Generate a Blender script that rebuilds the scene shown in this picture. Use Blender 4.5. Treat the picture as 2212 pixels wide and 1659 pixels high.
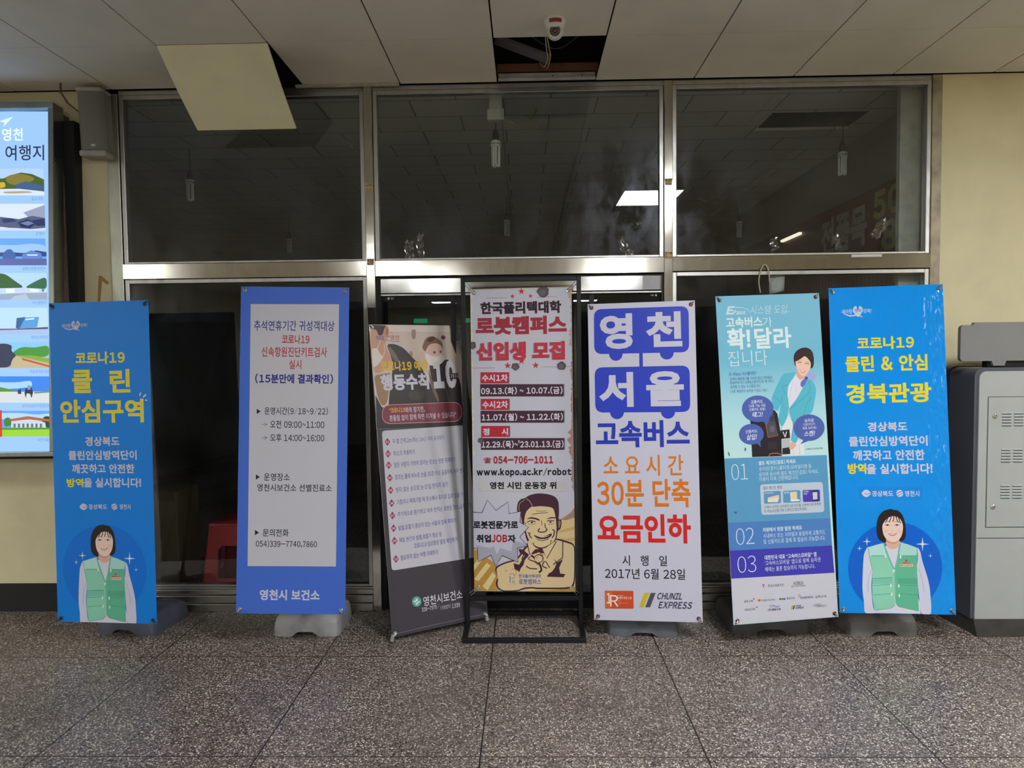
import bpy, bmesh, math, random
from mathutils import Vector, Matrix, Euler
from mathutils.geometry import tessellate_polygon
for o in list(bpy.data.objects): bpy.data.objects.remove(o, do_unlink=True)
EXPOSURE=0.6; PANEL=55; SCREEN=0.8   # exposure in stops, panel and screen radiance
SC = bpy.context.scene; COL = SC.collection
random.seed(7)
# ---------------------------------------------------------------- camera
CEIL = 3.2936
cam_d = bpy.data.cameras.new('camera'); cam = bpy.data.objects.new('camera', cam_d); COL.objects.link(cam)
yaw, pitch, roll = -0.020853, -0.045246, -0.011344
f = Vector((math.sin(yaw)*math.cos(pitch), math.cos(yaw)*math.cos(pitch), math.sin(pitch)))
r0 = Vector((math.cos(yaw), -math.sin(yaw), 0)); u0 = r0.cross(f)
r = r0*math.cos(roll)+u0*math.sin(roll); u = -r0*math.sin(roll)+u0*math.cos(roll)
cam.matrix_world = Matrix(((r.x,u.x,-f.x,0),(r.y,u.y,-f.y,-4.2556),(r.z,u.z,-f.z,1.6299),(0,0,0,1)))
cam_d.sensor_width = 36; cam_d.lens = 1465.05/2212*36; cam_d.clip_start = .05
SC.camera = cam
# ---------------------------------------------------------------- world, exposure
w = bpy.data.worlds.new('night'); SC.world = w; w.use_nodes = True
w.node_tree.nodes['Background'].inputs[0].default_value = (.05,.06,.08,1)
w.node_tree.nodes['Background'].inputs[1].default_value = .02
vs = SC.view_settings
SC.display_settings.display_device = 'sRGB'
vs.view_transform = 'Standard'; vs.look = 'None'; vs.exposure = EXPOSURE; vs.gamma = 1; vs.use_curve_mapping = False
SC.cycles.max_bounces = 6; SC.cycles.diffuse_bounces = 4; SC.cycles.glossy_bounces = 3; SC.cycles.transparent_max_bounces = 12
SC.cycles.use_adaptive_sampling = True; SC.cycles.adaptive_threshold = .03
SC.cycles.use_light_tree = False
SC.cycles.sample_clamp_indirect = 4.0
SC.cycles.use_denoising = True
# lit ceiling panels of the hall, two unseen ones added for brightness: centre x, y, width, depth, radiance
LAMPS = [(1.33,-3.09,.60,.70,PANEL,'white square ceiling light panel nearest the glass front'),
         (1.66,-8.4,.60,.60,PANEL,'white ceiling light panel in the hall behind, right of the second row'),
         (-2.5,-8.05,.60,.60,PANEL,'white ceiling light panel in the hall behind, left of the second row'),
         (4.9,-3.1,.60,.70,PANEL,'unseen ceiling light panel added beyond the kiosk to brighten the right wall'),  # out of view, put in to light the right wall and kiosk
         (-6.6,-3.1,.60,.70,PANEL,'unseen ceiling light panel added beyond the display board to brighten the left wall'),  # added out of view so the left wall gets more light
         (-7.1,-8.2,.60,.60,PANEL,'white ceiling light panel in the second row at the far left'),
         (-2.05,-11.05,.9,.45,PANEL,'long white ceiling light panel in the third row of the hall'),
         (2.0,-11.05,.9,.45,PANEL,'long white ceiling light panel, right of the third row'),
         (-2.6,-17.4,.75,.6,PANEL,'white ceiling light panel farthest back on the left'),
         (1.9,-17.4,.75,.6,PANEL,'white ceiling light panel farthest back on the right')]
# ---------------------------------------------------------------- helpers
def lin1(v):
    v/=255.0
    return v/12.92 if v<=.04045 else ((v+.055)/1.055)**2.4
def lin(h, k=1.0, cap=.88):
    h=h.lstrip('#'); return tuple(min(cap,lin1(int(h[i:i+2],16))*k) for i in (0,2,4))
class MB:
    """collects shapes into one mesh"""
    def __init__(s): s.v=[]; s.f=[]; s.m=[]
    def add(s, vs, fs, mi=0):
        b=len(s.v); s.v+= [tuple(v) for v in vs]; s.f+=[tuple(i+b for i in q) for q in fs]; s.m+=[mi]*len(fs)
    def box(s, x0,y0,z0,x1,y1,z1, mi=0, M=None):
        vs=[(x0,y0,z0),(x1,y0,z0),(x1,y1,z0),(x0,y1,z0),(x0,y0,z1),(x1,y0,z1),(x1,y1,z1),(x0,y1,z1)]
        if M: vs=[M@Vector(v) for v in vs]
        s.add(vs,[(0,3,2,1),(4,5,6,7),(0,1,5,4),(1,2,6,5),(2,3,7,6),(3,0,4,7)],mi)
    def rbox(s, x0,y0,z0,x1,y1,z1, bev=.01, seg=2, mi=0, M=None):
        bm=bmesh.new(); bmesh.ops.create_cube(bm,size=1)
        for v in bm.verts: v.co=Vector(((x0+x1)/2+v.co.x*(x1-x0),(y0+y1)/2+v.co.y*(y1-y0),(z0+z1)/2+v.co.z*(z1-z0)))
        bmesh.ops.bevel(bm,geom=bm.edges[:],offset=bev,segments=seg,affect='EDGES',profile=.5)
        s.frombm(bm,mi,M)
    def frombm(s,bm,mi=0,M=None):
        bm.verts.index_update(); s.add([(M@v.co if M else v.co.copy()) for v in bm.verts],[[v.index for v in q.verts] for q in bm.faces],mi); bm.free()
    def tube(s, pts, rad, n=8, mi=0, closed=False):
        pts=[Vector(p) for p in pts]; N=len(pts); rings=[]
        up=Vector((0,0,1)); prev=None
        for i,p in enumerate(pts):
            a=pts[(i-1)%N] if (closed or i>0) else pts[i]; b=pts[(i+1)%N] if (closed or i<N-1) else pts[i]
            t=(b-a).normalized()
            if prev is None:
                q=t.cross(up)
                if q.length<1e-3: q=t.cross(Vector((1,0,0)))
                q.normalize()
            else:
                q=prev-t*prev.dot(t)
                q.normalize()
            prev=q; bnm=t.cross(q); rr=rad[i] if isinstance(rad,(list,tuple)) else rad
            rings.append([p+(q*math.cos(2*math.pi*k/n)+bnm*math.sin(2*math.pi*k/n))*rr for k in range(n)])
        vs=[v for rg in rings for v in rg]; fs=[]
        for i in range(N if closed else N-1):
            j=(i+1)%N
            for k in range(n): fs.append((i*n+k,i*n+(k+1)%n,j*n+(k+1)%n,j*n+k))
        if not closed: fs.append(tuple(range(n))[::-1]); fs.append(tuple((N-1)*n+k for k in range(n)))
        s.add(vs,fs,mi)
    def lathe(s, prof, n=24, M=None, mi=0):
        vs=[];fs=[]
        for (rr,z) in prof:
            for k in range(n): vs.append(Vector((rr*math.cos(2*math.pi*k/n),rr*math.sin(2*math.pi*k/n),z)))
        for i in range(len(prof)-1):
            for k in range(n): fs.append((i*n+k,i*n+(k+1)%n,(i+1)*n+(k+1)%n,(i+1)*n+k))
        fs.append(tuple(range(n))[::-1]); fs.append(tuple((len(prof)-1)*n+k for k in range(n)))
        if M: vs=[M@v for v in vs]
        s.add(vs,fs,mi)
    def prism(s, poly, y0, y1, M=None, mi=0, ins=None):
        """outline in x,z swept along y"""
        n=len(poly); a=[Vector((p[0],y0,p[1])) for p in poly]; b=[Vector((p[0],y1,p[1])) for p in poly]
        tr=tessellate_polygon([[Vector((p[0],p[1],0)) for p in poly]])
        vs=a+b
        if M: vs=[M@v for v in vs]
        fs=[tuple(t) for t in tr]+[tuple(i+n for i in t) for t in tr]+[(i,(i+1)%n,(i+1)%n+n,i+n) for i in range(n)]
        s.add(vs,fs,mi)
    def build(s, name, mats, parent=None, smooth=False, loc=None):
        me=bpy.data.meshes.new(name); me.from_pydata(s.v,[],s.f)
        if not isinstance(mats,(list,tuple)): mats=[mats]
        for m in mats: me.materials.append(m)
        me.polygons.foreach_set('material_index',s.m)
        bm=bmesh.new(); bm.from_mesh(me); bmesh.ops.recalc_face_normals(bm,faces=bm.faces[:]); bm.to_mesh(me); bm.free()
        if smooth:
            me.polygons.foreach_set('use_smooth',[True]*len(me.polygons))
            try: me.set_sharp_from_angle(angle=math.radians(38))
            except Exception: pass
        me.update()
        o=bpy.data.objects.new(name,me); COL.objects.link(o)
        if parent: o.parent=parent
        if loc: o.location=loc
        return o
def empty(name, loc=(0,0,0)):
    o=bpy.data.objects.new(name,None); COL.objects.link(o); o.location=loc; o.empty_display_size=.1; return o
def tag(o,label=None,cat=None,group=None,kind=None):
    for k,v in (('label',label),('category',cat),('group',group),('kind',kind)):
        if v: o[k]=v
    return o
def struct(o,label=None): return tag(o,label,None,None,'structure')
def keep(o,parent):
    """parent a mesh built in world coordinates under an empty standing at its base"""
    o.parent=parent; o.matrix_parent_inverse=Matrix.Translation(-Vector(parent.location)); return o
# ---------------------------------------------------------------- materials
def nt(m): m.use_nodes=True; return m.node_tree
def principled(name,col,rough=.5,metal=0,spec=.5,coat=0,emit=None,es=0):
    m=bpy.data.materials.new(name); t=nt(m); b=t.nodes['Principled BSDF']
    b.inputs['Base Color'].default_value=(*col,1); b.inputs['Roughness'].default_value=rough; b.inputs['Metallic'].default_value=metal
    b.inputs['Specular IOR Level'].default_value=spec; b.inputs['Coat Weight'].default_value=coat
    if emit: b.inputs['Emission Color'].default_value=(*emit,1); b.inputs['Emission Strength'].default_value=es
    return m
class G:
    def __init__(s,m): s.m=m; s.t=nt(m); s.n=s.t.nodes; s.l=s.t.links; s.b=s.n.get('Principled BSDF')
    def node(s,typ,**kw):
        n=s.n.new(typ)
        for k,v in kw.items(): setattr(n,k,v)
        return n
    def link(s,a,b): s.l.new(a,b)
    def math(s,op,a,b=None,c=None):
        n=s.node('ShaderNodeMath',operation=op)
        for i,v in enumerate((a,b,c)):
            if v is None: continue
            if isinstance(v,(int,float)): n.inputs[i].default_value=v
            else: s.link(v,n.inputs[i])
        return n.outputs[0]
    def mix(s,fac,a,b,typ='MIX'):
        n=s.node('ShaderNodeMix',data_type='RGBA',blend_type=typ)
        for i,v in ((0,fac),(6,a),(7,b)):
            if isinstance(v,(int,float)): n.inputs[i].default_value=v
            elif isinstance(v,tuple): n.inputs[i].default_value=(*v[:3],1)
            else: s.link(v,n.inputs[i])
        return n.outputs[2]
    def ramp(s,fac,stops,interp='LINEAR'):
        n=s.node('ShaderNodeValToRGB'); n.color_ramp.interpolation=interp; e=n.color_ramp.elements
        while len(e)>1: e.remove(e[-1])
        e[0].position=stops[0][0]; e[0].color=(*stops[0][1],1)
        for p,c in stops[1:]: q=e.new(p); q.color=(*c,1)
        s.link(fac,n.inputs[0]); return n.outputs[0]
    def coord(s,kind='Object'): return s.node('ShaderNodeTexCoord').outputs[kind]
    def noise(s,vec,scale,detail=4,rough=.55,out=0):
        n=s.node('ShaderNodeTexNoise'); n.inputs['Scale'].default_value=scale; n.inputs['Detail'].default_value=detail; n.inputs['Roughness'].default_value=rough
        s.link(vec,n.inputs['Vector']); return n.outputs[out]
    def mapping(s,vec,scale=(1,1,1),loc=(0,0,0)):
        n=s.node('ShaderNodeMapping'); n.inputs['Scale'].default_value=scale; n.inputs['Location'].default_value=loc; s.link(vec,n.inputs[0]); return n.outputs[0]
    def bump(s,h,strength=.2,dist=.01):
        n=s.node('ShaderNodeBump'); n.inputs['Strength'].default_value=strength; n.inputs['Distance'].default_value=dist
        s.link(h,n.inputs['Height']); s.link(n.outputs[0],s.b.inputs['Normal'])
def noisy(name,col,var=.12,scale=6,rough=.6,spec=.4,metal=0,bump=0,bscale=60,dirt=None):
    m=principled(name,col,rough,metal,spec); g=G(m); c=g.coord()
    n=g.noise(c,scale); dark=tuple(x*(1-var*2) for x in (dirt or col))
    out=g.ramp(n,[(.3,dark),(.55,col),(.8,tuple(min(.95,x*(1+var*.6)) for x in col))])
    g.link(out,g.b.inputs['Base Color'])
    if bump: g.bump(g.noise(c,bscale,6),bump,.004)
    return m
def terrazzo():
    m=principled('terrazzo',(.2,.18,.16),.42,0,.4); g=G(m); c=g.coord()
    vo=g.node('ShaderNodeTexVoronoi'); vo.inputs['Scale'].default_value=140; vo.inputs['Randomness'].default_value=1
    g.link(c,vo.inputs['Vector'])
    sep=g.node('ShaderNodeSeparateColor'); g.link(vo.outputs['Color'],sep.inputs[0])
    chip=g.ramp(sep.outputs[0],[(0,(.012,.010,.010)),(.15,(.165,.128,.115)),(.30,(.26,.225,.205)),(.48,(.34,.30,.272)),(.68,(.45,.405,.37)),(.87,(.80,.76,.72))],'CONSTANT')
    far=g.math('GREATER_THAN',vo.outputs['Distance'],.52)
    base=g.mix(far,chip,(.13,.108,.097))
    big=g.noise(c,1.3,5,.6); base=g.mix(1.0,base,g.ramp(big,[(.3,(.72,.70,.68)),(.7,(1.08,1.06,1.02))]),'MULTIPLY')
    st=g.noise(g.mapping(c,(1,1,1),(3.1,7.7,0)),2.9,3,.5); base=g.mix(g.ramp(st,[(.68,(0,0,0)),(.76,(.55,.55,.55))]),base,(.04,.035,.032))
    xyz=g.node('ShaderNodeSeparateXYZ'); g.link(c,xyz.inputs[0])
    def grout(axis,off):
        a=g.math('DIVIDE',g.math('SUBTRACT',xyz.outputs[axis],off),.9115)
        a=g.math('MULTIPLY',g.math('ABSOLUTE',g.math('SUBTRACT',g.math('FRACT',g.math('ADD',a,100.5)),.5)),.9115)
        return g.math('LESS_THAN',a,.0032)
    base=g.mix(grout(0,-.2008),base,(.012,.011,.010)); base=g.mix(grout(1,-.6744),base,(.055,.04,.028))
    g.link(base,g.b.inputs['Base Color'])
    g.link(g.ramp(big,[(.3,(.5,.5,.5)),(.7,(.33,.33,.33))]),g.b.inputs['Roughness'])
    return m
def glass_mat(name,dirt=.02,tint=(.93,.95,.94)):
    m=bpy.data.materials.new(name); t=nt(m); n=t.nodes; l=t.links; n.clear(); g=G(m)
    out=n.new('ShaderNodeOutputMaterial'); tr=n.new('ShaderNodeBsdfTransparent'); tr.inputs[0].default_value=(*tint,1)
    gl=n.new('ShaderNodeBsdfGlossy'); gl.inputs['Roughness'].default_value=.0; gl.inputs[0].default_value=(1,1,1,1)
    lw=n.new('ShaderNodeLayerWeight'); lw.inputs[0].default_value=.5
    fz=g.math('ADD',g.math('MULTIPLY',g.math('POWER',lw.outputs['Facing'],5.0),.95),.042)
    mx=n.new('ShaderNodeMixShader'); l.new(fz,mx.inputs[0]); l.new(tr.outputs[0],mx.inputs[1]); l.new(gl.outputs[0],mx.inputs[2])
    df=n.new('ShaderNodeBsdfGlossy'); df.inputs['Roughness'].default_value=.28; df.inputs[0].default_value=(.8,.85,1,1)
    c=g.coord(); sp=g.noise(g.mapping(c,(1.4,1,.8)),2.2,6,.65); sk=g.noise(g.mapping(c,(30,1,9)),3,3,.6)
    dm=g.math('MULTIPLY',g.ramp(sp,[(.42,(0,0,0)),(.75,(1,1,1))]),dirt); sk=g.math('MULTIPLY',g.ramp(sk,[(.69,(0,0,0)),(.74,(1,1,1))]),dirt*1.5)
    mx2=n.new('ShaderNodeMixShader'); l.new(g.math('ADD',dm,sk),mx2.inputs[0]); l.new(mx.outputs[0],mx2.inputs[1]); l.new(df.outputs[0],mx2.inputs[2])
    l.new(mx2.outputs[0],out.inputs[0]); return m
def film_mat():
    m=bpy.data.materials.new('clear_film'); t=nt(m); n=t.nodes; l=t.links; n.clear()
    out=n.new('ShaderNodeOutputMaterial'); tr=n.new('ShaderNodeBsdfTransparent'); tr.inputs[0].default_value=(.9,.9,.9,1)
    gl=n.new('ShaderNodeBsdfGlossy'); gl.inputs['Roughness'].default_value=.16
    mx=n.new('ShaderNodeMixShader'); mx.inputs[0].default_value=.16; l.new(tr.outputs[0],mx.inputs[1]); l.new(gl.outputs[0],mx.inputs[2]); l.new(mx.outputs[0],out.inputs[0]); return m
def steel(name,col=(.62,.60,.55),rough=.2,streak=.5):
    m=principled(name,col,rough,1.0); g=G(m); c=g.coord()
    n=g.noise(g.mapping(c,(3,3,1.2)),4,5,.6)
    g.link(g.ramp(n,[(.25,tuple(x*.8 for x in col)),(.6,col)]),g.b.inputs['Base Color'])
    g.link(g.ramp(n,[(.3,(rough*1.4,)*3),(.7,(rough*.9,)*3)]),g.b.inputs['Roughness'])
    g.bump(g.noise(g.mapping(c,(1,1,3)),2,2),.06,.01)
    return m
K=1.22
_vm={}
def vinyl(col,fin='m'):
    if (col,fin) in _vm: return _vm[(col,fin)]
    c=lin(col,K,.84)
    if fin=='s':
        e=lin(col,1.0,1.0); m=principled('screen_print',(.02,.02,.02),.25,0,.4,0,e,SCREEN)
        if col!='#93bdf6': m.cycles.emission_sampling='NONE'
    elif fin=='g':
        m=principled('gloss_print',c,.16,0,.5); g=G(m); co=g.coord()
        xyz=g.node('ShaderNodeSeparateXYZ'); g.link(co,xyz.inputs[0])
        u,v=xyz.outputs[0],xyz.outputs[2]
        edge=g.math('SMOOTHSTEP' if False else 'MULTIPLY',1.0,1.0)
        mr=g.node('ShaderNodeMapRange',interpolation_type='SMOOTHSTEP'); g.link(u,mr.inputs[0]); mr.inputs[1].default_value=.10; mr.inputs[2].default_value=.28
        rip=g.noise(g.mapping(co,(40,1,17)),1.0,1,.4)
        big=g.noise(g.mapping(co,(3.2,1,2.6),(.3,0,.5)),1.0,1,.4)
        h=g.math('ADD',g.math('MULTIPLY',g.math('MULTIPLY',rip,mr.outputs[0]),.010),g.math('MULTIPLY',big,.035))
        g.bump(h,1.0,1.0)
    else:
        m=principled('matte_print',c,.38,0,.32)
    _vm[(col,fin)]=m; return m
def catmull(pts,closed,k=6):
    n=len(pts); out=[]
    rg=range(n) if closed else range(n-1)
    for i in rg:
        p=[pts[(i+j)%n] if closed else pts[max(0,min(n-1,i+j))] for j in (-1,0,1,2)]
        for s in range(k):
            t=s/k
            out.append(tuple(.5*((2*p[1][a])+(-p[0][a]+p[2][a])*t+(2*p[0][a]-5*p[1][a]+4*p[2][a]-p[3][a])*t*t+(-p[0][a]+3*p[1][a]-3*p[2][a]+p[3][a])*t**3) for a in (0,1)))
    if not closed: out.append(tuple(pts[-1]))
    return out
def chaikin(pts,closed=True,it=1):
    for _ in range(it):
        out=[];n=len(pts)
        for i in range(n if closed else n-1):
            a,b=pts[i],pts[(i+1)%n]
            out+= [(a[0]*.8+b[0]*.2,a[1]*.8+b[1]*.2),(a[0]*.2+b[0]*.8,a[1]*.2+b[1]*.8)]
        pts=out
    return pts
_tc={}; _gl={}
def prepare_text(keys):
    """lettering outlines: every character once, then set side by side; western signs use their wide forms"""
    need=sorted({(ch,wt) for txt,wt in keys for ch in txt if ch!=' '}-set(_gl))
    obs=[]
    for wt in sorted({k[1] for k in need}):
        chs=[k[0] for k in need if k[1]==wt]
        cu=bpy.data.curves.new('lettering','FONT'); cu.resolution_u=3; cu.space_line=3
        cu.body='\n'.join(chr(ord(ch)+0xFEE0) if '!'<=ch<='~' else ch for ch in chs)
        if wt>0: cu.bevel_depth=wt; cu.bevel_resolution=0
        elif wt<0: cu.offset=wt
        o=bpy.data.objects.new('lettering',cu); COL.objects.link(o); obs.append((chs,wt,o,cu))
    bpy.context.view_layer.update(); dg=bpy.context.evaluated_depsgraph_get()
    for chs,wt,o,cu in obs:
        me=bpy.data.meshes.new_from_object(o.evaluated_get(dg),depsgraph=dg)
        co=[tuple(v.co) for v in me.vertices]; row=[round((.35-c[1])/3) for c in co]
        per={}
        for p in me.polygons:
            if wt>0 and min(co[i][2] for i in p.vertices)<-wt*.01: continue      # front half only
            per.setdefault(row[p.vertices[0]],[]).append(tuple(p.vertices))
        for k,ch in enumerate(chs):
            fs=per.get(k,[]); idx={i:n for n,i in enumerate(sorted({i for f_ in fs for i in f_}))}
            vs=[(co[i][0],co[i][1]+3*k,(co[i][2]/wt if wt>0 else 0)) for i in idx]; fs=[tuple(idx[i] for i in f_) for f_ in fs]
            if '!'<=ch<='~' or ch in '“”‘’·':
                x0=min(v[0] for v in vs); x1=max(v[0] for v in vs); sb=.045+(.02 if ch in '1()' else 0); kx=.55 if ch in '/~' else 1; vs=[((v[0]-x0)*kx+sb,v[1],v[2]) for v in vs]; adv=(x1-x0)*kx+2*sb
            else: adv=.93
            _gl[(ch,wt)]=(vs,fs,adv)
        bpy.data.meshes.remove(me)
    for chs,wt,o,cu in obs: bpy.data.objects.remove(o); bpy.data.curves.remove(cu)
    for txt,wt in keys:
        V=[];F=[];x=0
        for ch in txt:
            if ch==' ': x+=.30; continue
            vs,fs,adv=_gl[(ch,wt)]; n=len(V); V+=[(v[0]+x,v[1],v[2]) for v in vs]; F+=[tuple(i+n for i in f_) for f_ in fs]; x+=adv
        x0=min(v[0] for v in V); x1=max(v[0] for v in V); y0=min(v[1] for v in V); y1=max(v[1] for v in V)
        _tc[(txt,wt)]=([((v[0]-x0)/(x1-x0),(v[1]-y0)/(y1-y0),v[2]) for v in V],F)
class Printer:
    """flat print on a sheet: local x across, z up, stacked in thin ink layers toward -y"""
    def __init__(s,y0=-.0007,step=.00002,fin='m',lim=None): s.lim=lim; s.y=y0; s.step=step; s.fin=fin; s.d={}; s.name='printed_background'; s.n=0
    def _b(s,kind):
        if isinstance(kind,str): kind=(kind,0)
        return s.d.setdefault(kind,[MB(),[],{}])
    def _mi(s,b,col):
        if col not in b[2]: b[2][col]=len(b[1]); b[1].append(vinyl(col,s.fin))
        return b[2][col]
    def item(s,it,du=0,dv=0,k=1):
        if it[0]=='N': s.n+=1; s.name=(it[1],s.n); return
        s.y-=s.step; Y=s.y
        if it[0]=='T':
            _,txt,u0,v0,u1,v1,col,wt,sk=it; b=s._b(s.name); mi=s._mi(b,col); vs,fs=_tc[(txt,wt)]
            H=v1-v0; W=u1-u0-sk*H
            b[0].add([((u0+x*W+sk*y*H)*.001,Y-h_*.000012,(v0+y*H)*.001) for x,y,h_ in vs],fs,mi)
        else:
            b=s._b(s.name)
            P=[(p[0]*k+du,p[1]*k+dv) for p in it[1]]; cl_=(lambda q:(max(-s.lim[0],min(s.lim[0],q[0])),max(-s.lim[1],min(s.lim[1],q[1])))) if s.lim else (lambda q:q)
            if it[0]=='P':
                col,sm=it[2],it[3]; mi=s._mi(b,col)
                if sm==1: P=chaikin(P,True,2)
                elif sm>=2: P=catmull(P,True,5)
                P=[cl_(p) for p in P]
                tr=tessellate_polygon([[Vector((p[0],p[1],0)) for p in P]])
                b[0].add([(p[0]*.001,Y,p[1]*.001) for p in P],[tuple(t) for t in tr],mi)
            else:
                wd,col,sm,cl=it[2]*1.0,it[3],it[4],it[5]; mi=s._mi(b,col)
                if sm: P=catmull(P,False,5)
                # line widths are in picture pixels of about 2.6 mm
                hw=wd*1.3*.5
                vs=[];n=len(P)
                for i,p in enumerate(P):
                    a=P[max(0,i-1)];c=P[min(n-1,i+1)]; dx,dy=c[0]-a[0],c[1]-a[1]; L=math.hypot(dx,dy) or 1
                    nx,ny=-dy/L*hw,dx/L*hw; vs+=[((p[0]+nx)*.001,Y,(p[1]+ny)*.001),((p[0]-nx)*.001,Y,(p[1]-ny)*.001)]
                b[0].add(vs,[(2*i,2*i+1,2*i+3,2*i+2) for i in range(n-1)],mi)
    def build(s,parent):
        out=[]
        for (kind,_n),(mb,mats,_) in s.d.items():
            me=bpy.data.meshes.new(kind); me.from_pydata(mb.v,[],mb.f)
            for m in mats: me.materials.append(m)
            me.polygons.foreach_set('material_index',mb.m); me.update()
            o=bpy.data.objects.new(kind,me); COL.objects.link(o); o.parent=parent; out.append(o)
        return out
# ---------------------------------------------------------------- what is printed on each sheet, in mm from its centre
FRAMES={1: [-2.3743, -0.531, 1.044, -0.0922, -0.0282, -0.0098, 0.5999, 1.8001], 2: [-1.2896, -0.5614, 1.1122, 0.0195, -0.0623, 0.0199, 0.6001, 1.7999], 3: [-0.589, -0.2196, 0.9233, 0.521, -0.1815, -0.0, 0.6065, 1.8062], 4: [-0.0241, -0.2581, 1.1168, -0.0454, -0.0364, -0.0045, 0.6003, 1.7996], 5: [0.6637, -0.4272, 1.0137, -0.1104, -0.0681, -0.0157, 0.6003, 1.7997], 6: [1.3811, -0.4999, 1.0426, 0.1107, -0.0774, -0.028, 0.5999, 1.8002], 7: [2.0058, -0.4986, 1.0815, -0.0975, -0.0765, -0.017, 0.6001, 1.7999], 0: [-3.3, -0.19, 2.08, 0.02, -0.055, 0.0, 1.1, 2.1]}
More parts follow.
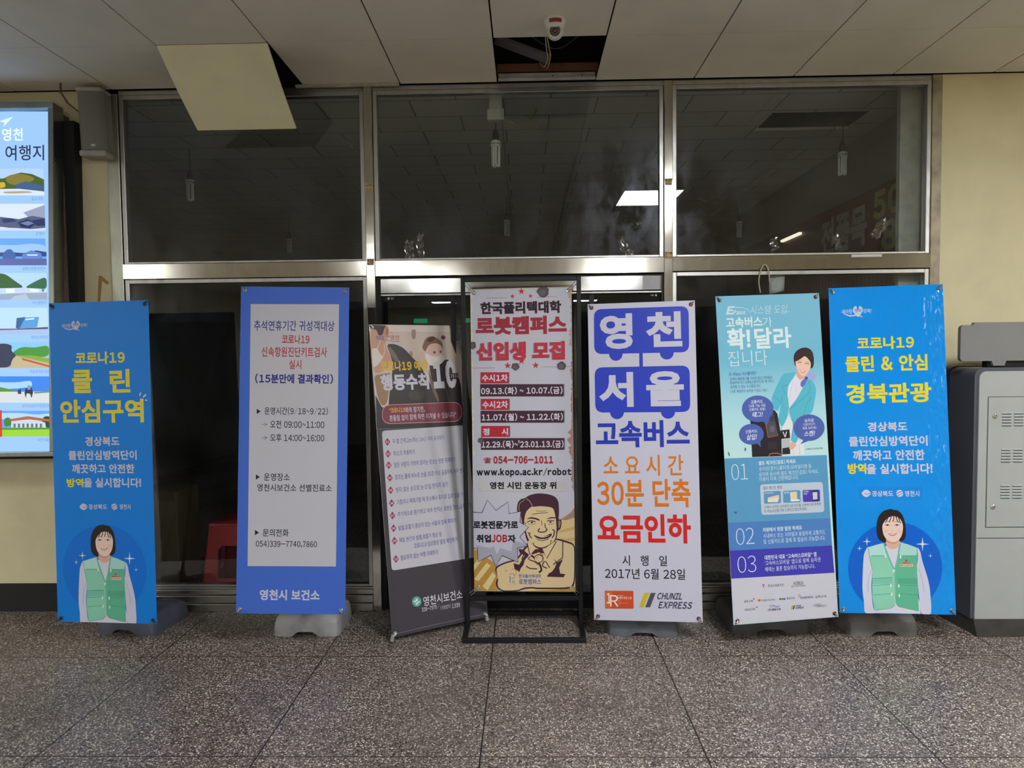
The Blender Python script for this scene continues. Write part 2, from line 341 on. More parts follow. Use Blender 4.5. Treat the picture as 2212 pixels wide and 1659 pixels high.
PRINTS={
1:[
('N','printed_slogan'),
('T','새바람',-226.2,760.2,-169.0,781.8,'#b9b9c9',0.01,0.0),
('P',[(-140.4,773.8),(-130.4,795.8),(-118.5,788.3),(-114.0,773.1),(-126.7,755.8),(-139.8,744.3),(-155.1,756.5),(-166.7,774.5),(-159.8,790.7),(-148.2,795.6)],'#b9b9c9',3),
('T','행복',-158.1,765.3,-121.1,783.6,'#2a6fc0',0.01,0.0),
('T','경북!',-111.9,761.4,-69.3,782.3,'#b9b9c9',0.01,0.0),
('P',[(-216.3,764.6),(-183.8,753.3),(-155.2,755.2),(-136.5,758.6),(-115.8,739.8),(-141.1,750.9),(-176.9,746.5),(-205.2,755.1)],'#b9b9c9',2),
('N','printed_title'),
('T','코로나19',-146.0,552.6,150.8,621.8,'#d8cf9a',0.03,0.0),
('T','코로나19',-143.9,554.5,148.7,619.9,'#d2c31e',0.018,0.0),
('T','클',-171.5,391.9,-49.1,521.9,'#d8cf9a',0.03,0.0),
('T','클',-169.3,393.9,-51.2,519.9,'#d2c31e',0.018,0.0),
('T','린',57.1,391.2,179.9,521.6,'#d8cf9a',0.03,0.0),
('T','린',59.2,393.2,177.8,519.7,'#d2c31e',0.018,0.0),
('T','안심구역',-248.3,223.8,255.4,354.9,'#d8cf9a',0.03,0.0),
('T','안심구역',-246.1,225.8,253.3,352.9,'#d2c31e',0.018,0.0),
('S',[(239.5,389.5),(234.1,371.3)],5,'#d8cf9a',0,0),
('S',[(272.7,378.6),(253.4,363.2)],5,'#d8cf9a',0,0),
('S',[(278.0,347.3),(265.5,346.2)],5,'#d8cf9a',0,0),
('N','printed_message'),
('T','경상북도',-101.9,93.9,105.6,146.4,'#b9b9c9',0.03,0.0),
('T','클린안심방역단이',-205.8,15.8,206.5,69.0,'#b9b9c9',0.03,0.0),
('T','깨끗하고 안전한',-186.6,-59.8,191.0,-7.2,'#b9b9c9',0.03,0.0),
('T','방역',-221.3,-137.6,-119.0,-88.0,'#d2c31e',0.03,0.0),
('T','을 실시합니다!',-116.1,-138.6,228.7,-84.8,'#b9b9c9',0.03,0.0),
('N','printed_logo'),
('P',[(-147.0,-247.6),(-121.8,-228.7),(-97.8,-247.4),(-122.9,-266.2)],'#b9b9c9',2),
('S',[(-130.9,-244.8),(-116.7,-252.8),(-100.6,-244.7)],2.2,'#0e68c0',2,0),
('T','경상북도',-92.0,-261.8,20.2,-232.4,'#b9b9c9',0.02,0.0),
('P',[(83.2,-246.6),(82.6,-250.4),(81.2,-254.1),(78.8,-257.4),(75.8,-260.1),(72.2,-262.2),(68.3,-263.5),(64.1,-263.9),(60.0,-263.5),(56.1,-262.3),(52.6,-260.2),(49.8,-257.5),(47.7,-254.2),(46.4,-250.6),(46.0,-246.7),(46.6,-242.9),(48.1,-239.2),(50.4,-235.9),(53.4,-233.2),(57.0,-231.1),(61.0,-229.8),(65.1,-229.3),(69.3,-229.8),(73.2,-231.0),(76.6,-233.1),(79.5,-235.8),(81.6,-239.1),(82.9,-242.7)],'#b9b9c9',0),
('S',[(45.9,-250.7),(61.9,-241.3),(83.6,-234.6)],3,'#0e68c0',2,0),
('S',[(45.6,-260.0),(67.3,-253.3),(83.3,-242.6)],2.4,'#0e68c0',2,0),
('T','영천시',96.1,-261.0,161.6,-231.7,'#b9b9c9',0.02,0.0),
],
7:[
('N','printed_slogan'),
('T','새바람',-235.0,752.9,-177.3,778.0,'#b9b9c9',0.01,0.0),
('P',[(-148.4,768.3),(-138.1,793.8),(-126.2,785.0),(-121.8,767.4),(-134.7,747.3),(-148.1,734.1),(-163.4,748.3),(-175.0,769.3),(-167.8,788.1),(-156.1,793.7)],'#b9b9c9',3),
('T','행복',-166.3,758.4,-128.9,779.7,'#2a6fc0',0.01,0.0),
('T','경북!',-119.7,753.6,-76.7,777.9,'#b9b9c9',0.01,0.0),
('P',[(-225.1,758.1),(-192.4,744.8),(-163.5,746.8),(-144.6,750.7),(-123.8,728.7),(-149.3,741.8),(-185.4,736.9),(-213.9,747.1)],'#b9b9c9',2),
('N','printed_title'),
('T','코로나19',-158.1,549.8,139.9,620.2,'#d9c070',0.03,0.0),
('T','코로나19',-156.4,551.6,138.2,618.4,'#d2c31e',0.018,0.0),
('T','클린 & 안심',-224.4,427.8,205.2,517.4,'#d9c070',0.03,0.0),
('T','클린 & 안심',-222.7,429.6,203.5,515.6,'#d2c31e',0.018,0.0),
('T','경북관광',-227.5,251.9,218.7,361.3,'#d9c070',0.03,0.0),
('T','경북관광',-225.7,253.6,217.1,359.5,'#d2c31e',0.018,0.0),
('N','printed_message'),
('T','경상북도',-118.7,95.3,87.5,147.5,'#b9b9c9',0.03,0.0),
('T','클린안심방역단이',-220.1,14.4,189.6,70.3,'#b9b9c9',0.03,0.0),
('T','깨끗하고 안전한',-201.3,-63.9,171.7,-6.8,'#b9b9c9',0.03,0.0),
('T','방역',-231.3,-137.1,-133.8,-79.8,'#d2c31e',0.03,0.0),
('T','을 실시합니다!',-131.4,-138.7,209.6,-81.8,'#b9b9c9',0.03,0.0),
('N','printed_logo'),
('P',[(-175.3,-210.6),(153.6,-212.3),(151.2,-277.5),(-177.5,-276.6)],'#0a78cc',0),
('P',[(-162.6,-244.3),(-137.8,-223.5),(-114.3,-244.5),(-139.2,-265.2)],'#b9b9c9',2),
('S',[(-146.9,-241.4),(-133.0,-250.4),(-117.1,-241.5)],2.2,'#0e68c0',2,0),
('T','경상북도',-109.0,-262.1,1.7,-229.8,'#b9b9c9',0.02,0.0),
('P',[(54.0,-245.1),(53.4,-249.4),(51.9,-253.5),(49.6,-257.1),(46.6,-260.2),(43.1,-262.5),(39.2,-263.9),(35.1,-264.3),(31.0,-263.8),(27.2,-262.4),(23.8,-260.1),(21.0,-257.0),(19.0,-253.4),(17.8,-249.3),(17.5,-245.0),(18.1,-240.7),(19.6,-236.6),(21.9,-233.0),(24.9,-230.0),(28.5,-227.7),(32.4,-226.3),(36.5,-225.8),(40.5,-226.3),(44.3,-227.7),(47.7,-230.1),(50.5,-233.1),(52.5,-236.8),(53.7,-240.9)],'#b9b9c9',0),
('S',[(17.3,-249.4),(33.2,-239.1),(54.5,-231.8)],3,'#0e68c0',2,0),
('S',[(17.0,-259.8),(38.3,-252.5),(54.2,-240.7)],2.4,'#0e68c0',2,0),
('T','영천시',62.6,-262.6,137.3,-230.5,'#b9b9c9',0.02,0.0),
],
'vest':[
('N','printed_portrait'),
('P',[(239.0,-649.1),(235.7,-681.5),(228.4,-713.4),(217.2,-744.2),(202.2,-773.4),(183.8,-800.6),(162.2,-825.3),(137.7,-847.1),(110.9,-865.5),(82.1,-880.3),(51.7,-891.3),(20.5,-898.1),(-11.3,-900.8),(-42.9,-899.2),(-74.0,-893.3),(-103.8,-883.3),(-132.0,-869.3),(-158.0,-851.5),(-181.4,-830.3),(-201.8,-805.9),(-218.7,-778.8),(-232.0,-749.5),(-241.3,-718.5),(-246.5,-686.2),(-247.5,-653.4),(-244.3,-620.4),(-236.9,-588.0),(-225.5,-556.7),(-210.2,-527.1),(-191.4,-499.5),(-169.3,-474.7),(-144.3,-452.9),(-117.0,-434.5),(-87.7,-419.9),(-57.0,-409.2),(-25.4,-402.8),(6.5,-400.6),(38.2,-402.7),(69.1,-409.1),(98.8,-419.6),(126.6,-434.0),(152.2,-452.1),(175.2,-473.5),(195.0,-498.0),(211.5,-525.0),(224.3,-554.1),(233.2,-584.8),(238.2,-616.7)],'#0058c0',0),
('P',[(-143.8,-482.8),(-141.9,-505.2),(-120.6,-507.9),(-142.1,-510.9),(-145.6,-533.3),(-147.5,-510.9),(-168.9,-508.2),(-147.3,-505.2)],'#c8cfe6',0),
('P',[(-183.9,-531.3),(-182.7,-545.0),(-169.7,-546.7),(-182.8,-548.5),(-184.9,-562.1),(-186.1,-548.5),(-199.1,-546.8),(-186.0,-545.0)],'#c8cfe6',0),
('P',[(144.5,-482.8),(147.3,-516.6),(179.1,-520.8),(147.0,-525.3),(141.7,-559.1),(138.8,-525.3),(106.9,-521.1),(139.1,-516.7)],'#c8cfe6',0),
('P',[(181.4,-571.4),(182.3,-582.9),(193.2,-584.3),(182.2,-585.9),(180.4,-597.4),(179.4,-585.9),(168.5,-584.5),(179.5,-582.9)],'#c8cfe6',0),
('P',[(-136.8,-537.1),(-158.9,-570.2),(-166.9,-619.7),(-174.9,-729.5),(-175.7,-784.3),(-170.8,-839.0),(-165.9,-896.8),(-115.7,-896.0),(-124.4,-860.1),(-129.7,-756.4),(-121.6,-674.2),(-122.9,-591.9)],'#bfc0d2',2),
('P',[(115.5,-541.3),(130.2,-563.0),(138.7,-611.9),(165.6,-720.3),(173.1,-796.0),(170.9,-896.7),(126.7,-897.4),(117.5,-840.1),(110.3,-726.3),(105.6,-672.0),(116.3,-590.3)],'#bdbdd0',2),
('S',[(-122.1,-657.7),(-142.6,-707.2),(-147.9,-783.9)],3,'#a4a4bc',2,0),
('S',[(119.1,-655.6),(132.7,-704.3),(142.8,-780.2)],3,'#a4a4bc',2,0),
('P',[(-58.1,-531.2),(25.3,-530.8),(117.7,-834.7),(119.5,-897.5),(-116.8,-897.1),(-121.0,-838.2)],'#c2c2d2',0),
('P',[(-57.5,-514.8),(-99.7,-527.1),(-139.5,-539.9),(-132.6,-597.5),(-120.6,-674.1),(-126.0,-756.3),(-126.3,-811.0),(-117.3,-882.9),(-70.2,-875.6),(-28.3,-868.4),(-11.0,-850.2),(-8.4,-673.1),(-29.7,-613.2)],'#7fbfa6',0),
('P',[(26.0,-509.0),(67.1,-522.4),(115.5,-541.3),(107.6,-617.6),(111.3,-726.3),(110.9,-807.7),(110.8,-882.5),(64.7,-873.5),(8.3,-860.8),(-4.1,-844.7),(-4.7,-673.0),(6.6,-618.4)],'#58a88a',0),
('P',[(-57.5,-515.9),(-99.7,-527.1),(-139.5,-539.9),(-132.3,-589.3),(-119.9,-581.0),(-46.9,-583.2)],'#a3cbc8',0),
('P',[(28.5,-511.7),(67.1,-522.4),(115.5,-541.3),(110.4,-582.2),(31.2,-582.7),(18.5,-574.6)],'#9cc6c2',0),
('P',[(-122.7,-707.0),(-19.8,-701.6),(-18.4,-735.9),(-123.9,-741.0)],'#6fb09e',0),
('P',[(8.6,-705.6),(110.0,-707.3),(109.9,-738.2),(7.6,-735.6)],'#4d9c80',0),
('S',[(-57.5,-515.9),(-36.5,-585.9),(-8.0,-662.2)],6,'#62ab92',1,0),
('S',[(28.6,-508.9),(12.5,-596.5),(-5.4,-662.1)],6,'#62ab92',1,0),
('S',[(-7.5,-662.2),(-7.5,-749.4),(-5.6,-843.1)],3.4,'#62ab92',1,0),
('S',[(-139.5,-539.9),(-132.6,-597.5),(-121.2,-663.2)],3,'#62ab92',1,0),
('S',[(116.0,-541.3),(108.1,-617.6),(109.6,-661.1)],3,'#62ab92',1,0),
('S',[(-120.2,-587.5),(-46.9,-585.9)],1.8,'#3f8a74',0,0),
('S',[(27.4,-586.5),(103.6,-583.8)],1.8,'#3f8a74',0,0),
('S',[(-122.8,-709.8),(-19.8,-703.2)],1.8,'#3f8a74',0,0),
('S',[(-124.2,-748.1),(-21.2,-741.4)],1.8,'#3f8a74',0,0),
('S',[(7.3,-743.8),(109.6,-745.3)],1.8,'#3f8a74',0,0),
('S',[(-122.3,-800.0),(-22.9,-790.5)],1.8,'#3f8a74',0,0),
('S',[(5.6,-790.1),(108.8,-796.9)],1.8,'#3f8a74',0,0),
('S',[(-117.3,-882.9),(-70.2,-875.6),(-28.3,-868.4),(-11.0,-850.2)],1.8,'#3f8a74',0,0),
('S',[(-4.1,-844.7),(8.3,-860.8),(64.7,-873.5),(110.8,-882.5)],1.8,'#3f8a74',0,0),
('P',[(-54.0,-579.4),(-46.7,-579.4),(-47.3,-595.8),(-54.6,-595.9)],'#cfdcdc',0),
('P',[(23.9,-582.2),(31.2,-582.1),(30.6,-598.5),(23.4,-598.6)],'#cfdcdc',0),
('P',[(-31.5,-738.8),(-24.2,-738.7),(-24.8,-755.1),(-32.1,-755.2)],'#cfdcdc',0),
('P',[(8.9,-740.5),(16.2,-740.4),(15.6,-756.8),(8.4,-756.9)],'#cfdcdc',0),
('P',[(-29.0,-786.8),(-21.8,-786.7),(-22.3,-803.0),(-29.6,-803.1)],'#cfdcdc',0),
('P',[(9.7,-791.7),(17.0,-791.6),(16.4,-807.9),(9.1,-808.0)],'#cfdcdc',0),
('P',[(-14.1,-658.9),(-6.8,-658.9),(-7.4,-675.3),(-14.7,-675.3)],'#cfdcdc',0),
('P',[(56.4,-603.2),(61.6,-608.1),(62.7,-615.5),(55.8,-618.0),(49.2,-615.6),(50.8,-608.2)],'#b8352f',0),
('T','코로나19',34.9,-628.9,76.8,-620.2,'#b5382f',0.05,0.0),
('P',[(22.7,-630.8),(90.1,-630.2),(89.6,-642.8),(22.3,-643.3)],'#d8cbb8',0),
('T','클린안심방역단',24.6,-641.4,87.8,-632.1,'#c0552c',0.05,0.0),
('P',[(-46.1,-487.3),(24.2,-487.1),(30.1,-512.2),(14.5,-541.8),(-11.8,-549.6),(-35.0,-542.1),(-53.1,-509.3)],'#c99f90',1),
('P',[(-46.3,-493.9),(24.0,-493.7),(18.2,-509.0),(-5.6,-521.1),(-33.9,-512.5)],'#b58a7c',2),
('P',[(-32.8,-333.7),(-11.8,-329.8),(1.0,-334.8),(24.3,-339.2),(46.7,-366.6),(58.4,-415.9),(59.3,-465.1),(52.6,-492.5),(36.6,-504.5),(23.7,-502.4),(22.8,-454.3),(-44.9,-454.4),(-44.8,-510.4),(-67.6,-506.6),(-82.9,-493.0),(-91.3,-465.5),(-90.6,-416.1),(-78.6,-372.1),(-56.7,-344.6)],'#221e1f',2),
('P',[(-59.3,-416.1),(-59.6,-454.5),(-51.1,-481.9),(-31.0,-503.7),(-7.9,-511.8),(15.8,-503.5),(33.2,-481.6),(42.5,-454.2),(44.9,-415.9),(30.5,-383.1),(-0.2,-369.4),(-31.9,-380.3)],'#d8bcb2',2),
('P',[(-66.3,-438.0),(-53.4,-399.6),(-31.5,-369.4),(0.1,-361.1),(28.4,-369.4),(45.1,-410.4),(49.4,-437.8),(53.2,-388.5),(21.5,-344.7),(-30.6,-344.6),(-63.5,-388.6)],'#221e1f',2),
('S',[(-28.8,-366.6),(-34.8,-388.6),(-45.8,-405.1)],3.5,'#2a2424',2,0),
('S',[(-13.0,-363.9),(-17.5,-385.8),(-26.4,-402.3)],3.5,'#2a2424',2,0),
('S',[(-0.0,-363.9),(-0.8,-385.8),(-6.5,-399.5)],3.5,'#2a2424',2,0),
('S',[(10.4,-363.9),(14.8,-385.8),(22.0,-403.9)],3.5,'#2a2424',2,0),
('S',[(20.7,-366.6),(27.7,-388.5),(33.8,-407.7)],3.5,'#2a2424',2,0),
('S',[(-45.1,-400.7),(-32.5,-397.4),(-19.1,-401.7)],1.4,'#5a4a48',2,0),
('S',[(1.8,-401.7),(14.4,-397.3),(27.8,-400.6)],1.4,'#5a4a48',2,0),
('S',[(-47.3,-419.3),(-35.7,-414.4),(-22.9,-420.4)],2.2,'#2a2022',2,0),
('S',[(2.2,-420.4),(14.9,-414.3),(26.7,-418.1)],2.2,'#2a2022',2,0),
('P',[(-30.6,-419.3),(-31.6,-421.2),(-34.0,-422.4),(-36.9,-422.4),(-39.2,-421.3),(-40.0,-419.3),(-39.1,-417.4),(-36.7,-416.2),(-33.8,-416.2),(-31.5,-417.4)],'#2a2022',0),
('P',[(19.4,-418.7),(18.4,-420.6),(16.0,-421.8),(13.1,-421.8),(10.8,-420.6),(10.0,-418.7),(11.0,-416.8),(13.4,-415.6),(16.3,-415.6),(18.6,-416.8)],'#2a2022',0),
('S',[(-17.5,-446.7),(-10.9,-451.1),(-2.9,-446.7)],1.3,'#b98f85',2,0),
('P',[(-31.7,-463.2),(-9.9,-465.3),(13.2,-461.4),(2.3,-473.5),(-10.3,-476.8),(-22.1,-473.6)],'#b0565a',2),
('P',[(-26.5,-464.8),(-9.9,-467.5),(7.9,-463.6),(-0.7,-470.2),(-10.1,-471.9),(-19.4,-470.3)],'#e6dada',2),
('P',[(-32.2,-450.0),(-33.4,-453.1),(-36.4,-455.6),(-40.6,-457.0),(-45.3,-457.0),(-49.4,-455.6),(-52.2,-453.2),(-53.1,-450.1),(-52.0,-447.0),(-49.0,-444.5),(-44.8,-443.1),(-40.1,-443.1),(-36.0,-444.5),(-33.2,-446.9)],'#d6afa8',0),
('P',[(36.5,-449.9),(35.3,-452.9),(32.4,-455.4),(28.1,-456.8),(23.5,-456.8),(19.4,-455.5),(16.6,-453.0),(15.7,-449.9),(16.8,-446.8),(19.8,-444.3),(24.0,-442.9),(28.6,-442.9),(32.8,-444.3),(35.5,-446.8)],'#d6afa8',0),
],
2:[
('N','printed_panel'),
('P',[(-244.7,803.0),(244.5,805.9),(246.1,-638.4),(-239.9,-640.4)],'#b4b4bf',0),
('N','printed_title'),
('T','추석연휴기간 귀성객대상',-224.3,656.7,220.1,713.5,'#232f86',0.01,0.0),
('T','코로나19',-68.9,583.9,82.9,635.7,'#a52d33',0.02,0.0),
('T','신속항원진단키트검사',-180.2,512.2,181.3,567.7,'#a52d33',0.015,0.0),
('T','실시',-27.4,445.6,40.4,496.2,'#a52d33',0.015,0.0),
('T','(15분만에 결과확인)',-213.7,364.2,216.6,419.7,'#141c7c',0.03,0.0),
('N','printed_notice'),
('P',[(-202.6,224.5),(-180.2,209.9),(-202.1,194.9)],'#1e2029',0),
('P',[(-202.1,-136.9),(-179.7,-151.4),(-201.6,-166.3)],'#1e2029',0),
('P',[(-202.4,-442.0),(-180.0,-456.5),(-201.9,-471.3)],'#1e2029',0),
('T','운영시간(9/18~9/22)',-159.3,191.9,190.6,235.0,'#1e2029',0.01,0.0),
('T','→',-176.6,128.9,-142.2,147.3,'#1e2029',-0.01,0.0),
('T','오전 09:00~11:00',-127.4,118.2,171.9,161.2,'#1e2029',0.01,0.0),
('T','→',-175.5,55.1,-141.1,73.5,'#1e2029',-0.01,0.0),
('T','오후 14:00~16:00',-126.3,44.4,172.9,87.4,'#1e2029',0.01,0.0),
('T','운영장소',-157.5,-171.4,-14.9,-129.7,'#1e2029',0.01,0.0),
('T','영천시보건소 선별진료소',-193.6,-229.4,217.1,-188.9,'#1e2029',0.01,0.0),
('T','문의전화',-159.1,-477.6,-16.6,-436.1,'#1e2029',0.01,0.0),
('T','054)339-7740,7860',-196.3,-538.2,140.2,-496.7,'#1e2029',0.01,0.0),
('N','printed_signature'),
('T','영천시 보건소',-171.2,-826.2,158.7,-767.6,'#b9bcd0',0.035,0.0),
],
3:[
('N','printed_photo'),
('P',[(-301.2,901.0),(297.5,900.9),(250.1,259.4),(-298.3,277.0)],'#beb0a6',0),
('P',[(-301.2,901.0),(297.5,900.9),(294.3,858.2),(-302.9,861.6)],'#cabfb6',0),
('P',[(-37.5,874.0),(-5.9,873.4),(-15.6,813.0),(-40.4,813.0)],'#94806f',1),
('P',[(248.9,898.6),(296.8,899.1),(289.9,803.1),(246.6,799.6)],'#5a4440',1),
('P',[(-62.4,739.4),(-40.2,737.1),(-43.9,704.7),(-63.1,704.9)],'#93877e',1),
('P',[(-295.1,880.7),(-248.1,881.1),(-213.3,885.6),(-191.2,890.1),(-189.1,834.4),(-213.0,779.0),(-191.5,723.5),(-173.2,680.8),(-198.2,638.8),(-243.2,614.5),(-290.8,603.1),(-298.9,707.9)],'#b98a72',1),
('P',[(-297.8,900.6),(-184.0,897.9),(-209.4,879.2),(-220.4,838.6),(-247.4,834.3),(-257.5,870.4),(-295.1,880.7)],'#2c2423',1),
('P',[(-181.1,858.0),(-183.1,845.1),(-186.5,833.8),(-191.1,825.3),(-196.3,820.9),(-201.4,820.9),(-205.9,825.3),(-209.1,833.7),(-210.8,845.0),(-210.7,857.9),(-208.8,870.7),(-205.3,882.1),(-200.7,890.5),(-195.5,895.1),(-190.4,895.1),(-185.9,890.7),(-182.7,882.3),(-181.0,870.9)],'#b5795f',0),
('P',[(-185.8,860.1),(-187.3,849.9),(-190.2,841.7),(-193.7,837.1),(-197.2,837.1),(-199.9,841.7),(-201.4,849.8),(-201.4,860.0),(-199.8,870.3),(-197.0,878.5),(-193.5,883.1),(-190.0,883.1),(-187.2,878.6),(-185.7,870.4)],'#9a6350',0),
('P',[(-296.7,758.3),(-261.8,758.9),(-247.4,724.1),(-226.8,702.7),(-265.5,657.0),(-295.7,638.7)],'#c9c2c0',1),
('S',[(-239.0,804.5),(-252.0,774.9),(-264.4,753.8)],2,'#d8d0cc',2,0),
('S',[(-217.3,779.0),(-218.9,732.3),(-236.7,696.5)],2,'#d8d0cc',2,0),
('P',[(-288.4,403.8),(261.4,394.7),(250.5,259.4),(-298.2,277.8)],'#353033',0),
('P',[(-204.0,783.2),(-151.7,783.9),(-100.7,761.3),(-59.8,717.8),(-35.5,687.3),(-6.2,660.9),(59.5,529.3),(96.0,424.0),(95.3,266.9),(-227.4,274.9),(-220.6,413.0),(-197.7,537.6),(-178.0,621.5),(-173.2,680.8)],'#353033',1),
('P',[(-199.9,770.4),(-171.7,753.2),(-140.5,705.9),(-138.9,671.7),(-163.8,689.1),(-182.8,723.4)],'#6a6058',2),
('P',[(-293.1,594.8),(-231.0,605.8),(-182.5,608.9),(-209.0,504.4),(-228.5,421.7),(-259.2,410.7),(-280.9,457.3),(-289.3,540.6)],'#8f7357',1),
('P',[(-294.1,478.5),(-259.8,402.4),(-256.9,277.6),(-299.9,277.9)],'#30303a',0),
('P',[(-79.0,491.2),(1.7,492.5),(6.9,449.4),(-56.8,439.3),(-86.3,457.5)],'#423c3c',2),
('P',[(24.9,756.2),(31.7,782.4),(53.2,817.4),(86.8,831.6),(123.1,821.9),(153.5,795.3),(160.4,768.6),(153.7,746.5),(128.0,773.2),(82.3,782.2),(56.1,747.2),(43.5,734.2)],'#7c5a44',2),
('P',[(57.0,808.6),(100.6,830.7),(113.0,813.0),(78.9,795.4)],'#4a372e',2),
('P',[(43.9,738.5),(72.7,777.8),(119.9,786.5),(151.0,768.6),(155.2,737.6),(147.6,706.7),(74.4,694.4),(45.8,707.9)],'#cbb0a2',2),
('P',[(110.9,729.1),(109.2,724.8),(105.1,721.6),(99.9,720.5),(94.9,721.7),(91.5,724.9),(90.5,729.3),(92.3,733.7),(96.3,736.9),(101.5,738.0),(106.5,736.8),(110.0,733.6)],'#7a5650',0),
('P',[(150.1,733.2),(148.7,729.2),(145.5,726.3),(141.4,725.3),(137.5,726.4),(134.9,729.4),(134.2,733.3),(135.6,737.3),(138.8,740.2),(142.9,741.2),(146.7,740.1),(149.4,737.2)],'#7a5650',0),
('P',[(37.8,721.1),(75.6,707.6),(116.9,702.7),(146.1,715.5),(163.8,693.2),(145.5,658.2),(93.3,648.2),(52.9,659.8)],'#d6cdc8',2),
('P',[(-17.5,687.0),(23.3,738.7),(41.5,686.2),(52.9,659.8),(7.8,664.9)],'#c0a696',2),
('P',[(164.1,682.2),(195.0,683.9),(250.5,567.4),(263.2,500.5),(249.4,263.0),(95.3,266.9),(96.0,424.0),(52.1,651.1),(92.9,643.8),(140.6,656.1)],'#393234',1),
('P',[(50.6,633.7),(64.2,581.2),(109.8,423.4),(91.0,419.9),(55.0,529.4)],'#75604f',1),
('P',[(146.7,570.3),(166.5,482.0),(181.6,394.0),(157.7,438.7)],'#4d4342',2),
('N','printed_title'),
('T','코로나19 예방',-251.0,617.7,47.1,679.7,'#c9a82c',0.04,0.0),
('T','행동수칙',-256.3,500.9,47.3,600.6,'#b9b9c9',0.045,0.0),
('T','10',78.9,500.2,235.7,679.1,'#c4c2ca',0.07,0.0),
('P',[(191.4,596.4),(249.4,595.0),(245.8,557.8),(187.9,559.4)],'#372f30',0),
('T','가지',195.8,563.9,244.2,590.3,'#b9b9c9',0.01,0.0),
('N','printed_quote'),
('P',[(-263.3,364.6),(-261.7,377.1),(-258.5,388.0),(-253.7,397.2),(-247.2,404.7),(-239.1,410.5),(-229.4,414.6),(-217.9,417.0),(-204.8,417.8),(193.1,414.8),(207.4,413.8),(219.7,411.1),(230.0,406.5),(238.2,400.2),(244.4,392.2),(248.5,382.3),(250.5,370.8),(250.5,357.4),(249.7,346.9),(247.7,333.6),(244.0,322.2),(238.4,312.6),(231.1,304.8),(222.0,298.8),(211.1,294.7),(198.5,292.4),(184.2,291.9),(-211.5,302.3),(-224.5,303.5),(-235.6,306.3),(-244.8,310.7),(-252.2,316.7),(-257.8,324.4),(-261.6,333.7),(-263.5,344.6),(-263.7,357.1)],'#b98f97',0),
('P',[(-260.6,362.8),(-259.1,374.9),(-255.9,385.5),(-251.2,394.4),(-245.0,401.6),(-237.1,407.2),(-227.6,411.2),(-216.5,413.6),(-203.8,414.3),(190.9,411.1),(204.7,410.1),(216.6,407.4),(226.6,403.0),(234.5,396.9),(240.5,389.1),(244.5,379.6),(246.5,368.4),(246.5,355.4),(246.0,348.9),(244.2,336.0),(240.5,324.9),(235.2,315.6),(228.1,308.0),(219.3,302.3),(208.8,298.3),(196.5,296.1),(182.6,295.6),(-210.4,306.2),(-222.9,307.4),(-233.7,310.1),(-242.6,314.4),(-249.8,320.3),(-255.2,327.7),(-258.8,336.7),(-260.7,347.3),(-260.8,359.5)],'#763845',0),
('T','“코로나19',-218.5,366.8,-120.2,398.8,'#d3a750',0.015,0.0),
('T','와의 장기전,',-119.1,362.1,5.9,397.6,'#b9b9c9',0.015,0.0),
('T','흔들림 없이 함께 하면 이겨낼 수 있습니다”',-219.4,318.0,210.3,354.4,'#b9b9c9',0.012,0.0),
('N','printed_logo'),
('T','새희망',-267.5,812.2,-211.6,835.1,'#3b4c9c',0.01,0.15),
('T','새',-192.7,821.6,-180.9,834.4,'#3b4c9c',0.01,0.15),
('T','영천',-179.2,806.6,-117.7,838.0,'#b5562f',0.01,0.15),
('S',[(-266.5,808.8),(-227.8,810.1),(-185.0,803.6),(-150.6,797.6),(-117.4,800.1)],2.5,'#4d7cb8',2,0),
('S',[(-181.3,850.7),(-170.4,850.8),(-166.9,855.9),(-163.0,849.9),(-153.0,849.1),(-160.9,843.1)],1,'#a8583a',0,0),
('P',[(154.8,824.1),(155.1,826.3),(155.9,828.4),(156.9,830.4),(158.3,832.3),(160.0,833.9),(161.8,835.3),(163.9,836.5),(166.1,837.3),(168.4,837.8),(170.7,838.0),(173.0,837.8),(175.1,837.3),(177.2,836.5),(179.0,835.4),(180.7,834.0),(182.0,832.3),(183.0,830.5),(183.7,828.5),(184.1,826.3),(184.1,824.2)],'#a83a40',0),
('P',[(184.1,824.2),(183.7,822.0),(182.9,819.9),(181.9,817.9),(180.5,816.1),(178.8,814.4),(177.0,813.0),(174.9,811.9),(172.7,811.0),(170.4,810.5),(168.1,810.4),(165.8,810.5),(163.6,811.0),(161.6,811.9),(159.8,813.0),(158.1,814.4),(156.8,816.0),(155.8,817.9),(155.1,819.9),(154.7,822.0),(154.8,824.1)],'#26397a',0),
('P',[(183.6,824.2),(182.6,821.3),(180.4,818.9),(177.4,817.7),(174.3,817.7),(171.6,818.9),(169.8,821.3),(169.4,824.2),(170.4,827.1),(172.5,829.4),(175.5,830.7),(178.7,830.7),(181.4,829.4),(183.1,827.1)],'#a83a40',0),
('P',[(169.4,824.2),(168.4,821.3),(166.2,818.9),(163.3,817.6),(160.1,817.6),(157.4,818.9),(155.7,821.3),(155.2,824.1),(156.2,827.0),(158.4,829.4),(161.3,830.7),(164.5,830.7),(167.2,829.4),(169.0,827.1)],'#26397a',0),
('T','질병관리청',192.7,825.6,256.8,836.3,'#d0c8c4',0.01,0.0),
('N','printed_rule_list'),
('P',[(-272.5,244.9),(-271.6,252.4),(-269.0,258.2),(-264.6,262.4),(-258.6,264.9),(-250.9,265.7),(250.7,266.1),(259.4,265.2),(266.3,262.6),(271.1,258.1),(274.1,251.9),(275.0,243.9),(275.8,-520.3),(274.8,-527.9),(272.0,-533.9),(267.2,-538.1),(260.6,-540.6),(252.0,-541.4),(-255.4,-537.6),(-263.0,-536.7),(-268.8,-534.3),(-273.0,-530.3),(-275.5,-524.7),(-276.3,-517.5)],'#b3b3be',0),
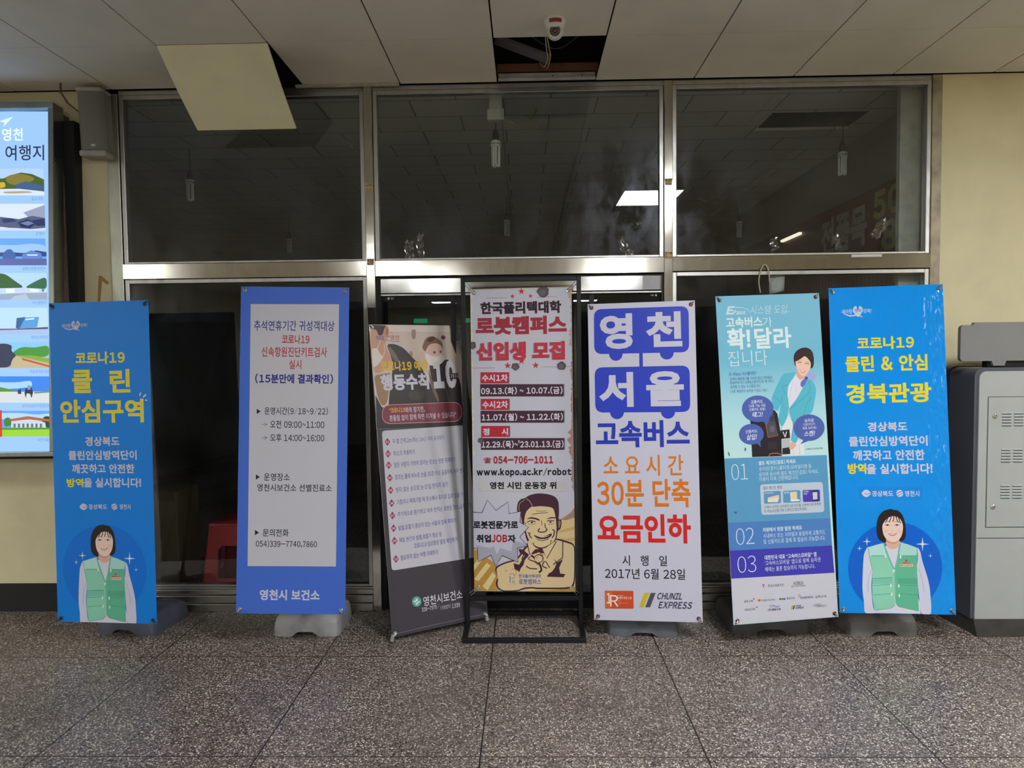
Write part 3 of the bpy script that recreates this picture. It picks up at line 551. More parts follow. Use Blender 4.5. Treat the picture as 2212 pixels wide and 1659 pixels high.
('P',[(-241.8,221.8),(-226.3,196.5),(-245.5,175.4),(-261.1,199.0)],'#8d2a52',0),
('T','01',-253.6,190.6,-233.8,205.0,'#cfc4cc',0.03,0.0),
('T','두 팔 간격(2m(최소 1m)) 거리 유지하기',-211.8,183.9,115.3,215.0,'#4c4690',0.006,0.0),
('P',[(-243.2,152.0),(-227.8,126.7),(-246.9,105.9),(-262.4,129.5)],'#8d2a52',0),
('T','02',-255.0,120.9,-235.2,135.3,'#cfc4cc',0.03,0.0),
('T','마스크 착용하기',-211.4,112.2,-81.4,142.7,'#4c4690',0.006,0.0),
('P',[(-244.4,84.9),(-229.0,59.6),(-248.1,38.9),(-263.6,62.6)],'#8d2a52',0),
('T','03',-256.2,54.0,-236.5,68.2,'#cfc4cc',0.03,0.0),
('T','많은 사람이 가까이 모이는 장소는 방문 자제하기',-213.5,44.6,176.2,75.5,'#4c4690',0.006,0.0),
('P',[(-243.6,12.3),(-228.2,-13.1),(-247.3,-33.4),(-262.7,-9.7)],'#8d2a52',0),
('T','04',-255.4,-18.5,-235.7,-4.3,'#cfc4cc',0.03,0.0),
('T','흐르는 물에 비누로 손을 30초 이상 꼼꼼하게 자주 씻기',-214.7,-26.5,232.4,4.3,'#4c4690',0.006,0.0),
('P',[(-244.4,-59.9),(-229.1,-85.2),(-248.1,-105.3),(-263.5,-81.6)],'#8d2a52',0),
('T','05',-256.2,-90.5,-236.5,-76.4,'#cfc4cc',0.03,0.0),
('T','씻지 않은 손으로 눈·코·입 만지지 않기',-216.1,-100.4,113.3,-69.9,'#4c4690',0.006,0.0),
('P',[(-244.7,-134.9),(-229.4,-160.3),(-248.4,-180.2),(-263.7,-156.4)],'#8d2a52',0),
('T','06',-256.4,-165.4,-236.8,-151.3,'#cfc4cc',0.03,0.0),
('T','기침이나 재채기할 때 옷소매나 휴지로 입과 코를 가리기',-215.4,-172.0,243.4,-141.5,'#4c4690',0.006,0.0),
('P',[(-245.5,-205.7),(-230.2,-231.1),(-249.1,-250.7),(-264.5,-226.9)],'#8d2a52',0),
('T','07',-257.1,-235.9,-237.5,-222.0,'#cfc4cc',0.03,0.0),
('T','주기적으로 환기하고 자주 만지는 표면은 청소,소독하기',-216.0,-242.2,252.8,-211.8,'#4c4690',0.006,0.0),
('P',[(-244.8,-278.6),(-229.5,-304.1),(-248.4,-323.4),(-263.7,-299.6)],'#8d2a52',0),
('T','08',-256.4,-308.8,-236.9,-294.9,'#cfc4cc',0.03,0.0),
('T','발열,호흡기 증상이 있는 사람과 접촉 피하기',-217.8,-320.1,144.9,-290.0,'#4c4690',0.006,0.0),
('P',[(-244.8,-350.4),(-229.6,-375.9),(-248.5,-395.0),(-263.8,-371.1)],'#8d2a52',0),
('T','09',-256.5,-380.4,-237.0,-366.6,'#cfc4cc',0.03,0.0),
('T','매일 본인의 발열,호흡기 증상 등',-217.3,-389.3,46.1,-359.5,'#4c4690',0.006,0.0),
('T','코로나19 임상증상 발생 확인하기',-132.2,-433.2,143.4,-403.2,'#4c4690',0.006,0.0),
('P',[(-245.0,-453.6),(-229.9,-479.2),(-248.7,-497.9),(-263.9,-474.0)],'#8d2a52',0),
('T','10',-256.6,-483.4,-237.2,-469.7,'#cfc4cc',0.03,0.0),
('T','필요하지 않는 여행 자제하기',-218.2,-489.5,12.4,-459.9,'#4c4690',0.006,0.0),
('N','printed_signature'),
('P',[(-114.4,-738.4),(-116.0,-745.7),(-119.5,-752.2),(-124.5,-757.4),(-130.7,-760.9),(-137.7,-762.5),(-145.0,-762.2),(-152.2,-759.9),(-158.7,-755.8),(-164.1,-750.1),(-168.0,-743.4),(-170.2,-735.9),(-170.5,-728.3),(-168.9,-721.0),(-165.5,-714.6),(-160.6,-709.4),(-154.4,-705.8),(-147.4,-704.1),(-140.0,-704.4),(-132.9,-706.7),(-126.3,-710.8),(-120.9,-716.5),(-116.9,-723.3),(-114.7,-730.8)],'#4c9f92',0),
('P',[(-147.7,-715.4),(-134.5,-717.8),(-137.5,-752.8),(-150.7,-750.4)],'#c9d2d2',0),
('P',[(-160.2,-724.8),(-123.1,-731.5),(-124.2,-744.4),(-161.3,-737.7)],'#c9d2d2',0),
('S',[(-169.6,-737.7),(-142.8,-736.4),(-114.9,-724.4)],4,'#4c9f92',2,0),
('T','영천시보건소',-102.6,-768.5,145.8,-714.3,'#c9c8d0',0.01,0.0),
('T','339-7979 /',-115.9,-799.0,-6.8,-770.0,'#c4c3cc',0.015,0.0),
('T','(국번없이)',-0.3,-808.8,65.7,-783.3,'#a8a7b2',0.01,0.0),
('T','1339',73.5,-811.6,124.0,-786.7,'#c4c3cc',0.015,0.0),
('N','printed_hem'),
('S',[(-302.9,-886.6),(-47.5,-882.6),(302.5,-884.3)],1.2,'#8b8890',0,0),
('P',[(-309.6,348.4),(-301.4,347.9),(-303.5,-894.0),(-311.2,-889.4)],'#c4c4c8',0),
],
4:[
('N','printed_border'),
('P',[(-308.0,361.4),(-300.4,898.7),(-296.5,898.6),(-295.8,889.7),(-298.1,880.8),(-297.1,871.8),(-285.0,862.6),(-285.1,853.6),(-296.3,844.9),(-295.3,836.0),(-297.6,827.1),(-292.1,818.0),(-298.2,809.2),(-292.2,800.1),(-289.5,791.1),(-295.0,782.3),(-289.4,773.2),(-290.7,764.3),(-299.0,755.5),(-291.5,746.4),(-295.9,737.5),(-293.8,728.5),(-295.8,719.6),(-290.0,710.5),(-293.8,701.7),(-298.0,692.8),(-292.5,683.7),(-289.3,674.7),(-296.2,665.9),(-297.5,657.0),(-295.3,648.0),(-287.5,638.9),(-287.1,629.9),(-291.6,621.0),(-288.4,612.0),(-289.3,603.1),(-296.2,594.2),(-300.4,585.3),(-292.5,576.3),(-294.0,567.3),(-296.9,558.4),(-299.0,549.5),(-296.5,540.5),(-295.7,531.5),(-298.7,522.6),(-298.5,513.6),(-296.3,504.6),(-290.6,495.6),(-294.7,486.7),(-299.2,477.8),(-299.4,468.8),(-297.0,459.8),(-300.7,450.9),(-300.9,442.0),(-296.5,432.9),(-302.7,424.1),(-297.2,415.0),(-299.0,406.1),(-294.2,397.0),(-293.8,388.1),(-294.7,379.1),(-294.8,370.2),(-299.5,361.2)],'#cdc3a6',0),
('P',[(301.8,892.6),(-301.2,898.0),(-301.2,904.6),(-291.0,901.5),(-280.9,903.6),(-270.7,901.2),(-260.6,902.3),(-250.5,898.6),(-240.3,900.3),(-230.2,907.1),(-220.1,900.0),(-210.0,904.5),(-199.8,904.1),(-189.7,904.8),(-179.6,902.3),(-169.5,903.6),(-159.4,898.0),(-149.3,898.0),(-139.2,899.4),(-129.1,898.8),(-119.0,898.2),(-108.9,898.5),(-98.8,903.5),(-88.8,899.1),(-78.7,908.8),(-68.6,905.5),(-58.5,903.8),(-48.5,906.2),(-38.4,900.1),(-28.3,909.7),(-18.3,908.7),(-8.2,907.3),(1.8,903.7),(11.9,909.7),(21.9,908.4),(32.0,907.2),(42.0,911.9),(52.0,907.3),(62.1,902.6),(72.1,906.3),(82.1,899.5),(92.1,899.5),(102.2,910.6),(112.2,912.2),(122.2,916.7),(132.2,914.5),(142.2,907.9),(152.2,897.4),(162.2,907.2),(172.2,918.5),(182.2,915.4),(192.2,907.9),(202.1,907.4),(212.1,901.1),(222.1,900.0),(232.1,897.1),(242.0,921.8),(252.0,914.6),(262.0,899.3),(272.0,908.2),(281.9,896.3),(291.9,901.8),(301.8,920.2)],'#bfa86a',0),
('P',[(302.9,890.8),(302.2,353.3),(292.9,353.3),(294.5,362.3),(296.5,371.2),(292.9,380.2),(290.0,389.2),(295.0,398.2),(298.5,407.1),(298.6,416.1),(298.4,425.0),(290.0,434.0),(294.0,443.0),(291.2,452.0),(297.6,460.9),(296.7,469.9),(292.6,478.9),(290.7,487.8),(296.0,496.8),(298.6,505.7),(291.1,514.7),(296.5,523.7),(292.2,532.7),(297.8,541.6),(292.7,550.6),(278.6,559.6),(281.0,568.6),(288.4,577.5),(281.0,586.5),(292.9,595.4),(289.4,604.4),(287.3,613.3),(278.0,622.4),(292.7,631.2),(277.9,640.3),(291.8,649.2),(290.2,658.1),(296.0,667.0),(297.5,676.0),(297.2,685.0),(291.6,694.0),(290.3,702.9),(292.9,711.9),(294.9,720.8),(296.8,729.7),(291.6,738.7),(291.3,747.7),(298.7,756.6),(297.5,765.6),(291.7,774.6),(291.5,783.5),(296.6,792.4),(297.0,801.4),(293.5,810.4),(290.0,819.3),(295.4,828.2),(279.6,837.4),(283.3,846.3),(275.1,855.3),(287.3,864.1),(263.6,873.3),(267.3,882.2),(278.9,891.1)],'#a98f7f',0),
('P',[(302.9,890.8),(302.9,663.5),(298.0,663.6),(299.1,667.3),(298.5,671.1),(302.1,674.9),(302.1,678.7),(298.9,682.5),(300.9,686.3),(299.9,690.1),(301.6,693.9),(297.8,697.7),(300.0,701.5),(298.5,705.3),(302.0,709.0),(300.1,712.8),(302.0,716.6),(298.2,720.4),(300.3,724.2),(302.0,728.0),(302.0,731.8),(299.8,735.6),(302.0,739.3),(301.5,743.1),(300.3,746.9),(300.0,750.7),(299.6,754.5),(299.5,758.3),(300.6,762.1),(299.5,765.9),(301.6,769.6),(301.0,773.4),(298.6,777.2),(301.6,781.0),(301.3,784.8),(301.2,788.6),(300.1,792.4),(302.3,796.2),(302.2,799.9),(300.2,803.7),(301.6,807.5),(299.2,811.3),(298.7,815.1),(298.1,818.9),(295.6,822.7),(297.2,826.5),(300.6,830.3),(294.2,834.1),(294.2,837.9),(288.7,841.7),(297.2,845.4),(294.4,849.2),(278.3,853.2),(291.8,856.8),(286.6,860.7),(268.2,864.6),(288.9,868.2),(292.9,872.0),(270.5,876.0),(274.3,879.7),(270.9,883.5),(295.3,887.1),(277.0,891.1)],'#bd9f55',0),
('P',[(302.4,462.2),(299.2,-302.1),(294.7,-302.1),(291.6,-289.3),(285.6,-276.6),(294.1,-263.8),(291.1,-251.1),(282.0,-238.4),(282.3,-225.6),(288.8,-212.8),(285.5,-200.1),(286.9,-187.3),(289.2,-174.5),(284.0,-161.8),(293.1,-149.0),(284.5,-136.3),(295.0,-123.5),(284.1,-110.8),(286.7,-98.0),(276.9,-85.3),(270.3,-72.6),(276.6,-59.8),(267.1,-47.1),(287.0,-34.3),(275.3,-21.6),(264.6,-8.8),(263.0,3.9),(284.1,16.7),(283.2,29.4),(263.8,42.2),(280.5,54.9),(289.1,67.7),(286.9,80.4),(291.0,93.1),(286.8,105.9),(290.2,118.6),(290.0,131.4),(291.1,144.1),(292.9,156.8),(284.9,169.6),(288.0,182.3),(286.4,195.0),(285.1,207.8),(293.7,220.5),(284.9,233.2),(285.7,246.0),(290.4,258.7),(289.7,271.4),(295.7,284.1),(287.2,296.9),(295.1,309.6),(290.3,322.3),(295.8,335.0),(296.5,347.8),(289.5,360.5),(291.1,373.2),(288.8,386.0),(287.3,398.7),(284.8,411.4),(296.7,424.1),(289.5,436.9),(290.3,449.6),(289.4,462.3)],'#96786a',0),
('P',[(-304.4,-300.6),(-300.7,471.3),(-291.6,471.2),(-291.4,458.4),(-286.8,445.5),(-293.2,432.7),(-292.0,419.9),(-289.7,407.0),(-298.8,394.2),(-293.7,381.3),(-298.8,368.5),(-298.3,355.6),(-300.4,342.8),(-297.3,329.9),(-297.3,317.1),(-292.8,304.2),(-292.1,291.4),(-288.3,278.5),(-293.4,265.7),(-287.4,252.8),(-295.0,240.0),(-289.7,227.1),(-292.7,214.3),(-291.7,201.4),(-297.1,188.5),(-287.1,175.7),(-289.7,162.8),(-299.2,150.0),(-293.3,137.1),(-286.4,124.2),(-300.8,111.4),(-297.1,98.5),(-290.5,85.7),(-301.2,72.8),(-290.5,59.9),(-293.2,47.1),(-290.9,34.2),(-293.7,21.3),(-287.8,8.5),(-296.9,-4.4),(-293.5,-17.3),(-301.5,-30.2),(-293.9,-43.0),(-296.0,-55.9),(-287.6,-68.7),(-288.2,-81.6),(-300.5,-94.5),(-302.0,-107.4),(-300.9,-120.3),(-299.9,-133.1),(-291.8,-146.0),(-294.7,-158.9),(-294.9,-171.7),(-296.0,-184.6),(-303.0,-197.5),(-297.2,-210.4),(-288.1,-223.2),(-290.8,-236.1),(-294.7,-249.0),(-300.4,-261.9),(-289.5,-274.8),(-297.1,-287.7),(-294.2,-300.6)],'#cdc3a6',0),
('N','printed_title'),
('P',[(4.4,900.3),(9.4,885.5),(24.9,884.8),(12.4,875.7),(16.7,860.7),(4.0,869.9),(-8.9,861.3),(-4.2,876.1),(-16.5,885.8),(-0.9,885.7)],'#b02a36',0),
('P',[(-49.5,865.2),(-46.2,855.4),(-35.8,854.9),(-44.2,848.8),(-41.3,838.8),(-49.8,844.9),(-58.4,839.2),(-55.2,849.1),(-63.5,855.5),(-53.0,855.5)],'#b02a36',0),
('P',[(57.7,863.7),(60.8,854.3),(70.6,853.9),(62.7,848.1),(65.4,838.6),(57.4,844.4),(49.2,838.9),(52.2,848.3),(44.4,854.4),(54.3,854.4)],'#b02a36',0),
('P',[(-82.9,462.8),(-78.0,447.9),(-62.4,447.4),(-75.0,438.1),(-70.6,423.1),(-83.4,432.2),(-96.3,423.5),(-91.6,438.4),(-104.0,448.0),(-88.3,448.1)],'#b02a36',0),
('P',[(83.2,462.1),(88.1,447.3),(103.7,446.7),(91.2,437.5),(95.5,422.5),(82.8,431.6),(69.9,422.9),(74.6,437.8),(62.3,447.4),(77.9,447.4)],'#b02a36',0),
('S',[(-205.6,843.2),(-84.4,842.4)],1.3,'#9c2e38',0,0),
('S',[(93.6,841.9),(213.7,843.0)],1.3,'#9c2e38',0,0),
('S',[(-304.1,430.3),(-159.3,429.7)],1.3,'#9c2e38',0,0),
('S',[(113.6,429.7),(296.0,430.0)],1.3,'#9c2e38',0,0),
('P',[(163.4,872.9),(165.1,860.3),(155.2,848.2),(138.5,838.6),(123.0,839.9),(109.3,850.4),(103.2,861.5),(92.6,874.5),(101.6,890.0),(111.7,900.2),(123.6,902.5),(139.6,903.1),(154.2,900.4),(167.4,888.4)],'#4a4448',0),
('S',[(122.0,904.0),(120.8,920.4)],0.7,'#4a4448',0,0),
('S',[(158.5,891.1),(177.3,895.7)],0.7,'#4a4448',0,0),
('S',[(156.2,852.6),(167.5,838.6)],0.7,'#4a4448',0,0),
('S',[(118.5,844.9),(105.7,832.8)],0.7,'#4a4448',0,0),
('S',[(100.6,879.3),(82.4,886.8)],0.7,'#4a4448',0,0),
('P',[(147.3,869.8),(148.3,862.2),(142.4,854.9),(132.3,849.1),(123.1,849.9),(114.8,856.2),(111.1,862.9),(104.8,870.7),(110.2,880.0),(116.2,886.1),(123.4,887.5),(133.0,887.9),(141.8,886.2),(149.7,879.0)],'#5c565a',0),
('P',[(-11.7,434.5),(-14.5,426.0),(-24.0,417.7),(-31.5,411.1),(-42.7,412.1),(-50.9,419.0),(-61.4,426.5),(-59.7,435.1),(-57.5,445.7),(-53.5,452.6),(-41.6,454.2),(-31.4,454.9),(-20.5,453.1),(-17.8,445.0)],'#4a4448',0),
('S',[(-18.1,424.5),(-8.3,416.5)],0.7,'#4a4448',0,0),
('S',[(-42.0,413.8),(-48.3,404.2)],0.7,'#4a4448',0,0),
('S',[(-58.7,433.9),(-71.9,436.8)],0.7,'#4a4448',0,0),
('S',[(-43.7,455.4),(-44.4,466.5)],0.7,'#4a4448',0,0),
('S',[(-19.0,446.7),(-6.2,449.8)],0.7,'#4a4448',0,0),
('P',[(-24.3,432.2),(-25.9,427.1),(-31.7,422.2),(-36.2,418.2),(-42.9,418.8),(-47.8,423.0),(-54.1,427.5),(-53.1,432.7),(-51.8,439.0),(-49.4,443.1),(-42.2,444.1),(-36.1,444.5),(-29.5,443.4),(-27.9,438.6)],'#5c565a',0),
('P',[(263.3,434.1),(256.5,422.2),(253.3,413.0),(240.5,411.3),(228.9,412.4),(215.4,414.6),(211.4,422.7),(208.5,434.9),(207.4,444.8),(219.6,453.1),(228.9,460.8),(241.8,461.5),(250.1,453.7),(261.1,443.9)],'#4a4448',0),
('S',[(211.5,426.3),(196.2,425.7)],0.7,'#4a4448',0,0),
('S',[(220.6,454.8),(215.3,466.9)],0.7,'#4a4448',0,0),
('S',[(250.4,453.6),(262.9,460.6)],0.7,'#4a4448',0,0),
('S',[(257.3,424.4),(269.3,416.1)],0.7,'#4a4448',0,0),
('S',[(231.2,410.0),(225.1,398.5)],0.7,'#4a4448',0,0),
('P',[(249.1,431.5),(245.0,424.4),(243.1,418.9),(235.4,417.9),(228.5,418.5),(220.4,419.9),(218.0,424.7),(216.2,432.0),(215.6,438.0),(222.9,442.9),(228.5,447.6),(236.2,448.0),(241.2,443.3),(247.8,437.4)],'#5c565a',0),
('P',[(-270.9,564.0),(-268.7,555.2),(-279.1,546.1),(-288.2,540.4),(-299.3,542.8),(-304.2,549.1),(-304.1,555.4),(-304.0,564.6),(-303.9,575.0),(-303.8,581.1),(-298.3,583.8),(-287.9,585.8),(-276.1,583.2),(-271.3,574.1)],'#4a4448',0),
('S',[(-277.6,579.6),(-265.8,584.8)],0.7,'#4a4448',0,0),
('S',[(-274.1,553.6),(-264.4,545.5)],0.7,'#4a4448',0,0),
('P',[(-282.2,561.8),(-280.9,556.5),(-287.1,551.0),(-292.6,547.6),(-299.2,549.1),(-302.2,552.8),(-302.1,556.6),(-302.1,562.1),(-302.0,568.4),(-301.9,572.0),(-298.7,573.6),(-292.4,574.9),(-285.3,573.3),(-282.4,567.8)],'#5c565a',0),
('T','한국폴리텍대학',-242.2,745.3,239.2,821.4,'#c08088',0.058,0.0),
('T','한국폴리텍대학',-240.0,747.5,237.0,819.2,'#1b1a26',0.045,0.0),
('T','로봇캠퍼스',-270.1,623.8,268.5,732.6,'#8f2434',0.055,0.0),
('T','신입생 모집',-273.3,469.7,252.1,580.0,'#6d6d80',0.055,0.0),
('T','신입생 모집',-267.1,472.1,256.5,582.1,'#b0283a',0.05,0.0),
('P',[(0.1,492.7),(5.5,476.4),(22.7,475.8),(8.9,465.7),(13.6,449.2),(-0.3,459.2),(-14.6,449.6),(-9.4,466.0),(-22.9,476.5),(-5.8,476.6)],'#b0283a',0),
('N','printed_dates'),
('P',[(-241.8,404.0),(-73.4,401.7),(-74.3,335.9),(-242.7,338.1)],'#5a5262',0),
('P',[(-245.6,403.1),(-78.0,400.8),(-78.9,336.0),(-246.5,338.2)],'#a52033',0),
('P',[(-241.7,246.1),(-73.2,244.2),(-74.0,178.4),(-242.6,180.2)],'#5a5262',0),
('P',[(-245.4,245.2),(-77.8,243.3),(-78.7,178.5),(-246.3,180.2)],'#a52033',0),
('P',[(-241.6,84.9),(-73.0,83.4),(-73.9,18.5),(-242.5,19.8)],'#5a5262',0),
('P',[(-245.3,84.0),(-77.7,82.5),(-78.5,18.6),(-246.2,19.8)],'#a52033',0),
('P',[(-243.2,334.4),(251.1,328.1),(250.2,256.7),(-244.2,262.4)],'#73707e',0),
('P',[(-247.9,332.6),(245.6,326.3),(244.7,254.9),(-248.9,260.6)],'#3b2030',0),
('P',[(-243.1,176.5),(250.5,171.4),(249.6,101.8),(-244.1,106.3)],'#73707e',0),
('P',[(-247.8,174.7),(245.0,169.6),(244.1,100.0),(-248.8,104.5)],'#3b2030',0),
('P',[(-243.0,13.8),(250.3,10.1),(249.5,-58.2),(-244.0,-55.0)],'#73707e',0),
('P',[(-247.7,11.9),(244.8,8.3),(243.9,-60.0),(-248.7,-56.9)],'#3b2030',0),
('T','수시1차',-236.7,347.7,-83.1,390.4,'#c6c2d2',0.035,0.0),
('T','09.13.(화) ~ 10.07.(금)',-243.8,268.9,239.2,315.1,'#c6c2d2',0.03,0.0),
('T','수시2차',-236.5,188.6,-84.3,232.7,'#c6c2d2',0.035,0.0),
('T','11.07.(월) ~ 11.22.(화)',-242.2,112.4,239.5,158.7,'#c6c2d2',0.03,0.0),
('T','정',-235.5,28.9,-196.8,70.7,'#c6c2d2',0.035,0.0),
('T','시',-124.6,29.0,-86.0,70.7,'#c6c2d2',0.035,0.0),
('T',"12.29.(목)~'23.01.13.(금)",-244.5,-48.7,241.1,-1.5,'#c6c2d2',0.03,0.0),
('P',[(-229.4,-1.2),(-231.0,-8.6),(-238.8,-15.9),(-244.5,-18.5),(-253.2,-16.3),(-259.5,-13.3),(-267.7,-8.7),(-266.7,-0.9),(-264.5,6.4),(-261.7,11.0),(-252.4,14.9),(-244.5,17.1),(-235.8,13.3),(-233.8,5.9)],'#4a4448',0),
('S',[(-233.1,-7.0),(-224.6,-12.2)],0.7,'#4a4448',0,0),
('S',[(-236.1,10.0),(-226.7,13.5)],0.7,'#4a4448',0,0),
('P',[(-239.0,-3.0),(-240.1,-7.5),(-244.7,-11.8),(-248.1,-13.4),(-253.4,-12.0),(-257.1,-10.2),(-262.0,-7.5),(-261.5,-2.8),(-260.1,1.6),(-258.4,4.3),(-252.9,6.7),(-248.1,8.0),(-242.9,5.7),(-241.7,1.3)],'#5c565a',0),
('T','☎',-233.2,-136.2,-188.4,-103.6,'#92182a',0.02,0.0),
('T','054-706-1011',-174.8,-140.5,178.7,-95.5,'#92182a',0.045,0.0),
('T','www.kopo.ac.kr/robot',-277.2,-220.2,285.9,-163.7,'#0f0f18',0.05,0.0),
('P',[(-261.6,-250.0),(250.7,-251.6),(250.0,-304.7),(-262.4,-303.5)],'#b4b3b2',0),
('T','영천 시민 운동장 위',-201.2,-293.5,197.5,-246.2,'#c4c4cf',0.07,0.0),
('T','영천 시민 운동장 위',-199.3,-291.6,195.7,-248.0,'#10111a',0.045,0.0),
('N','printed_portrait'),
('P',[(-305.1,-648.8),(-242.0,-685.6),(-180.8,-728.4),(-162.9,-771.4),(-158.5,-897.0),(-303.7,-897.4)],'#a8823c',0),
('P',[(205.3,-476.0),(242.1,-451.6),(275.7,-433.3),(301.6,-396.7),(304.6,-646.8),(303.8,-899.0),(-23.3,-899.7),(62.9,-868.3),(187.9,-647.2)],'#c7b183',0),
('P',[(275.7,-433.3),(301.6,-402.8),(299.6,-460.7),(250.9,-476.0),(214.4,-473.0)],'#96786a',0),
('P',[(-302.7,-827.7),(-224.0,-728.6),(-199.6,-747.0),(-275.0,-839.9)],'#cdb987',0),
('P',[(-250.7,-870.5),(-187.8,-783.9),(-170.8,-808.4),(-220.2,-895.0)],'#cdb987',0),
('P',[(-301.5,-741.3),(-273.1,-704.2),(-248.5,-710.3),(-300.1,-778.3)],'#cdb987',0),
('P',[(207.5,-537.1),(302.0,-512.6),(302.4,-530.9),(207.3,-552.4)],'#ba9d62',0),
('P',[(203.9,-586.0),(302.4,-579.7),(302.2,-598.0),(249.4,-595.1)],'#ba9d62',0),
('P',[(197.0,-885.8),(304.2,-866.7),(303.8,-899.0),(-23.3,-899.7)],'#a8823c',0),
('P',[(-177.5,-753.0),(-106.9,-721.9),(-45.3,-709.4),(17.4,-611.0),(191.8,-581.2),(249.3,-596.9),(285.6,-609.0),(303.5,-634.6),(301.8,-768.9),(297.2,-848.4),(279.1,-883.9),(62.7,-885.5),(56.7,-880.7),(4.6,-882.3),(-41.7,-899.8),(-143.1,-900.6),(-173.5,-863.8),(-164.9,-823.8),(-150.0,-817.5),(-163.4,-808.4)],'#3d2030',1),
('P',[(-165.9,-759.1),(-107.0,-731.2),(-39.2,-715.5),(29.5,-617.1),(191.7,-589.1),(225.0,-601.3),(285.5,-619.4),(296.2,-640.7),(294.5,-769.0),(290.0,-842.3),(270.1,-874.2),(62.8,-875.7),(56.8,-872.1),(1.6,-873.7),(-41.6,-892.4),(-130.8,-895.5),(-161.2,-869.9),(-156.2,-820.6),(-163.3,-796.0)],'#c9b48c',1),
('P',[(-40.2,-424.0),(-34.6,-371.9),(-15.9,-350.5),(8.6,-345.6),(33.3,-327.9),(82.4,-315.8),(143.3,-320.2),(185.8,-334.3),(206.7,-361.2),(210.2,-421.1),(205.3,-473.0),(220.6,-469.9),(225.2,-488.2),(216.7,-531.0),(200.3,-535.9),(191.6,-592.2),(170.0,-616.7),(127.0,-641.3),(90.3,-647.5),(53.8,-635.4),(17.5,-598.7),(5.9,-549.7),(-8.8,-500.7),(-17.1,-439.4)],'#3d2030',1),
('P',[(0.6,-488.4),(12.4,-427.1),(44.7,-395.3),(69.1,-396.5),(93.6,-391.6),(160.6,-397.8),(178.7,-408.8),(190.2,-463.8),(194.3,-524.9),(187.4,-586.1),(167.0,-610.6),(127.1,-632.7),(99.5,-638.9),(66.1,-628.0),(29.8,-595.6),(13.3,-549.7)],'#c9b48c',1),
('S',[(-26.1,-421.0),(-22.4,-378.0),(8.5,-354.8)],1.6,'#c9b48c',2,0),
('S',[(15.9,-347.5),(38.9,-365.9),(52.0,-393.4)],2.0,'#c9b48c',2,0),
('P',[(205.2,-482.1),(215.6,-479.1),(217.8,-494.3),(210.8,-518.8),(205.3,-518.8)],'#8a7660',2),
('P',[(13.1,-470.0),(40.8,-456.5),(68.3,-460.8),(93.8,-470.0),(93.7,-481.0),(68.1,-470.0),(40.7,-466.3)],'#3d2030',1),
('P',[(129.2,-471.2),(159.9,-456.5),(193.3,-459.5),(193.2,-465.0),(159.8,-465.0)],'#3d2030',1),
('S',[(19.0,-488.4),(43.6,-479.2),(71.0,-485.3)],4,'#3d2030',2,0),
('S',[(138.2,-482.2),(159.6,-476.0),(180.9,-482.2)],4,'#3d2030',2,0),
('S',[(25.0,-497.6),(46.3,-501.8),(70.8,-497.5)],1.6,'#3d2030',2,0),
('S',[(141.1,-495.6),(159.3,-500.5),(180.7,-494.4)],1.6,'#3d2030',2,0),
('S',[(104.7,-476.1),(109.2,-505.4)],2.5,'#3d2030',2,0),
('S',[(94.9,-523.8),(84.3,-540.4),(103.8,-546.5),(128.3,-542.1),(137.6,-528.1)],5,'#3d2030',2,0),
('S',[(125.8,-494.4),(128.6,-518.9),(140.6,-534.2)],4,'#3d2030',2,0),
('S',[(30.4,-552.7),(36.2,-571.1),(47.1,-581.5)],5,'#3d2030',2,0),
('S',[(21.2,-549.7),(42.6,-552.7)],3,'#3d2030',2,0),
('S',[(168.0,-532.3),(180.1,-537.2),(176.7,-564.7),(165.6,-580.0)],5,'#3d2030',2,0),
('S',[(55.3,-607.8),(59.9,-630.5)],3,'#3d2030',2,0),
('S',[(161.2,-592.2),(157.8,-613.7)],3,'#3d2030',2,0),
('S',[(50.2,-440.6),(96.1,-434.5),(145.0,-430.8)],2.6,'#3d2030',2,0),
('S',[(73.7,-421.0),(105.4,-422.2),(134.7,-419.8)],2,'#3d2030',2,0),
('S',[(75.8,-589.4),(109.2,-597.3),(144.8,-586.2)],3,'#3d2030',2,0),
('S',[(6.7,-488.4),(13.9,-500.6)],3,'#3d2030',2,0),
('S',[(184.8,-408.8),(190.2,-463.8)],3,'#3d2030',2,0),
('P',[(55.7,-489.0),(54.2,-492.2),(50.5,-494.2),(46.0,-494.2),(42.4,-492.2),(41.0,-489.0),(42.4,-485.7),(46.1,-483.7),(50.7,-483.7),(54.3,-485.7)],'#3d2030',0),
('P',[(165.6,-486.4),(164.1,-489.7),(160.4,-491.7),(155.9,-491.7),(152.3,-489.7),(150.9,-486.4),(152.4,-483.2),(156.1,-481.2),(160.6,-481.2),(164.2,-483.2)],'#3d2030',0),
('P',[(59.6,-563.7),(103.4,-575.2),(163.5,-554.3),(155.3,-575.1),(127.7,-586.2),(97.2,-587.5),(74.0,-580.2)],'#3d2030',2),
('P',[(76.0,-569.2),(104.6,-577.7),(152.4,-562.9),(141.3,-571.5),(106.4,-580.1)],'#d8c8a4',1),
('P',[(20.4,-611.0),(29.8,-592.6),(66.0,-635.4),(90.3,-647.5),(65.5,-675.2),(34.7,-684.5)],'#c9b48c',0),
('P',[(102.5,-647.5),(127.0,-641.3),(185.5,-598.3),(175.8,-635.0),(133.6,-699.4),(108.4,-659.7)],'#c9b48c',0),
('S',[(18.6,-611.0),(33.6,-679.6),(65.5,-669.1)],4,'#3d2030',0,0),
('S',[(108.6,-650.5),(133.5,-702.5),(191.5,-601.3)],4,'#3d2030',0,0),
('S',[(191.7,-589.1),(229.9,-599.4),(227.4,-696.0),(171.5,-739.0)],4.5,'#3d2030',0,0),
('S',[(-29.1,-647.9),(4.5,-660.1),(-14.6,-709.2)],4.5,'#3d2030',0,0),
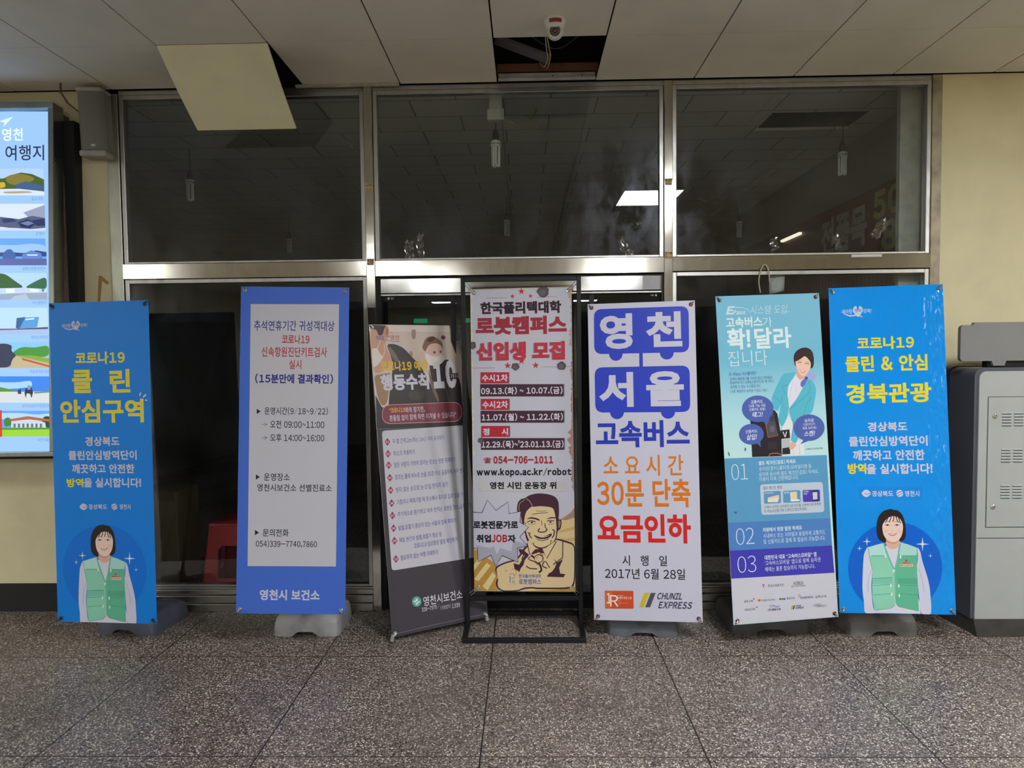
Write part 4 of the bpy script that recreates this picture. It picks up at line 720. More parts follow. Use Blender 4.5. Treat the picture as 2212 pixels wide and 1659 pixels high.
('P',[(65.8,-647.6),(108.6,-644.4),(120.5,-671.9),(102.2,-672.0),(65.3,-684.4),(41.0,-675.3)],'#3d2030',0),
('P',[(175.0,-702.3),(194.2,-726.7),(229.7,-705.1),(205.9,-757.2),(211.6,-790.8),(242.0,-794.9),(231.4,-813.3),(132.1,-810.3),(144.6,-791.2),(163.0,-780.7),(180.4,-757.4),(189.8,-734.1)],'#3d2030',0),
('P',[(-64.0,-731.0),(-30.3,-740.0),(-11.5,-709.2),(2.9,-684.6),(-25.1,-669.4),(-32.2,-647.9),(-10.7,-649.1),(28.7,-679.6),(3.5,-733.7),(-21.4,-761.5),(-29.1,-783.0),(-58.3,-764.7)],'#3d2030',0),
('P',[(-28.9,-773.8),(-5.9,-746.0),(3.8,-709.2),(28.6,-687.6),(65.5,-673.4),(93.1,-664.7),(114.2,-687.3),(119.9,-717.9),(146.9,-754.5),(152.5,-789.3),(76.2,-785.5),(58.1,-773.3),(12.3,-764.4),(-12.5,-779.8)],'#c9b48c',1),
('S',[(28.3,-709.1),(64.8,-724.2),(83.0,-739.5)],5,'#3d2030',2,0),
('S',[(10.7,-747.2),(33.7,-761.2),(76.5,-764.0)],5,'#3d2030',2,0),
('S',[(40.9,-684.5),(65.1,-702.8),(89.2,-733.3),(100.9,-770.0),(85.4,-785.4)],9,'#3d2030',2,0),
('S',[(119.9,-717.9),(107.3,-745.5),(134.6,-760.6)],5,'#3d2030',2,0),
('S',[(126.0,-717.8),(149.9,-757.5)],4,'#3d2030',2,0),
('S',[(34.7,-690.6),(22.2,-709.1)],4,'#3d2030',2,0),
('P',[(114.6,-702.6),(113.4,-709.8),(110.0,-716.5),(104.6,-722.1),(97.9,-726.0),(90.2,-728.1),(82.2,-728.2),(74.5,-726.1),(67.8,-722.2),(62.7,-716.7),(59.4,-710.1),(58.4,-702.8),(59.6,-695.5),(63.0,-688.9),(68.3,-683.3),(75.1,-679.3),(82.8,-677.2),(90.8,-677.2),(98.5,-679.2),(105.2,-683.2),(110.3,-688.7),(113.6,-695.3)],'#3d2030',0),
('P',[(108.5,-703.8),(107.5,-709.7),(104.6,-715.1),(100.3,-719.6),(94.7,-722.8),(88.3,-724.5),(81.7,-724.6),(75.4,-722.9),(69.8,-719.7),(65.6,-715.3),(62.9,-709.9),(62.0,-704.0),(63.0,-698.1),(65.9,-692.7),(70.3,-688.2),(75.9,-685.0),(82.2,-683.3),(88.8,-683.3),(95.2,-684.9),(100.7,-688.1),(104.9,-692.6),(107.6,-698.0)],'#c9b48c',0),
('S',[(71.2,-702.7),(82.4,-689.2)],2,'#3d2030',0,0),
('S',[(93.0,-672.0),(114.2,-684.2)],3,'#3d2030',0,0),
('N','printed_speech_burst'),
('P',[(-247.7,-431.3),(-214.0,-356.3),(-199.4,-374.8),(-235.3,-427.0)],'#6a6058',0),
('P',[(-164.3,-417.8),(-91.0,-366.9),(-96.1,-379.2),(-148.9,-420.9)],'#6a6058',0),
('P',[(-301.4,-427.0),(-247.7,-431.3),(-214.0,-356.3),(-164.3,-417.8),(-91.0,-366.9),(-86.4,-437.5),(-15.7,-422.8),(-22.7,-488.4),(29.0,-515.9),(-25.1,-575.5),(20.2,-628.1),(-40.1,-641.8),(-36.3,-726.5),(-131.0,-685.2),(-168.8,-749.9),(-197.5,-683.6),(-274.6,-723.9),(-278.5,-642.6),(-303.8,-641.4)],'#afafc0',0),
('P',[(-278.5,-642.6),(-303.2,-599.5),(-284.4,-624.1),(-198.2,-642.3),(-179.5,-630.0),(-161.7,-679.1),(-142.7,-642.2),(-75.3,-660.4),(-62.2,-598.9),(-7.2,-611.0),(20.2,-628.1),(-40.1,-641.8),(-36.3,-726.5),(-131.0,-685.2),(-168.8,-749.9),(-197.5,-683.6),(-274.6,-723.9)],'#9797a8',0),
('S',[(-301.4,-427.0),(-247.7,-431.3),(-214.0,-356.3),(-164.3,-417.8),(-91.0,-366.9),(-86.4,-437.5),(-15.7,-422.8),(-22.7,-488.4),(29.0,-515.9),(-25.1,-575.5),(20.2,-628.1),(-40.1,-641.8),(-36.3,-726.5),(-131.0,-685.2),(-168.8,-749.9),(-197.5,-683.6),(-274.6,-723.9),(-278.5,-642.6),(-303.8,-641.4)],3.2,'#15151c',0,0),
('T','로봇전문가로',-301.3,-527.9,-33.3,-479.3,'#14141c',0.05,0.0),
('T','취업',-282.6,-609.2,-196.1,-561.2,'#14141c',0.05,0.0),
('T','JOB',-194.3,-607.7,-98.9,-561.0,'#9c1c30',0.05,0.0),
('T','자',-97.6,-608.8,-48.5,-562.1,'#14141c',0.05,0.0),
('N','printed_logo'),
('S',[(-76.8,-767.9),(-58.3,-766.6),(-47.4,-778.2),(-51.3,-795.4),(-64.9,-801.6)],2.6,'#c47c34',2,0),
('S',[(-90.7,-801.8),(-84.5,-795.6),(-64.8,-795.5),(-58.9,-807.7),(-65.2,-820.1),(-80.5,-820.2)],2,'#4c70a8',2,0),
('S',[(-86.5,-807.9),(-85.2,-847.9)],3.5,'#4c70a8',0,0),
('S',[(-65.3,-832.4),(-58.1,-839.7),(-64.3,-849.6),(-72.8,-841.6),(-66.6,-833.0)],1.6,'#4c70a8',2,0),
('P',[(-107.4,-765.0),(-104.8,-773.3),(-96.5,-776.0),(-104.9,-778.8),(-107.7,-787.1),(-110.4,-778.8),(-118.7,-776.1),(-110.3,-773.3)],'#a5a83c',0),
('S',[(-105.8,-757.0),(-108.2,-752.8)],0.7,'#5c4a50',0,0),
('S',[(-116.5,-764.5),(-119.8,-760.9)],0.7,'#5c4a50',0,0),
('S',[(-125.3,-774.1),(-129.3,-771.4)],0.7,'#5c4a50',0,0),
('S',[(-131.5,-785.3),(-136.1,-783.5)],0.7,'#5c4a50',0,0),
('S',[(-135.0,-797.4),(-139.9,-796.7)],0.7,'#5c4a50',0,0),
('S',[(-135.5,-809.9),(-140.4,-810.4)],0.7,'#5c4a50',0,0),
('S',[(-133.1,-822.2),(-137.8,-823.8)],0.7,'#5c4a50',0,0),
('S',[(-127.7,-833.6),(-132.0,-836.1)],0.7,'#5c4a50',0,0),
('S',[(-119.8,-843.5),(-123.4,-846.9)],0.7,'#5c4a50',0,0),
('S',[(-109.7,-851.4),(-112.4,-855.5)],0.7,'#5c4a50',0,0),
('S',[(-97.9,-856.9),(-99.7,-861.5)],0.7,'#5c4a50',0,0),
('S',[(-85.1,-859.7),(-85.8,-864.6)],0.7,'#5c4a50',0,0),
('S',[(-71.9,-859.8),(-71.4,-864.6)],0.7,'#5c4a50',0,0),
('S',[(-58.9,-857.0),(-57.4,-861.6)],0.7,'#5c4a50',0,0),
('T','한국폴리텍대학',-34.3,-818.2,98.6,-796.1,'#3c62a8',0.01,0.0),
('T','로봇캠퍼스',-33.5,-856.3,98.8,-824.4,'#3c62a8',0.015,0.0),
],
5:[
('N','printed_bus_emblem'),
('P',[(-265.7,821.5),(-264.8,832.7),(-262.5,842.4),(-258.7,850.6),(-253.5,857.3),(-246.8,862.5),(-238.7,866.3),(-229.1,868.5),(-218.0,869.2),(219.1,869.2),(229.8,868.5),(239.1,866.3),(246.9,862.6),(253.3,857.5),(258.2,850.9),(261.7,842.8),(263.8,833.3),(264.4,822.3),(263.1,655.5),(262.3,644.6),(260.1,635.1),(256.4,627.1),(251.4,620.5),(245.0,615.5),(237.1,611.8),(227.8,609.7),(217.1,609.0),(-220.9,610.9),(-231.9,611.7),(-241.4,614.0),(-249.5,617.7),(-256.1,623.0),(-261.1,629.7),(-264.7,637.9),(-266.8,647.6),(-267.5,658.7)],'#1f35ac',0),
('P',[(-107.6,609.0),(-108.8,600.2),(-111.8,591.9),(-116.5,584.5),(-122.7,578.4),(-130.0,573.9),(-138.2,571.2),(-146.7,570.4),(-155.2,571.6),(-163.2,574.8),(-170.4,579.7),(-176.3,586.1),(-180.7,593.7),(-183.4,602.2),(-184.2,611.0),(-183.0,619.8),(-180.0,628.1),(-175.3,635.5),(-169.1,641.7),(-161.7,646.2),(-153.5,648.9),(-145.0,649.6),(-136.5,648.4),(-128.5,645.2),(-121.3,640.3),(-115.4,633.9),(-111.0,626.3),(-108.4,617.8)],'#1f35ac',0),
('P',[(177.2,607.7),(176.0,599.2),(173.0,591.2),(168.3,584.1),(162.1,578.1),(154.7,573.8),(146.6,571.1),(138.0,570.4),(129.5,571.6),(121.4,574.6),(114.3,579.4),(108.3,585.6),(103.9,593.0),(101.3,601.2),(100.5,609.8),(101.6,618.3),(104.7,626.4),(109.4,633.5),(115.6,639.4),(123.0,643.8),(131.2,646.4),(139.8,647.1),(148.3,645.9),(156.3,642.9),(163.5,638.1),(169.4,631.9),(173.8,624.5),(176.4,616.3)],'#1f35ac',0),
('P',[(-14.4,616.3),(4.9,615.8),(4.8,532.3),(-15.5,532.8)],'#1f35ac',0),
('P',[(-268.0,487.5),(-267.3,498.7),(-265.0,508.3),(-261.3,516.5),(-256.1,523.1),(-249.5,528.3),(-241.4,532.0),(-231.8,534.2),(-220.8,534.9),(217.0,533.4),(227.7,532.6),(236.9,530.4),(244.7,526.7),(251.1,521.6),(256.0,515.0),(259.5,507.0),(261.6,497.5),(262.2,486.6),(260.9,318.8),(260.1,307.9),(257.9,298.4),(254.2,290.5),(249.2,284.0),(242.8,278.9),(235.0,275.4),(225.7,273.3),(215.0,272.6),(-222.0,276.6),(-232.9,277.5),(-242.5,279.8),(-250.5,283.5),(-257.1,288.8),(-262.2,295.5),(-265.9,303.7),(-268.0,313.3),(-268.7,324.4)],'#1f35ac',0),
('P',[(-107.7,276.3),(-108.8,267.5),(-111.9,259.2),(-116.7,251.8),(-123.0,245.7),(-130.5,241.1),(-138.8,238.3),(-147.5,237.4),(-156.2,238.5),(-164.3,241.6),(-171.7,246.4),(-177.7,252.7),(-182.2,260.3),(-184.9,268.7),(-185.7,277.5),(-184.6,286.3),(-181.5,294.6),(-176.7,302.0),(-170.3,308.1),(-162.8,312.7),(-154.5,315.5),(-145.8,316.3),(-137.1,315.2),(-128.9,312.1),(-121.7,307.3),(-115.6,301.0),(-111.1,293.4),(-108.4,285.1)],'#1f35ac',0),
('P',[(177.4,275.2),(176.2,266.4),(173.1,258.0),(168.3,250.5),(161.9,244.3),(154.4,239.6),(146.1,236.8),(137.4,235.9),(128.7,237.0),(120.5,240.1),(113.2,245.0),(107.1,251.4),(102.6,259.0),(99.9,267.5),(99.1,276.4),(100.3,285.3),(103.4,293.7),(108.3,301.2),(114.6,307.5),(122.1,312.1),(130.5,314.9),(139.2,315.8),(147.9,314.6),(156.1,311.5),(163.4,306.6),(169.4,300.2),(173.9,292.6),(176.6,284.1)],'#1f35ac',0),
('T','영',-233.5,637.1,-48.5,839.7,'#b4b4c6',0.04,0.0),
('T','천',25.5,642.5,226.0,842.0,'#b4b4c6',0.04,0.0),
('T','서',-245.7,306.1,-51.6,504.6,'#b4b4c6',0.04,0.0),
('T','울',20.0,306.7,228.5,505.0,'#b4b4c6',0.04,0.0),
('N','printed_title'),
('T','고속버스',-269.0,76.2,253.5,228.7,'#1a2f9c',0.035,0.0),
('T','소 요 시 간',-229.6,-84.7,214.8,33.1,'#bf6c1f',0.015,0.0),
('T','30분 단축',-269.8,-261.3,250.4,-101.9,'#c06a1c',0.025,0.0),
('T','요금인하',-270.4,-463.1,248.1,-300.4,'#b81f1f',0.035,0.0),
('T','시   행   일',-134.7,-591.2,112.7,-532.6,'#14151f',0.01,0.0),
('T','2017년 6월 28일',-234.0,-665.6,210.0,-605.8,'#14151f',0.01,0.0),
('N','printed_award_logo'),
('P',[(-236.8,-739.4),(-236.6,-737.4),(-235.9,-735.8),(-234.8,-734.7),(-233.3,-734.0),(-231.3,-733.8),(-82.6,-731.9),(-80.7,-732.1),(-79.1,-732.7),(-78.1,-733.8),(-77.4,-735.3),(-77.2,-737.3),(-77.5,-826.4),(-77.8,-828.3),(-78.4,-829.9),(-79.5,-831.0),(-81.1,-831.7),(-83.0,-831.9),(-231.6,-834.6),(-233.6,-834.5),(-235.1,-833.8),(-236.2,-832.7),(-236.9,-831.2),(-237.1,-829.2)],'#b8431f',0),
('P',[(-235.1,-741.5),(-194.0,-734.6),(-205.3,-832.8),(-235.8,-830.4)],'#bf5c22',0),
('T','1',-227.0,-805.5,-202.5,-746.6,'#cfc4c4',0.02,0.0),
('T','R',-208.9,-822.0,-161.0,-757.4,'#cfc4c4',0.01,0.0),
('T','한국산업의',-167.1,-763.2,-133.6,-756.4,'#cfb4a8',0.01,0.0),
('T','브랜드추천 1위',-167.4,-779.8,-88.4,-765.1,'#d8ccc8',0.01,0.0),
('S',[(-166.2,-787.6),(-149.4,-787.3)],1.0,'#cfa898',0,0),
('S',[(-166.3,-794.7),(-146.5,-794.3)],1.0,'#cfa898',0,0),
('S',[(-166.5,-802.3),(-108.7,-801.1)],1.0,'#cfa898',0,0),
('S',[(-166.6,-809.3),(-149.9,-809.0)],1.0,'#cfa898',0,0),
('N','printed_company_logo'),
('P',[(-15.2,-741.9),(11.4,-741.4),(-21.8,-822.1),(-46.5,-822.6)],'#b8a41c',0),
('P',[(19.5,-741.3),(46.6,-740.8),(13.8,-821.9),(-13.3,-822.5)],'#454552',0),
('T','CHUNIL',50.0,-777.1,199.1,-739.3,'#35304a',0.03,0.28),
('T','EXPRESS',57.9,-826.8,249.3,-788.0,'#35304a',0.03,0.28),
],
6:[
('N','printed_title'),
('T','E',-245.0,796.6,-192.1,842.3,'#b8cbd6',0.045,0.3),
('T','Pass',-207.1,794.8,-129.4,819.4,'#b8cbd6',0.03,0.25),
('S',[(-202.7,835.1),(-162.4,833.7),(-128.2,825.3),(-110.5,811.9)],2.4,'#b8cbd6',2,0),
('T','시스템 도입.',-108.3,792.2,125.8,841.5,'#b8cbd6',-0.008,0.2),
('T','고속버스',-248.7,722.5,-40.1,781.1,'#c6d6de',0.03,0.0),
('T','가',-37.7,719.9,16.8,776.4,'#c6d6de',-0.01,0.0),
('T','확!',-247.1,601.2,-113.8,719.1,'#c6d6de',0.032,0.0),
('T','달라',-90.4,599.1,123.2,717.7,'#c6d6de',0.028,0.0),
('T','집니다',-246.4,509.1,-23.0,593.6,'#c6d6de',-0.012,0.0),
('N','printed_intro'),
('T','E-Pass 시스템이란?',-245.0,455.8,-89.4,476.9,'#3f4c98',0.015,0.0),
('T','승객이 매표창구를 거치지 않고 지하철과',-243.6,430.0,-0.8,447.7,'#44608e',0.01,0.0),
('T','동일하게 카드(교통&신용카드)로 태그하고',-244.8,409.8,6.7,427.6,'#44608e',0.01,0.0),
('T','승차할 수 있는 시스템입니다.',-243.9,387.0,-69.9,404.7,'#44608e',0.01,0.0),
('T','(기존 매표창구 승차권 구입도 가능)',-245.3,361.8,-33.8,379.5,'#44608e',0.01,0.0),
('N','printed_portrait'),
('P',[(41.0,162.6),(82.7,227.4),(105.8,176.1),(100.7,92.8),(158.1,78.8),(159.1,0.8),(31.4,3.1)],'#c9cdd2',0),
('S',[(93.9,76.5),(95.3,4.1)],2,'#a9adb8',0,0),
('S',[(133.5,57.8),(133.0,2.2)],2,'#a9adb8',0,0),
('P',[(140.4,456.8),(86.3,383.5),(77.1,328.1),(85.0,266.3),(125.2,303.6),(170.0,368.7),(206.3,434.4),(155.6,419.7)],'#c9c8d6',0),
('S',[(120.0,410.0),(99.2,355.0),(87.8,283.0)],1,'#a6a4ba',0,0),
('S',[(131.3,404.0),(133.7,347.9)],0.8,'#a6a4ba',0,0),
('P',[(147.4,476.1),(202.8,473.8),(203.5,437.3),(161.2,415.0),(138.3,442.9)],'#c49a88',1),
('P',[(130.0,527.3),(133.8,560.8),(160.1,587.8),(201.7,597.4),(235.8,579.2),(246.8,539.4),(242.3,494.6),(226.7,479.6),(206.8,490.5),(142.9,498.7),(135.9,499.0)],'#2f2122',2),
('P',[(140.0,526.9),(156.6,531.8),(187.2,553.0),(212.8,540.8),(224.9,517.8),(225.5,489.7),(207.7,456.8),(183.1,438.2),(163.2,447.4),(147.2,473.3),(140.6,498.8)],'#d8b3a2',2),
('P',[(135.5,521.4),(149.2,554.5),(188.2,569.9),(224.9,545.9),(233.8,500.6),(220.6,523.6),(195.7,548.2),(168.5,534.1)],'#2f2122',2),
('S',[(150.9,514.1),(162.7,517.0),(173.0,512.1)],2.4,'#2f2122',2,0),
('S',[(193.1,505.1),(205.0,508.5),(216.9,502.4)],2.4,'#2f2122',2,0),
('S',[(150.2,522.0),(162.1,525.4),(174.6,519.9)],1.1,'#4a3634',2,0),
('S',[(193.6,513.5),(207.3,516.9),(219.8,511.3)],1.1,'#4a3634',2,0),
('S',[(176.0,485.0),(179.8,479.2),(187.5,481.2)],1.2,'#b58878',2,0),
('P',[(159.0,475.6),(176.1,468.2),(196.6,467.3),(187.3,458.7),(174.4,458.2)],'#b0525a',2),
('P',[(163.5,472.6),(176.1,467.1),(192.4,466.4),(184.5,461.7),(174.6,462.1)],'#ecdfe0',2),
('P',[(135.0,465.4),(99.6,458.5),(64.6,457.2),(35.8,413.7),(-6.5,337.4),(-13.5,298.8),(-2.2,264.8),(20.0,247.1),(40.3,296.3),(28.0,235.6),(17.3,202.7),(40.6,155.9),(83.0,233.0),(78.9,328.0),(88.7,394.6),(140.2,454.0)],'#4fa6bb',1),
('P',[(204.9,440.0),(236.7,405.0),(251.5,359.5),(231.7,276.3),(217.2,232.2),(172.1,212.0),(141.5,140.9),(117.6,64.2),(83.8,82.6),(105.8,176.1),(95.8,204.5),(82.8,258.1),(125.2,303.6),(166.8,363.2)],'#4fa6bb',1),
('S',[(88.7,394.6),(54.1,379.4),(80.0,328.0),(83.0,260.9)],2,'#3886a0',1,0),
('S',[(204.5,434.5),(213.5,361.2),(172.8,318.2),(84.4,255.2)],2,'#3886a0',1,0),
('S',[(43.2,296.2),(51.7,340.4)],2,'#3886a0',1,0),
('S',[(166.3,212.3),(187.9,278.3),(222.8,321.5)],2,'#3886a0',1,0),
('S',[(95.8,204.5),(105.8,176.1),(85.5,82.5)],2,'#3886a0',1,0),
('S',[(-1.1,331.6),(21.4,319.5),(37.4,296.4)],2,'#3886a0',1,0),
('P',[(196.9,443.2),(240.1,459.9),(255.2,437.9),(240.3,415.0),(199.5,420.1)],'#8f9cc8',2),
('P',[(197.0,426.4),(192.5,401.3),(170.6,377.1),(159.7,391.5),(169.9,413.5)],'#5a62b0',2),
('P',[(205.2,426.0),(203.6,421.6),(200.0,418.5),(195.3,417.5),(190.7,418.9),(187.5,422.3),(186.5,426.8),(188.0,431.2),(191.6,434.4),(196.4,435.4),(201.0,434.0),(204.2,430.5)],'#3a4694',0),
('P',[(-139.7,254.6),(0.3,258.0),(16.4,236.1),(31.9,107.4),(28.4,2.1),(-141.6,5.6)],'#242026',0),
('P',[(29.4,143.7),(80.7,146.7),(82.5,99.3),(31.2,96.4)],'#221e22',0),
('P',[(36.8,93.3),(81.2,98.3),(79.4,49.4),(34.0,47.3)],'#a8a8ae',0),
('P',[(33.9,45.1),(79.4,49.4),(77.1,10.7),(31.8,10.3)],'#2a262a',0),
('P',[(-55.9,188.4),(-6.4,242.8),(13.9,116.7),(-46.3,106.9)],'#494450',0),
('S',[(-54.8,188.4),(-51.4,167.1),(-44.5,108.5),(9.1,115.3),(14.4,125.0)],2.2,'#b0552c',0,0),
('P',[(-44.9,227.9),(-3.9,226.0),(-5.7,196.6),(-46.6,198.5)],'#3a3540',0),
('P',[(-2.5,153.6),(-4.0,146.9),(-7.6,141.3),(-12.7,137.7),(-18.5,136.6),(-24.2,138.3),(-28.8,142.3),(-31.7,148.3),(-32.5,155.1),(-30.9,161.8),(-27.3,167.4),(-22.2,171.0),(-16.4,172.1),(-10.7,170.4),(-6.1,166.4),(-3.2,160.5)],'#5d5a68',0),
('T','V',40.2,105.3,66.3,135.2,'#c8c8d0',0.03,0.0),
('P',[(-46.0,83.6),(2.5,81.2),(0.1,42.4),(-48.3,44.9)],'#2f2b32',0),
('S',[(-46.5,6.1),(-34.3,17.6),(3.4,19.0),(25.9,7.8)],4,'#b0552c',2,0),
('P',[(83.4,77.0),(99.7,76.2),(117.5,63.1),(102.1,39.9),(79.6,32.8),(71.4,41.5)],'#c9a08e',1),
('N','printed_speech_bubble'),
('P',[(-78.1,204.5),(-45.0,176.8),(-25.4,215.9)],'#45589e',0),
('P',[(-3.9,264.9),(-6.0,252.3),(-10.9,240.1),(-18.2,228.9),(-27.9,218.8),(-39.6,210.4),(-53.0,203.7),(-67.6,199.0),(-83.0,196.4),(-98.8,196.1),(-114.4,197.9),(-129.3,202.0),(-143.3,208.0),(-155.7,215.9),(-166.3,225.5),(-174.7,236.3),(-180.6,248.1),(-184.0,260.6),(-184.6,273.3),(-182.5,285.9),(-177.7,298.0),(-170.4,309.3),(-160.8,319.3),(-149.2,327.8),(-135.9,334.5),(-121.3,339.3),(-105.9,341.9),(-90.1,342.3),(-74.5,340.5),(-59.4,336.5),(-45.5,330.5),(-33.0,322.5),(-22.3,313.0),(-13.9,302.1),(-7.9,290.2),(-4.5,277.7)],'#45589e',0),
('P',[(-116.8,84.5),(-87.9,57.0),(-92.7,102.6)],'#45589e',0),
('P',[(-68.2,127.4),(-70.2,116.4),(-74.9,105.9),(-82.0,96.4),(-91.3,88.2),(-102.4,81.7),(-114.9,77.1),(-128.4,74.5),(-142.2,74.2),(-155.9,75.9),(-168.9,79.9),(-180.8,85.7),(-191.0,93.3),(-199.3,102.4),(-205.2,112.5),(-208.6,123.4),(-209.3,134.5),(-207.3,145.5),(-202.7,156.0),(-195.6,165.5),(-186.4,173.6),(-175.3,180.2),(-162.8,184.8),(-149.4,187.4),(-135.5,187.9),(-121.8,186.1),(-108.8,182.2),(-96.8,176.4),(-86.5,168.8),(-78.2,159.7),(-72.3,149.5),(-68.9,138.6)],'#45589e',0),
('P',[(161.5,87.0),(138.4,62.0),(193.2,79.8)],'#45589e',0),
('P',[(285.2,146.2),(283.0,133.4),(278.1,121.3),(270.7,110.0),(261.0,99.9),(249.3,91.4),(235.9,84.7),(221.3,80.0),(205.9,77.5),(190.1,77.2),(174.5,79.1),(159.5,83.2),(145.6,89.3),(133.2,97.3),(122.7,106.9),(114.3,117.8),(108.4,129.7),(105.1,142.2),(104.5,155.0),(106.6,167.7),(111.4,179.9),(118.8,191.1),(128.4,201.2),(140.1,209.7),(153.4,216.4),(168.0,221.2),(183.4,223.8),(199.2,224.1),(214.8,222.3),(229.8,218.2),(243.8,212.1),(256.3,204.1),(266.9,194.5),(275.3,183.6),(281.3,171.6),(284.6,159.0)],'#45589e',0),
('T','교통카드',-132.4,298.2,-62.2,318.1,'#c5cce2',0.015,0),
('T','(교통 기능 내장',-145.2,278.2,-48.5,295.3,'#c5cce2',0.01,0),
('T','신용카드 포함)',-143.4,258.2,-50.2,275.3,'#c5cce2',0.01,0),
('T','태그!',-129.1,222.7,-65.8,252.6,'#c5cce2',0.02,0.2),
('T','신용카드',-171.8,137.0,-103.5,156.4,'#c5cce2',0.015,0),
('T','삽입!',-169.6,99.4,-106.5,131.4,'#c5cce2',0.02,0.2),
('T','승차권',170.9,180.7,223.4,200.7,'#c5cce2',0.015,0),
('T','(QR코드가',163.7,160.6,230.8,177.8,'#c5cce2',0.01,0),
('T','위로 보이게)',156.7,140.5,236.6,157.7,'#c5cce2',0.01,0),
('T','스캔!',162.4,103.7,228.8,133.8,'#c5cce2',0.02,0.2),
('T','고속버스모바일 모델',167.1,27.9,266.2,39.0,'#6f7f88',0.01,0.0),
('N','printed_bands'),
('P',[(-307.3,5.9),(288.0,-5.7),(287.1,-355.3),(-302.1,-345.4)],'#4f8ab2',0),
('P',[(-302.1,-345.4),(287.1,-355.3),(287.4,-506.4),(-298.8,-497.4)],'#4573b0',0),
('P',[(-298.8,-497.4),(287.4,-506.4),(291.5,-656.8),(-298.5,-648.9)],'#3b37a0',0),
('P',[(-298.5,-648.9),(291.5,-656.8),(294.8,-898.1),(-294.2,-894.8)],'#b7b7c3',0),
('N','printed_steps'),
('T','01',-265.2,-115.0,-171.8,-28.0,'#c2d0e2',-0.02,0.0),
('T','02',-259.6,-469.1,-156.2,-379.2,'#c2d0e2',-0.02,0.0),
('T','03',-259.4,-621.5,-154.3,-531.9,'#c2d0e2',-0.02,0.0),
('T','셀프 체크인(검표) 하세요',-108.3,-42.5,106.0,-18.0,'#c2d0e2',0.02,0.0),
('T','승차권(종이),홈티켓,모바일티켓 등',-106.9,-74.1,195.0,-49.6,'#c2d0e2',-0.004,0.0),
('T','승차와 동시에 셀프 체크인(검표) 하세요.',-108.7,-104.4,235.0,-79.9,'#c2d0e2',-0.004,0.0),
('T','이용이 더욱 간편해집니다.',-108.6,-131.0,116.6,-106.5,'#c2d0e2',-0.004,0.0),
('T','차량에서 현장 발권 하세요',-105.5,-408.6,119.1,-384.3,'#c2d0e2',0.02,0.0),
('T','시내버스 또는 지하철과 동일하게 교통카드',-104.2,-442.5,252.1,-416.9,'#c2d0e2',-0.002,0.0),
('T','및 신용카드로 결제 후 탑승이 가능합니다.',-104.3,-473.9,251.3,-448.4,'#c2d0e2',-0.002,0.0),
('T','대한민국 대표 “고속버스모바일” 앱',-103.5,-561.0,193.7,-535.5,'#c2d0e2',0.02,0.0),
('T','‘고속버스모바일’ 앱으로 왕복 승차권',-105.2,-590.7,215.1,-565.2,'#c2d0e2',-0.002,0.0),
('T','예매는 물론 탑승까지 가능합니다.',-104.8,-624.4,182.4,-599.0,'#c2d0e2',-0.002,0.0),
('P',[(-106.5,-164.4),(-105.7,-158.2),(-103.5,-153.3),(-99.8,-149.9),(-94.7,-147.9),(-88.2,-147.3),(236.1,-153.0),(242.8,-153.8),(247.9,-156.0),(251.6,-159.6),(253.9,-164.6),(254.6,-170.9),(254.7,-302.4),(253.9,-308.7),(251.7,-313.6),(248.0,-317.0),(242.9,-319.1),(236.2,-319.7),(-89.0,-314.7),(-95.5,-313.9),(-100.6,-311.8),(-104.2,-308.2),(-106.4,-303.3),(-107.1,-297.1)],'#aab6c6',0),
('T','셀프 체크인 방법',-90.5,-177.7,17.0,-159.7,'#3e4c58',0.01,0.0),
('P',[(-87.7,-194.6),(-87.3,-191.7),(-86.2,-189.5),(-84.4,-187.9),(-82.0,-187.0),(-79.0,-186.7),(1.3,-188.4),(4.4,-188.8),(6.7,-189.8),(8.4,-191.5),(9.3,-193.8),(9.6,-196.8),(7.9,-248.0),(7.5,-250.9),(6.4,-253.2),(4.6,-254.8),(2.2,-255.7),(-0.9,-255.9),(-81.1,-254.1),(-84.2,-253.7),(-86.5,-252.7),(-88.2,-251.0),(-89.1,-248.7),(-89.4,-245.8)],'#4f86b0',0),
('P',[(22.4,-197.5),(22.8,-194.6),(23.9,-192.3),(25.7,-190.7),(28.1,-189.8),(31.2,-189.5),(114.3,-191.4),(117.4,-191.8),(119.8,-192.8),(121.5,-194.5),(122.4,-196.8),(122.6,-199.7),(121.0,-250.0),(120.5,-252.9),(119.4,-255.1),(117.6,-256.7),(115.2,-257.6),(112.1,-257.9),(29.0,-255.4),(26.0,-255.0),(23.6,-253.9),(22.0,-252.3),(21.0,-249.9),(20.8,-247.0)],'#4f86b0',0),
('P',[(135.6,-199.9),(136.0,-197.0),(137.1,-194.7),(138.9,-193.1),(141.3,-192.2),(144.4,-192.0),(226.7,-194.3),(229.8,-194.7),(232.2,-195.7),(233.9,-197.4),(234.9,-199.7),(235.2,-202.7),(233.9,-251.9),(233.5,-254.8),(232.4,-257.1),(230.7,-258.7),(228.2,-259.6),(225.1,-259.9),(142.8,-258.0),(139.7,-257.6),(137.3,-256.5),(135.7,-254.8),(134.7,-252.5),(134.4,-249.6)],'#4338a0',0),
('P',[(-66.1,-216.3),(-3.3,-205.3),(-0.7,-231.7),(-60.5,-244.0)],'#c2b8a8',0),
('P',[(-68.6,-227.8),(-4.6,-225.7),(-9.0,-249.3),(-66.7,-247.1)],'#d0c8b8',0),
('S',[(-66.2,-218.0),(-3.5,-207.1)],3,'#5a62b0',0,0),
('P',[(61.8,-198.6),(102.3,-198.0),(101.8,-246.5),(64.3,-247.8)],'#c9bd9c',0),
('P',[(61.7,-240.6),(116.8,-241.5),(113.2,-250.7),(67.2,-250.3)],'#d8d4cc',0),
